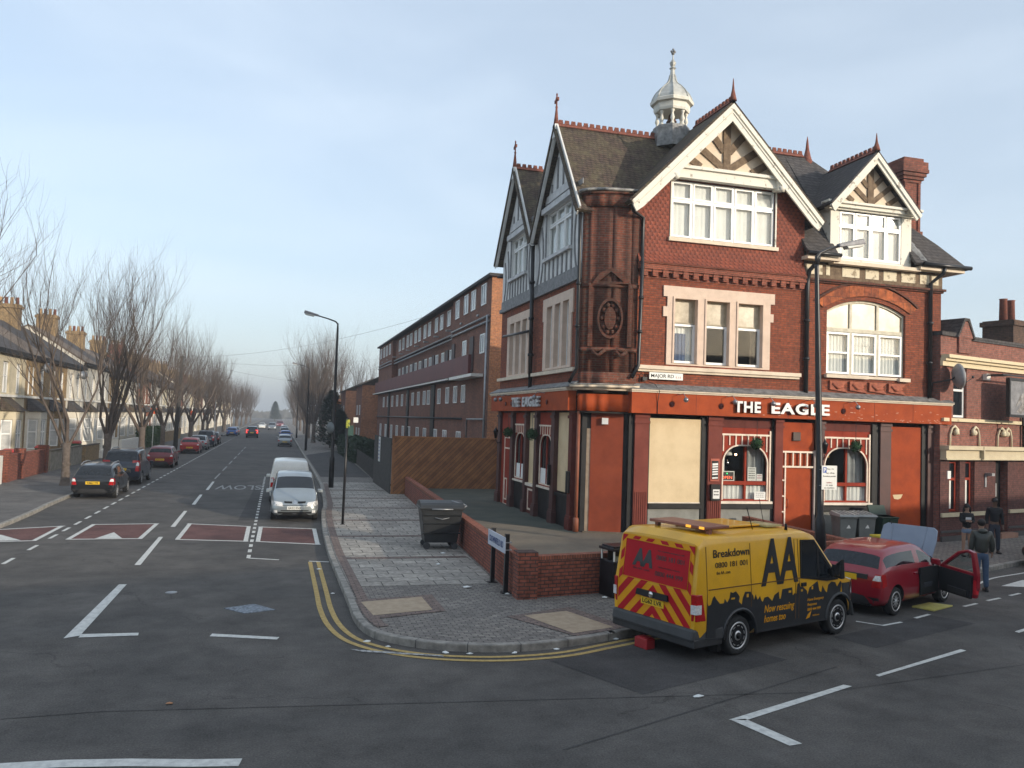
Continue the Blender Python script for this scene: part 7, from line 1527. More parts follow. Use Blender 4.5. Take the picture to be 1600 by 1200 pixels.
# ================================================================== WALLS, FENCES, STREET FURNITURE
def brickwall(p, q, h, lab, t=.23, pier0=None, pier1=None, z0=.1, taper=None):
    p, q = V((*p, 0)), V((*q, 0)); u = (q-p).normalized(); ln = (q-p).length; fr_ = Fr(p, u, (u.y, -u.x, 0)); b = MB()
    h2 = taper if taper else h
    b.hexa([fr_.p(0, z0, -t), fr_.p(ln, z0, -t), fr_.p(ln, z0, 0), fr_.p(0, z0, 0), fr_.p(0, h, -t), fr_.p(ln, h2, -t), fr_.p(ln, h2, 0), fr_.p(0, h, 0)]); o = tag(b.build('boundary_wall', BRKW), lab, 'wall')
    b = MB(); b.hexa([fr_.p(0, h, -t-.004), fr_.p(ln, h2, -t-.004), fr_.p(ln, h2, .004), fr_.p(0, h, .004), fr_.p(0, h+.11, -t-.004), fr_.p(ln, h2+.11, -t-.004), fr_.p(ln, h2+.11, .004), fr_.p(0, h+.11, .004)])
    b.build('coping', brick('soldier_brick', (.36, .12, .07), (.28, .09, .055), (.1, .06, .05), .075, .3, .01, .8, (.1, .06, .04), .5) if 'soldier_brick' not in MATS else MATS['soldier_brick'], o)
    return o, fr_, ln
o, f_, ln = brickwall((5.25, 16.83), (14.9, 18.62), .88, 'low red brick forecourt wall facing the side road behind the yellow van')
b = MB(); b.box(4.98, 5.42, 16.72, 17.1, .1, 1.1); b.build('pier', BRKW, o)
o, f_, ln = brickwall((6.05, 40.0), (5.02, 17.1), .88, 'low red brick forecourt wall along the street pavement behind the black bin'); 
o, f_, ln = brickwall((14.9, 18.62), (14.9, 23.9), .88, 'short brick wall end running back to the pub front beside the grey wheelie bins', taper=.9)
# timber fence with diagonal boards
def boards(x0, x1, y, z0, z1, lab):
    t = thing('timber_fence', lab, 'fence', (x0, y, 0)); b = MB(); fr_ = Fr((0, y, 0), (1, 0, 0), (0, -1, 0)); s_ = .2; sl_ = 1.0; k = x0-(z1-z0); kk = 0
    while k < x1:
        pl = clip([(k, z0), (k+s_-.024, z0), (k+s_-.024+(z1-z0)*sl_, z1), (k+(z1-z0)*sl_, z1)], x0+.08, x1, z0, z1)
        if len(pl) >= 3: b.panel(fr_, pl, (), 0, .02, mi=kk % 3 == 1, back=False)
        kk += 1
        k += s_
    b.build('boards', [FENCE, FENCE2], t); b = MB(); b.fb(fr_, x0, x1, z0, z1, -.03, -.002); b.build('backing', WOOD, t); b = MB(); b.fb(fr_, x0, x1, z1, z1+.07, -.03, .05); b.fb(fr_, x0, x0+.1, z0, z1+.1, -.04, .05); b.build('rail_and_post', MATS['stained_boards'], t); return t
boards(5.42, 11.05, 40.3, .12, 2.88, 'tall brown stained fence of diagonal boards closing the forecourt beside the pub')
t = thing('timber_fence', 'dark grey timber side fence carrying the white notice along the pavement', 'fence', (5.4, 40.4, 0)); b = MB()
for i in range(44): b.box(5.37, 5.4, 40.35+.165*i, 40.35+.165*i+.15, .12, 2.82)
b.build('boards', WOOD, t); b = MB(); b.box(5.4, 5.46, 40.35, 47.6, 2.5, 2.6); b.box(5.4, 5.46, 40.35, 47.6, .5, .6); b.build('rail', WOOD, t)
b = MB(); b.box(5.33, 5.36, 44.6, 45.25, 1.45, 2.78); o = tag(b.build('notice_board', SIGNW), 'tall narrow white notice fixed to the dark grey side fence', 'notice'); b = MB()
for i in range(6): b.box(5.325, 5.33, 44.7, 45.15, 1.6+.19*i, 1.68+.19*i)
b.build('faint_print', mat('blue_print', (.3, .36, .5), .7), o)
t = thing('post_fence', 'low dark paling fence along the pavement beyond the side fence', 'fence', (5.6, 48, 0)); b = MB()
for i in range(150): y = 47.8+.3*i; b.box(5.55+(y-48)*.03, 5.62+(y-48)*.03, y, y+.13, .12, 1.25)
b.build('pales', WOOD, t); b = MB(); b.hexa([(5.62, 47.8, 1.1), (6.97, 92.8, 1.1), (7.0, 92.8, 1.1), (5.65, 47.8, 1.1), (5.62, 47.8, 1.2), (6.97, 92.8, 1.2), (7.0, 92.8, 1.2), (5.65, 47.8, 1.2)]); b.build('rail', WOOD, t)
hedge(5.9, 7.6, 66, 84, 1.9, 'dark ragged hedge behind the paling fence before the brick houses', CONIF, 3500)
# --- large black bin
t = thing('refuse_bin', 'large black four wheeled refuse bin on the pavement by the brick wall', 'bin', (4.65, 23.75, .12), R(-3)); 
b = MB(); b.hexa([(-.46, -.42, .2), (.46, -.42, .2), (.46, .42, .2), (-.46, .42, .2), (-.6, -.5, 1.18), (.6, -.5, 1.18), (.6, .5, 1.18), (-.6, .5, 1.18)]); b.hexa([(-.64, -.54, 1.14), (.64, -.54, 1.14), (.64, .54, 1.14), (-.64, .54, 1.14), (-.64, -.54, 1.2), (.64, -.54, 1.2), (.64, .54, 1.2), (-.64, .54, 1.2)])
BINK = mat('bin_black', (.018, .02, .022), .42, var=.3, scale=2)
b.build('body', BINK, t, True, bevel=.015); b = MB()
for z in (.45, .72, .95): b.hexa([(-.54, -.475+.02-.03*z/1, z), (.54, -.475+.02-.03*z, z), (.54, -.4, z), (-.54, -.4, z)]+[(-.54, -.5+.02-.03*z, z+.04), (.54, -.5+.02-.03*z, z+.04), (.54, -.4, z+.04), (-.54, -.4, z+.04)])
b.build('front_rib', BINK, t, True)
b = MB(); n = 8
for i in range(n):
    a0, a1 = pi*i/n, pi*(i+1)/n; y0, y1 = -.52*cos(a0), -.52*cos(a1); z0, z1 = 1.2+.17*sin(a0), 1.2+.17*sin(a1); b.hexa([(-.62, y0, 1.19), (.62, y0, 1.19), (.62, y1, 1.19), (-.62, y1, 1.19), (-.62, y0, z0), (.62, y0, z0), (.62, y1, z1), (-.62, y1, z1)])
b.build('lid', BINK, t, True); b = MB(); b.tube([(-.3, -.56, 1.16), (.3, -.56, 1.16)], .02, 6); b.tube([(-.2, -.53, .92), (0, -.56, .88), (.2, -.53, .92)], .012, 5); b.tube([(.62, -.45, 1.2), (.7, -.45, 1.25), (.7, .2, 1.25)], .02, 5); b.tube([(.3, -.2, 1.37), (.64, -.4, 1.28)], .022, 5); b.build('handle', STEEL, t, True)
for x in (-.4, .4):
    for y in (-.36, .36): b = MB(); b.lathe((x, y-.03, .1), [(.095, 0), (.1, .02), (.1, .05), (.09, .06)], 12, ax=(0, 1, 0)); b.box(x-.03, x+.03, y-.05, y+.05, .1, .22); b.build('caster', GPLAS, t, True)
# --- street name sign on two posts
t = thing('street_name_sign', 'white street nameplate on two black posts in front of the brick wall corner', 'street sign', (4.92, 18.0, .12)); 
for y in (.58, -.58): b = MB(); b.box(-.045, .045, y-.045, y+.045, 0, 1.25 if y > 0 else 1.27); b.box(-.1, .1, y-.1, y+.1, 0, .02); b.build('post', BLKM, t, True)
b = MB(); b.box(-.075, -.05, -.66, .8, .86, 1.2); o = b.build('nameplate', mat('blue_white_enamel', (.5, .54, .62), .4, var=.08), t, True); text('CROWNFIELD RD', 'lettering', mat('navy_letter', (.05, .08, .2), .5), o, (-.077, .07, .96), (0, -1, 0), (-1, 0, 0), .14, 1.2, .004, .005, local=True)
b = MB(); 
for z in (.92, 1.08): b.box(-.05, .1, -.64, -.52, z, z+.02)
b.build('clip', STEEL, t, True)
# --- litter bin
t = thing('litter_bin', 'black square litter bin lettered LITTER at the end of the brick wall beside the van', 'litter bin', (7.28, 16.88, .12), VA-R(8)); b = MB(); b.box(-.27, .27, -.27, .27, 0, .78); b.build('body', BLKM, t, True, bevel=.02)
b = MB()
for x in (-.25, .22):
    for y in (-.25, .22): b.box(x, x+.03, y, y+.03, .78, 1.0)
b.build('silver_post', WHITEP, t, True); b = MB(); b.box(-.29, .29, -.29, .29, 1.0, 1.06); b.box(-.24, .24, -.24, .24, 1.06, 1.1); b.box(-.24, .24, -.02, .02, .78, 1.0); b.build('hood', BLKM, t, True, bevel=.01)
b = MB(); b.ball((-.08, -.12, .8), .1, 8, (1, .8, .8)); b.ball((.06, -.1, .78), .09, 7, (1, 1, .9)); b.build('rubbish', mat('rubbish', (.06, .09, .03), .7, c2=(.35, .3, .2), scale=14), t, True)
text('LITTER', 'lettering', WHITE, t, (-.02, -.272, .55), (1, 0, 0), (0, -1, 0), .06, .28, .004, .01, local=True)
# --- wheelie bins at the pub front
def wbin(nm, x, y, m_, lm, lab, grp=None, open_=False, az=0):
    t = thing(nm, lab, 'wheelie bin', (x, y, .12), az, grp); b = MB(); b.hexa([(-.24, -.28, .06), (.24, -.28, .06), (.24, .26, .06), (-.24, .26, .06), (-.29, -.36, 1.0), (.29, -.36, 1.0), (.29, .32, 1.0), (-.29, .32, 1.0)]); b.box(-.31, .31, -.38, .34, .94, 1.0); b.build('body', m_, t, True, bevel=.02)
    b = MB()
    if open_: b.hexa([(-.3, .34, .98), (.3, .34, .98), (.3, .4, .98), (-.3, .4, .98), (-.3, .5, 1.3), (.3, .5, 1.3), (.3, .56, 1.3), (-.3, .56, 1.3)])
    else:
        b.hexa([(-.33, -.42, 1.0), (.33, -.42, 1.0), (.33, .36, 1.0), (-.33, .36, 1.0), (-.3, -.38, 1.06), (.3, -.38, 1.06), (.3, .33, 1.12), (-.3, .33, 1.12)])
        for x_ in (-.15, 0, .15): b.hexa([(x_-.02, -.36, 1.06), (x_+.02, -.36, 1.06), (x_+.02, .3, 1.11), (x_-.02, .3, 1.11), (x_-.02, -.36, 1.08), (x_+.02, -.36, 1.08), (x_+.02, .3, 1.14), (x_-.02, .3, 1.14)])
    b.tube([(-.28, .42, 1.04), (.28, .42, 1.04)], .018, 6); b.build('lid', lm, t, True)
    for s_ in (-1, 1): b = MB(); b.lathe((s_*.3, .26, .1), [(.1, -.03), (.1, .03), (.001, .03)], 12, ax=(1, 0, 0)); b.build('wheel', TYRE, t, True)
    b = MB(); b.panel(Fr((0, -.325, 0), (1, 0, 0), (0, -1, .02)), [(-.06, .62), (.08, .62), (.02, .75)], (), 0, .012); b.build('sticker', SIGNW, t, True); return t
BG = mat('bin_grey', (.13, .14, .135), .5, c2=(.18, .19, .18), scale=3); BGL = mat('bin_lid_grey', (.25, .26, .25), .45, c2=(.33, .34, .33), scale=4); BGD = mat('bin_dark_green', (.012, .035, .022), .5)
wbin('wheelie_bin', 18.0, 23.2, BG, BGL, 'left grey wheelie bin of the pair under the right pub window', az=R(-12))
wbin('wheelie_bin', 18.72, 23.2, BG, BGL, 'grey wheelie bin between its grey twin and the dark green bin', az=R(-12))
wbin('wheelie_bin', 19.55, 23.15, BGD, BGD, 'dark green wheelie bin with its lid thrown back beside the grey ones', open_=True, az=R(-8))
# --- lamp posts
LH = mat('lamp_head_grey', (.12, .12, .13), .5, metal=.3, c2=(.2, .2, .21), scale=9)
def lamp(x, y, h, reach, az, lab, m_, thick=.085, head=1):
    t = thing('street_lamp', lab, 'street lamp', (x, y, .1)); b = MB(); b.lathe((0, 0, 0), [(thick*1.55, 0), (thick*1.55, 1.5), (thick, 1.65), (thick*.9, h*.6), (thick*.62, h-.35), (thick*.6, h-.3)], 12); b.build('post', m_, t, True)
    d = V((cos(az), sin(az), 0)); b = MB(); b.tube([V((0, 0, h-.32)), V((0, 0, h-.1)), d*.12+V((0, 0, h+.02)), d*reach*.5+V((0, 0, h+.14)), d*reach+V((0, 0, h+.26))], [.045, .045, .04, .035, .035], 8); b.build('arm', m_, t, True)
    c = d*(reach+.32)+V((0, 0, h+.33)); n_ = V((0, 0, 1)); u = (d+V((0, 0, .2))).normalized(); s_ = V((-d.y, d.x, 0)); w_ = u.cross(s_)*-1
    b = MB()
    def q(a, e, f): return c+u*a+s_*e+V((0, 0, f))
    k = head; b.hexa([q(-.36*k, -.08, -.04), q(.42*k, -.12, -.06), q(.42*k, .12, -.06), q(-.36*k, .08, -.04), q(-.34*k, -.06, .06), q(.38*k, -.09, .1), q(.38*k, .09, .1), q(-.34*k, .06, .06)]); hd = b.build('lamp_head', LH, t, True, bevel=.02)
    b = MB(); b.hexa([q(-.1*k, -.09, -.12), q(.34*k, -.1, -.12), q(.34*k, .1, -.12), q(-.1*k, .09, -.12), q(-.14*k, -.09, -.04), q(.38*k, -.11, -.05), q(.38*k, .11, -.05), q(-.14*k, .09, -.04)]); b.build('lens', mat('lamp_lens', (.45, .45, .42), .25) if 'lamp_lens' not in MATS else MATS['lamp_lens'], hd, True, bevel=.02)
    b = MB(); b.box(-.03, .03, -thick*1.6-.004, 0, .5, .9); b.build('access_door', BLKM, t, True)
    return t
la = lamp(13.25, 17.9, 8.3, .8, R(8), 'tall black lamp post rising in front of the pub door, head to the right', BLKM, .085, 1.15)
la.rotation_euler = (R(-.8), R(-1.4), 0)
b = MB(); b.box(.06, .5, -.12, -.1, 2.5, 3.1); o = tag(b.build('parking_sign', SIGNW), 'white parking plate with a blue P on the black lamp post before the pub', 'sign'); o.location = (13.08, 17.9, -.1); b = MB(); b.box(.09, .19, -.124, -.12, 2.92, 3.06); bp_ = b.build('blue_square', mat('sign_blue', (.03, .1, .4), .5), o, True)
text('P', 'lettering', WHITE, o, (.14, -.125, 2.94), (1, 0, 0), (0, -1, 0), .1, None, .003, .02, local=True)
for st_, z, w_, m_ in (('Mon - Fri', 3.0, .2, BLK), ('8 am - 6.30 pm', 2.9, .24, BLK), ('Resident permit', 2.82, .36, BLK), ('holders', 2.66, .16, MATS['red_letter']), ('or pay', 2.6, .2, BLK), ('at machine', 2.53, .3, BLK)): text(st_, 'lettering', m_, o, (.3 if z > 2.85 else .28, -.121, z), (1, 0, 0), (0, -1, 0), .035, w_, .003, local=True)
b = MB(); b.tube([(0, -.1, 2.6), (.1, -.1, 2.6)], .01, 4); b.tube([(0, -.1, 3.0), (.1, -.1, 3.0)], .01, 4); b.build('clip', STEEL, o, True)
lb2 = lamp(2.78, 43.6, 8.6, 1.0, pi, 'black lamp post right of the silver people carrier with its arm over the street', BLKM, .085)
b = MB(); b.lathe((0, 0, 0), [(.001, -.012), (.3, -.012), (.3, .012), (.001, .012)], 20, ax=(1, 0, 0)); o = tag(b.build('round_sign', mat('sign_back', (.16, .18, .18), .7)), 'round grey sign seen from behind on the lamp post beside the white van', 'sign'); o.location = (2.6, 43.5, 3.3); o.rotation_euler = (0, 0, R(35)); o.location = (2.62, 43.5, 3.2)
lamp(2.9, 88, 8.6, 1.0, pi, 'second black lamp post on the right pavement before the bare trees', BLKM, .085); lamp(2.9, 133, 8.6, 1.0, pi, 'third lamp post on the right side, small among the bare trees', BLKM)
b = MB(); t = thing('wooden_lamp_pole', 'leaning dark wooden pole carrying a lamp arm among the left trees', 'pole', (-9.2, 83.5, .1)); b.tube([(0, 0, 0), (.25, 0, 8.9)], [.2, .14], 10); b.build('pole', WOOD, t, True); b = MB(); b.tube([(.25, 0, 8.6), (1.6, 0, 8.8)], .04, 6); b.box(1.5, 2.3, -.12, .12, 8.75, 8.9); b.build('lamp_arm', STEEL, t, True)
lamp(-9.0, 130, 8.4, 1.2, 0, 'street lamp on the left pavement far among the trees', STEEL); lamp(-9.0, 172, 8.4, 1.2, 0, 'most distant street lamp on the left side', STEEL)
t = thing('signal_pole', 'slim black pole with a yellow green box and small signs on the right pavement', 'pole', (2.29, 28.93, .12)); b = MB(); b.tube([(0, 0, 0), (.02, 0, 3.65)], .045, 10); b.lathe((0, 0, 0), [(.09, 0), (.09, .02), (.001, .02)], 12); b.build('pole', BLKM, t, True)
b = MB(); b.box(-.03, .1, -.08, .08, 3.3, 3.6); b.build('yellow_green_box', mat('hi_vis_green', (.02, .06, .02), .5, c2=(.35, .36, .03), scale=7, lo=.45, hi=.55), t, True, bevel=.02); b = MB(); b.box(.22, .38, -.05, -.03, 3.5, 3.68); b.build('small_sign', SIGNW, t, True); b = MB(); b.box(.02, .24, -.03, .03, 3.05, 3.4); b.build('dark_plate', mat('green_plate', (.02, .06, .05), .5), t, True)
# wires
def wire(p, q, sag, lab):
    p, q = V(p), V(q); b = MB(); b.tube([p+(q-p)*(i/16)-V((0, 0, sag*4*(i/16)*(1-i/16))) for i in range(17)], .009, 4); tag(b.build('overhead_wire', BLK), lab, 'wire')
wire((-9.0, 83.5, 8.9), (11.3, 57, 11.6), .9, 'thin overhead wire from the wooden pole to the apartment block roof'); wire((-9.0, 83.5, 8.8), (11, 92, 10.4), .8, 'thin overhead wire crossing to the far end of the apartment block'); wire((-9.0, 83.5, 8.7), (9.6, 104, 7.6), .6, 'lowest thin wire crossing the street to the brick houses')
# ================================================================== TREES
def tree_mesh(seed, h, lean=(0, 0), trunk_h=2.0, n1=6, spread=.5, tw=True, lv=4, knobs=True, r0=.2):
    rnd = random.Random(seed); T = MB(); B = MB()
    def grow(p, d, L, r, lev, b):
        pts = [p]; rad = [r]; k = 4 if lev < 2 else 3; q = p.copy(); dd = d.copy()
        for i in range(k):
            dd = (dd+V((rnd.gauss(0, .17), rnd.gauss(0, .17), (.19 if lev > 1 else .13) if lev else .05))).normalized(); q = q+dd*(L/k); pts.append(q.copy()); rad.append(r*(1-.62*(i+1)/k))
        b.tube(pts, rad, 7 if lev == 0 else (5 if lev == 1 else (4 if lev == 2 else 3)), cap=False)
        if lev >= lv: return
        m = [0, 7, 7, 6, 4][lev+0] if lev else n1
        m = {0: n1, 1: 7, 2: 6, 3: 4}[lev]
        for j in range(m):
            f = rnd.uniform(.28, 1.0) if lev else rnd.uniform(.75, 1.0)
            if j == 0: f = 1
            ii = min(k-1, int(f*k)); pp = pts[ii]+(pts[ii+1]-pts[ii])*(f*k-ii if ii < k else 0)
            ax_ = dd.orthogonal().normalized(); ang = rnd.uniform(0, 2*pi); side = (ax_*cos(ang)+dd.cross(ax_)*sin(ang))
            sp_ = rnd.uniform(.25, .6)*spread*2 if lev else rnd.uniform(.3, .9)*spread*1.3
            nd = (dd+side*sp_+V((0, 0, .25))).normalized()
            grow(pp, nd, L*rnd.uniform(.45, .72) if lev else (h-trunk_h)*rnd.uniform(.5, .68), max(.004, r*.38*rnd.uniform(.6, 1)) if lev else r0*rnd.uniform(.3, .5), lev+1, B)
    T.tube([V((0, 0, -.05)), V((0, 0, .3)), V((.02, 0, trunk_h*.6)), V((.03, .02, trunk_h))], [r0*1.35, r0, r0*.88, r0*.95], 10)
    for i in range(5): a = rnd.uniform(0, 6.3); z = rnd.uniform(.4, trunk_h); T.ball((r0*.8*cos(a), r0*.8*sin(a), z), r0*rnd.uniform(.2, .35), 6)
    for j in range(n1):
        a = 2*pi*j/n1+rnd.uniform(-.4, .4); s_ = rnd.uniform(.15, .95)*spread; d = V((cos(a)*s_+lean[0], sin(a)*s_+lean[1], 1)).normalized()
        grow(V((.03+.4*r0*cos(a), .4*r0*sin(a), trunk_h*rnd.uniform(.8, 1.0))), d, (h-trunk_h)*rnd.uniform(.5, .66), r0*rnd.uniform(.32, .55), 1, B)
    return T, B
TREES = {}
def make_tree(kind, x, y, s, az, lab, group):
    t = thing('bare_tree', lab, 'tree', (x, y, .12), az, group)
    if kind not in TREES:
        T, B = tree_mesh(*[kind['seed'], kind['h']], **{k: v for k, v in kind.items() if k not in ('seed', 'h')}) if isinstance(kind, dict) else TK[kind]()
        TREES[kind] = (T.build('trunk', BARK, t, True, fix=False), B.build('crown', TWIG, t, True, fix=False))
    else:
        for o in TREES[kind]: c_ = o.copy(); COL.objects.link(c_); c_.parent = t
    t.scale = (s, s, s); return t
TK = {'a': lambda: tree_mesh(11, 12.5, n1=9, spread=.45, trunk_h=2.2, r0=.24), 'b': lambda: tree_mesh(23, 11.5, n1=8, spread=.52, trunk_h=2.4, r0=.26), 'c': lambda: tree_mesh(37, 9.5, n1=5, spread=.42, trunk_h=1.9, r0=.19), 'd': lambda: tree_mesh(41, 11, n1=8, spread=.5, trunk_h=2.5, r0=.22), 'e': lambda: tree_mesh(53, 12.5, lean=(.25, 0), n1=7, spread=.8, trunk_h=2.3, r0=.26)}
GL = 'bare street trees on the left pavement'; GR = 'bare trees on the far right side'
make_tree('e', -10.9, 31.0, .92, R(50), 'bare tree whose branches reach in from the left edge of the view', GL)
make_tree('c', -9.55, 43.4, 1.05, R(130), 'slim bare tree forking low beside the black estate car', GL)
make_tree('a', -10.0, 55.5, .98, R(10), 'big bare tree with a fan of upright branches behind the navy people carrier', GL)
make_tree('b', -9.85, 68, .98, R(200), 'bare tree with a short thick trunk beyond the dark red hatchback', GL)
make_tree('d', -9.9, 80, .95, R(70), 'bare tree just before the leaning wooden pole', GL)
for i, (y, k, s, a) in enumerate([(91, 'a', .95, 100), (103, 'b', 1.0, 10), (116, 'd', .95, 250), (130, 'a', .9, 300), (143, 'b', .92, 150), (158, 'd', .95, 40), (172, 'a', .88, 200), (188, 'b', .9, 80), (205, 'd', .95, 120), (222, 'a', .9, 20), (242, 'b', .9, 270), (264, 'd', 1, 330), (290, 'a', 1, 45), (320, 'b', 1.05, 190)]):
    make_tree(k, -10+(i % 3)*.25, y, s, R(a), 'bare tree in the receding row along the left pavement beyond the wooden pole', GL)
for i, (x, y, k, s, a) in enumerate([(4.6, 112, 'a', 1.15, 60), (4.9, 120, 'd', 1.05, 160), (6.4, 126, 'b', 1.25, 20), (4.7, 133, 'a', 1.0, 240), (6.9, 140, 'd', 1.2, 100), (4.8, 146, 'b', .95, 330), (4.9, 160, 'a', .95, 180), (5.2, 175, 'd', .95, 90), (4.9, 192, 'b', 1, 200), (5.3, 212, 'a', 1, 30), (5, 235, 'd', 1, 290), (5.2, 262, 'b', 1.05, 120), (5.2, 295, 'a', 1.1, 220)]):
    make_tree(k, x, y, s, R(a), 'bare twiggy tree in the brown cluster far down the right side' if i < 6 else 'bare tree in the hazy distance on the right side', GR)
make_tree('b', 13.0, 150, 1.3, 0, 'tall bare tree behind the brick houses on the right', GR)
# dark conifer
def conifer(x, y, h, r, lab, n=2600):
    rnd = random.Random(int(x*10+y)); t = thing('conifer', lab, 'tree', (x, y, .1)); b = MB(); b.tube([(0, 0, 0), (0, 0, h*.9)], [.2, .04], 7); b.build('trunk', BARK, t, True); b = MB()
    for i in range(n):
        z = rnd.uniform(.06, 1)**.8; rr_ = r*(1-z)**.55*rnd.uniform(.55, 1.08); a = rnd.uniform(0, 6.28); p = V((rr_*cos(a), rr_*sin(a), z*h)); u = V((cos(a), sin(a), rnd.uniform(.2, .9))).normalized(); s_ = V((-sin(a), cos(a), 0))*.14
        b.add([p-s_, p+s_, p+u*.34], [(0, 1, 2)])
    b.build('crown', CONIF, t, True, fix=False)
conifer(5.9, 96, 6.5, 2.2, 'dark evergreen tree before the brick houses on the right side'); conifer(6.5, 91.5, 4.2, 1.7, 'lower dark evergreen bush tree beside the taller evergreen'); conifer(-1.5, 420, 9.5, 3.2, 'dark evergreen closing the view at the far end of the street', 6000)
# distant belt of trees and low roofs at the horizon
rnd = random.Random(9); b = MB()
for i in range(9000):
    x = rnd.uniform(-420, 520); y = 640+rnd.uniform(-30, 30); z = abs(rnd.gauss(0, 1))*2.6*(.6+.4*sin(x*.03)); u = V((rnd.gauss(0, 1), 0, rnd.gauss(0, 1))).normalized()*3.5; w_ = V((-u.z, rnd.uniform(-1, 1), u.x)); p = V((x, y, z)); b.add([p-u, p+w_, p+u], [(0, 1, 2)])
tag(b.build('distant_woodland', mat('far_wood', (.1, .1, .095), .95, c2=(.16, .15, .13), scale=.05), fix=False), 'hazy belt of distant trees on the horizon', 'woodland', kind='stuff')
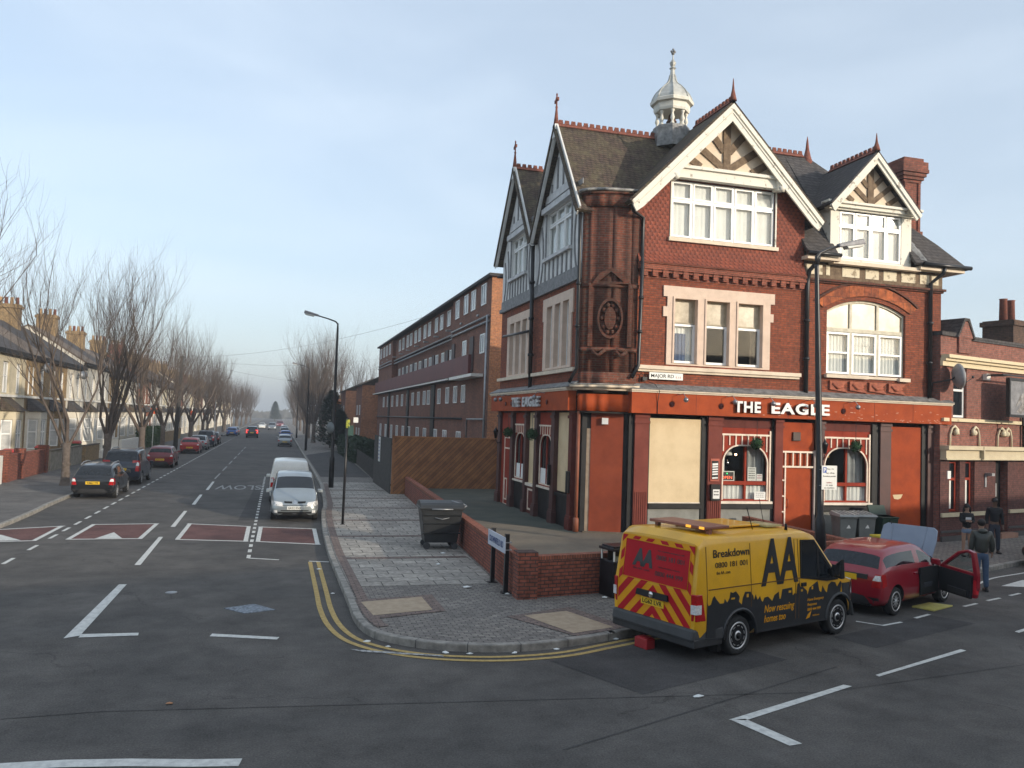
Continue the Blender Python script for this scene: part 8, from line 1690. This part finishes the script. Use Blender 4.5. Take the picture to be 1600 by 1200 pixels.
# ================================================================== PEOPLE
def skin_fig(name, J, E_, m_, parent, sub=2, root=0):
    me = bpy.data.meshes.new(name); me.from_pydata([V(j[0]) for j in J], E_, []); o = bpy.data.objects.new(name, me); COL.objects.link(o); o.parent = parent
    md = o.modifiers.new('skin', 'SKIN'); md.use_smooth_shade = True
    sv = me.skin_vertices[0].data
    for i, j in enumerate(J):
        r = j[1]; sv[i].radius = (r, r) if not isinstance(r, tuple) else r; sv[i].use_root = (i == root)
    s_ = o.modifiers.new('s', 'SUBSURF'); s_.levels = s_.render_levels = sub
    me.materials.append(m_); bake(o); o.data.materials.clear(); o.data.materials.append(m_)
    o.data.polygons.foreach_set('use_smooth', [True]*len(o.data.polygons)); return o
def person(x, y, z, az, H, lab, pose, cloth, hair=HAIR, skin=SKIN, fem=False, shorts=False, bare_arm=False):
    """local: faces -y ; pose gives elbow/hand/knee/foot points as fractions of height"""
    t = thing('person', lab, 'person', (x, y, z), az); k = H
    q = lambda a: V(a)*k
    sh = .1 if not fem else .088
    J = [((0, 0, .53), .058), ((0, -.005, .6), .056), ((0, 0, .7), .068), ((0, .004, .79), .062), ((0, 0, .845), .03), ((0, -.012, .875), .034), ((0, -.018, .925), .05), ((0, -.012, .965), .042)]
    E_ = [(0, 1), (1, 2), (2, 3), (3, 4), (4, 5), (5, 6), (6, 7)]
    def add(p, pts, rs):
        for a, r in zip(pts, rs): J.append((a, r)); E_.append((p, len(J)-1)); p = len(J)-1
        return p
    hands = []
    for s_, nm in ((-1, 'l'), (1, 'r')):
        el, ha = pose['el'+nm], pose['ha'+nm]; w_ = add(3, [(s_*sh, 0, .8), el, ha], [.03, .023, .016]); hands.append((w_, el, ha, s_))
        kn, an, to = pose['kn'+nm], pose['an'+nm], pose['to'+nm]; add(0, [(s_*.05, 0, .48), kn, an, to], [.048, .034, .022, .018])
    for w_, el, ha, s_ in hands:
        d = (V(ha)-V(el)).normalized(); s2 = d.orthogonal().normalized(); pm = V(ha)+d*.022; J.append((tuple(pm), (.016, .009))); E_.append((w_, len(J)-1)); pi_ = len(J)-1
        for f in range(4): b0 = pm+d*.014+s2*(f-1.5)*.0095; add(pi_, [tuple(b0), tuple(b0+d*.02+V((0, -.006, 0))), tuple(b0+d*(.034-.003*abs(f-1.5))+V((0, -.014, 0)))], [.0052, .0048, .004])
        b0 = pm+s2*.018; add(pi_, [tuple(b0), tuple(b0+d*.016+s2*.008)], [.0055, .0045])
    J = [(tuple(q(a)), (tuple(v*k for v in r) if isinstance(r, tuple) else r*k)) for a, r in J]
    skin_fig('body', J, E_, skin, t, 1)
    # face
    b = MB(); hc = q((0, -.018, .93)); 
    b.ball(hc+V((0, -.052*k, -.004*k)), .009*k, 6, (.7, 1, 1.3)); b.build('nose', skin, t, True)
    b = MB(); 
    for s_ in (-1, 1): b.ball(hc+V((s_*.018*k, -.044*k, .006*k)), .006*k, 6)
    b.ball(hc+V((0, -.046*k, -.024*k)), .007*k, 6, (1.6, .5, .4)); b.build('eyes_and_mouth', mat('eye_dark', (.03, .015, .012), .4) if 'eye_dark' not in MATS else MATS['eye_dark'], t, True)
    b = MB()
    for s_ in (-1, 1): b.ball(hc+V((s_*.048*k, .004*k, 0)), .011*k, 6, (.4, .8, 1.2))
    b.build('ears', skin, t, True)
    # hair
    b = MB(); b.ball(hc+V((0, .012*k, .018*k)), .056*k, 12, (1, 1.05, .98))
    if fem:
        for i in range(16): a = pi*(.0+i/15); p = hc+V((.05*k*cos(a), .03*k*sin(a)+.005*k, .01*k)); b.tube([p, p+V((.012*k*cos(a), .012*k, -.06*k)), p+V((.018*k*cos(a), .008*k, -.13*k))], [.017*k, .016*k, .008*k], 5)
    b.build('hair', hair, t, True)
    for nm, m_, spec in cloth:
        Jc = []; Ec = []
        def addc(p, pts, rs):
            for a, r in zip(pts, rs): Jc.append((tuple(q(a)), r*k)); 
            n0 = len(Jc)-len(pts)
            if p is not None: Ec.append((p, n0))
            for i in range(n0, len(Jc)-1): Ec.append((i, i+1))
            return len(Jc)-1
        if spec in ('jacket', 'top'):
            f = 1.45 if nm == 'jacket' else (1.3 if spec == 'jacket' else 1.2); addc(None, [(0, 0, .52 if spec == 'jacket' else .55), (0, 0, .6), (0, 0, .7), (0, .004, .785), (0, .0, .83)], [.07*f, .064*f, .076*f, .068*f, .036*f])
            for s_, n2 in ((-1, 'l'), (1, 'r')):
                el, ha = V(pose['el'+n2]), V(pose['ha'+n2]); end = el+(ha-el)*(.9 if spec == 'jacket' or not bare_arm else .1); addc(3, [(s_*sh, 0, .795), tuple(el), tuple(end)], [.036*f, .029*f, .023*f])
        elif spec in ('jeans', 'shorts'):
            addc(None, [(0, 0, .56), (0, 0, .515)], [.064, .066])
            for s_, n2 in ((-1, 'l'), (1, 'r')):
                kn, an = V(pose['kn'+n2]), V(pose['an'+n2]); hp_ = V((s_*.05, 0, .48))
                if spec == 'shorts': addc(1, [tuple(hp_), tuple(hp_+(kn-hp_)*.3)], [.056, .05])
                else: addc(1, [tuple(hp_), tuple(kn), tuple(an)], [.056, .043, .036])
        elif spec == 'shoes':
            for s_, n2 in ((-1, 'l'), (1, 'r')):
                an, to = V(pose['an'+n2]), V(pose['to'+n2]); b = MB(); c_ = q((an+to)/2); c_.z = .022*k; dd = (to-an); dd.z = 0; fr_ = Fr(c_, dd.normalized(), V((-dd.y, dd.x, 0)).normalized()); b.fb(fr_, -.07*k, .075*k, -.022*k, .012*k, -.026*k, .026*k); b.fb(fr_, -.07*k, .01*k, .012*k, .035*k, -.022*k, .022*k); b.build('shoe', m_, t, True, bevel=.02)
            continue
        elif spec == 'hood':
            b = MB(); b.ball(q((0, .045, .835)), .06*k, 10, (1.1, .7, .6)); b.build(nm, m_, t, True); continue
        elif spec == 'print':
            b = MB(); b.box(-.05*k, .05*k, -.093*k, -.08*k, .7*k, .745*k); b.build(nm, m_, t, True, bevel=.01); continue
        skin_fig(nm, Jc, Ec, m_, t, 1)
    return t
base = dict(ell=(-.125, .01, .64), hal=(-.13, -.03, .5), elr=(.125, .01, .64), har=(.13, -.03, .5), knl=(-.055, -.005, .27), anl=(-.06, .01, .045), tol=(-.065, -.07, .02), knr=(.055, -.005, .27), anr=(.06, .01, .045), tor=(.065, -.07, .02))
JACK = mat('dark_olive_leather', (.035, .038, .032), .45, c2=(.055, .058, .048), scale=3); JEAN = mat('blue_jeans', (.05, .085, .15), .9, c2=(.07, .11, .18), scale=6); BLKC = mat('black_cloth', (.012, .012, .014), .9); DEN = mat('pale_denim', (.14, .19, .27), .9); SHO = mat('dark_shoe', (.02, .018, .018), .6); PRT = mat('print_white', (.5, .5, .52), .8)
person(17.05, 16.75, .0, R(150), 1.8, 'person in dark olive jacket and jeans behind the open car door, back to the viewer', dict(base, ell=(-.13, .02, .66), hal=(-.14, -.03, .53)), [('jacket', JACK, 'jacket'), ('jeans', JEAN, 'jeans'), ('shoes', SHO, 'shoes'), ('hood', JACK, 'hood')])
person(20.75, 20.95, .12, R(-25), 1.64, 'long haired person in black hoodie and denim shorts looking down at both hands', dict(base, ell=(-.11, -.02, .66), hal=(-.03, -.12, .68), elr=(.11, -.02, .66), har=(.03, -.12, .67)), [('hoodie', BLKC, 'jacket'), ('shorts', DEN, 'shorts'), ('shoes', SHO, 'shoes'), ('print', PRT, 'print')], fem=True)
person(22.35, 21.45, .12, R(-30), 1.78, 'short haired person in a black top beside the hall doorway, behind the jacketed person', dict(base), [('top', BLKC, 'top'), ('jeans', mat('dark_jeans', (.03, .035, .05), .9), 'jeans'), ('shoes', SHO, 'shoes')], skin=SKIN2)
# ================================================================== HAZE
b = MB(); b.box(-1520, 1520, -1520, 2220, -1.06, 46); hz = b.build('haze', mat('haze_air', (.5, .5, .5)))
m = MATS['haze_air']; nt = m.node_tree; nt.nodes.clear(); o_ = nt.nodes.new('ShaderNodeOutputMaterial'); pv = nt.nodes.new('ShaderNodeVolumePrincipled')
pv.inputs['Color'].default_value = (.86, .9, .95, 1); pv.inputs['Density'].default_value = .0009; pv.inputs['Anisotropy'].default_value = .2
nt.links.new(pv.outputs[0], o_.inputs['Volume']); tag(hz, 'pale even haze filling the air above the street', 'haze', kind='stuff')
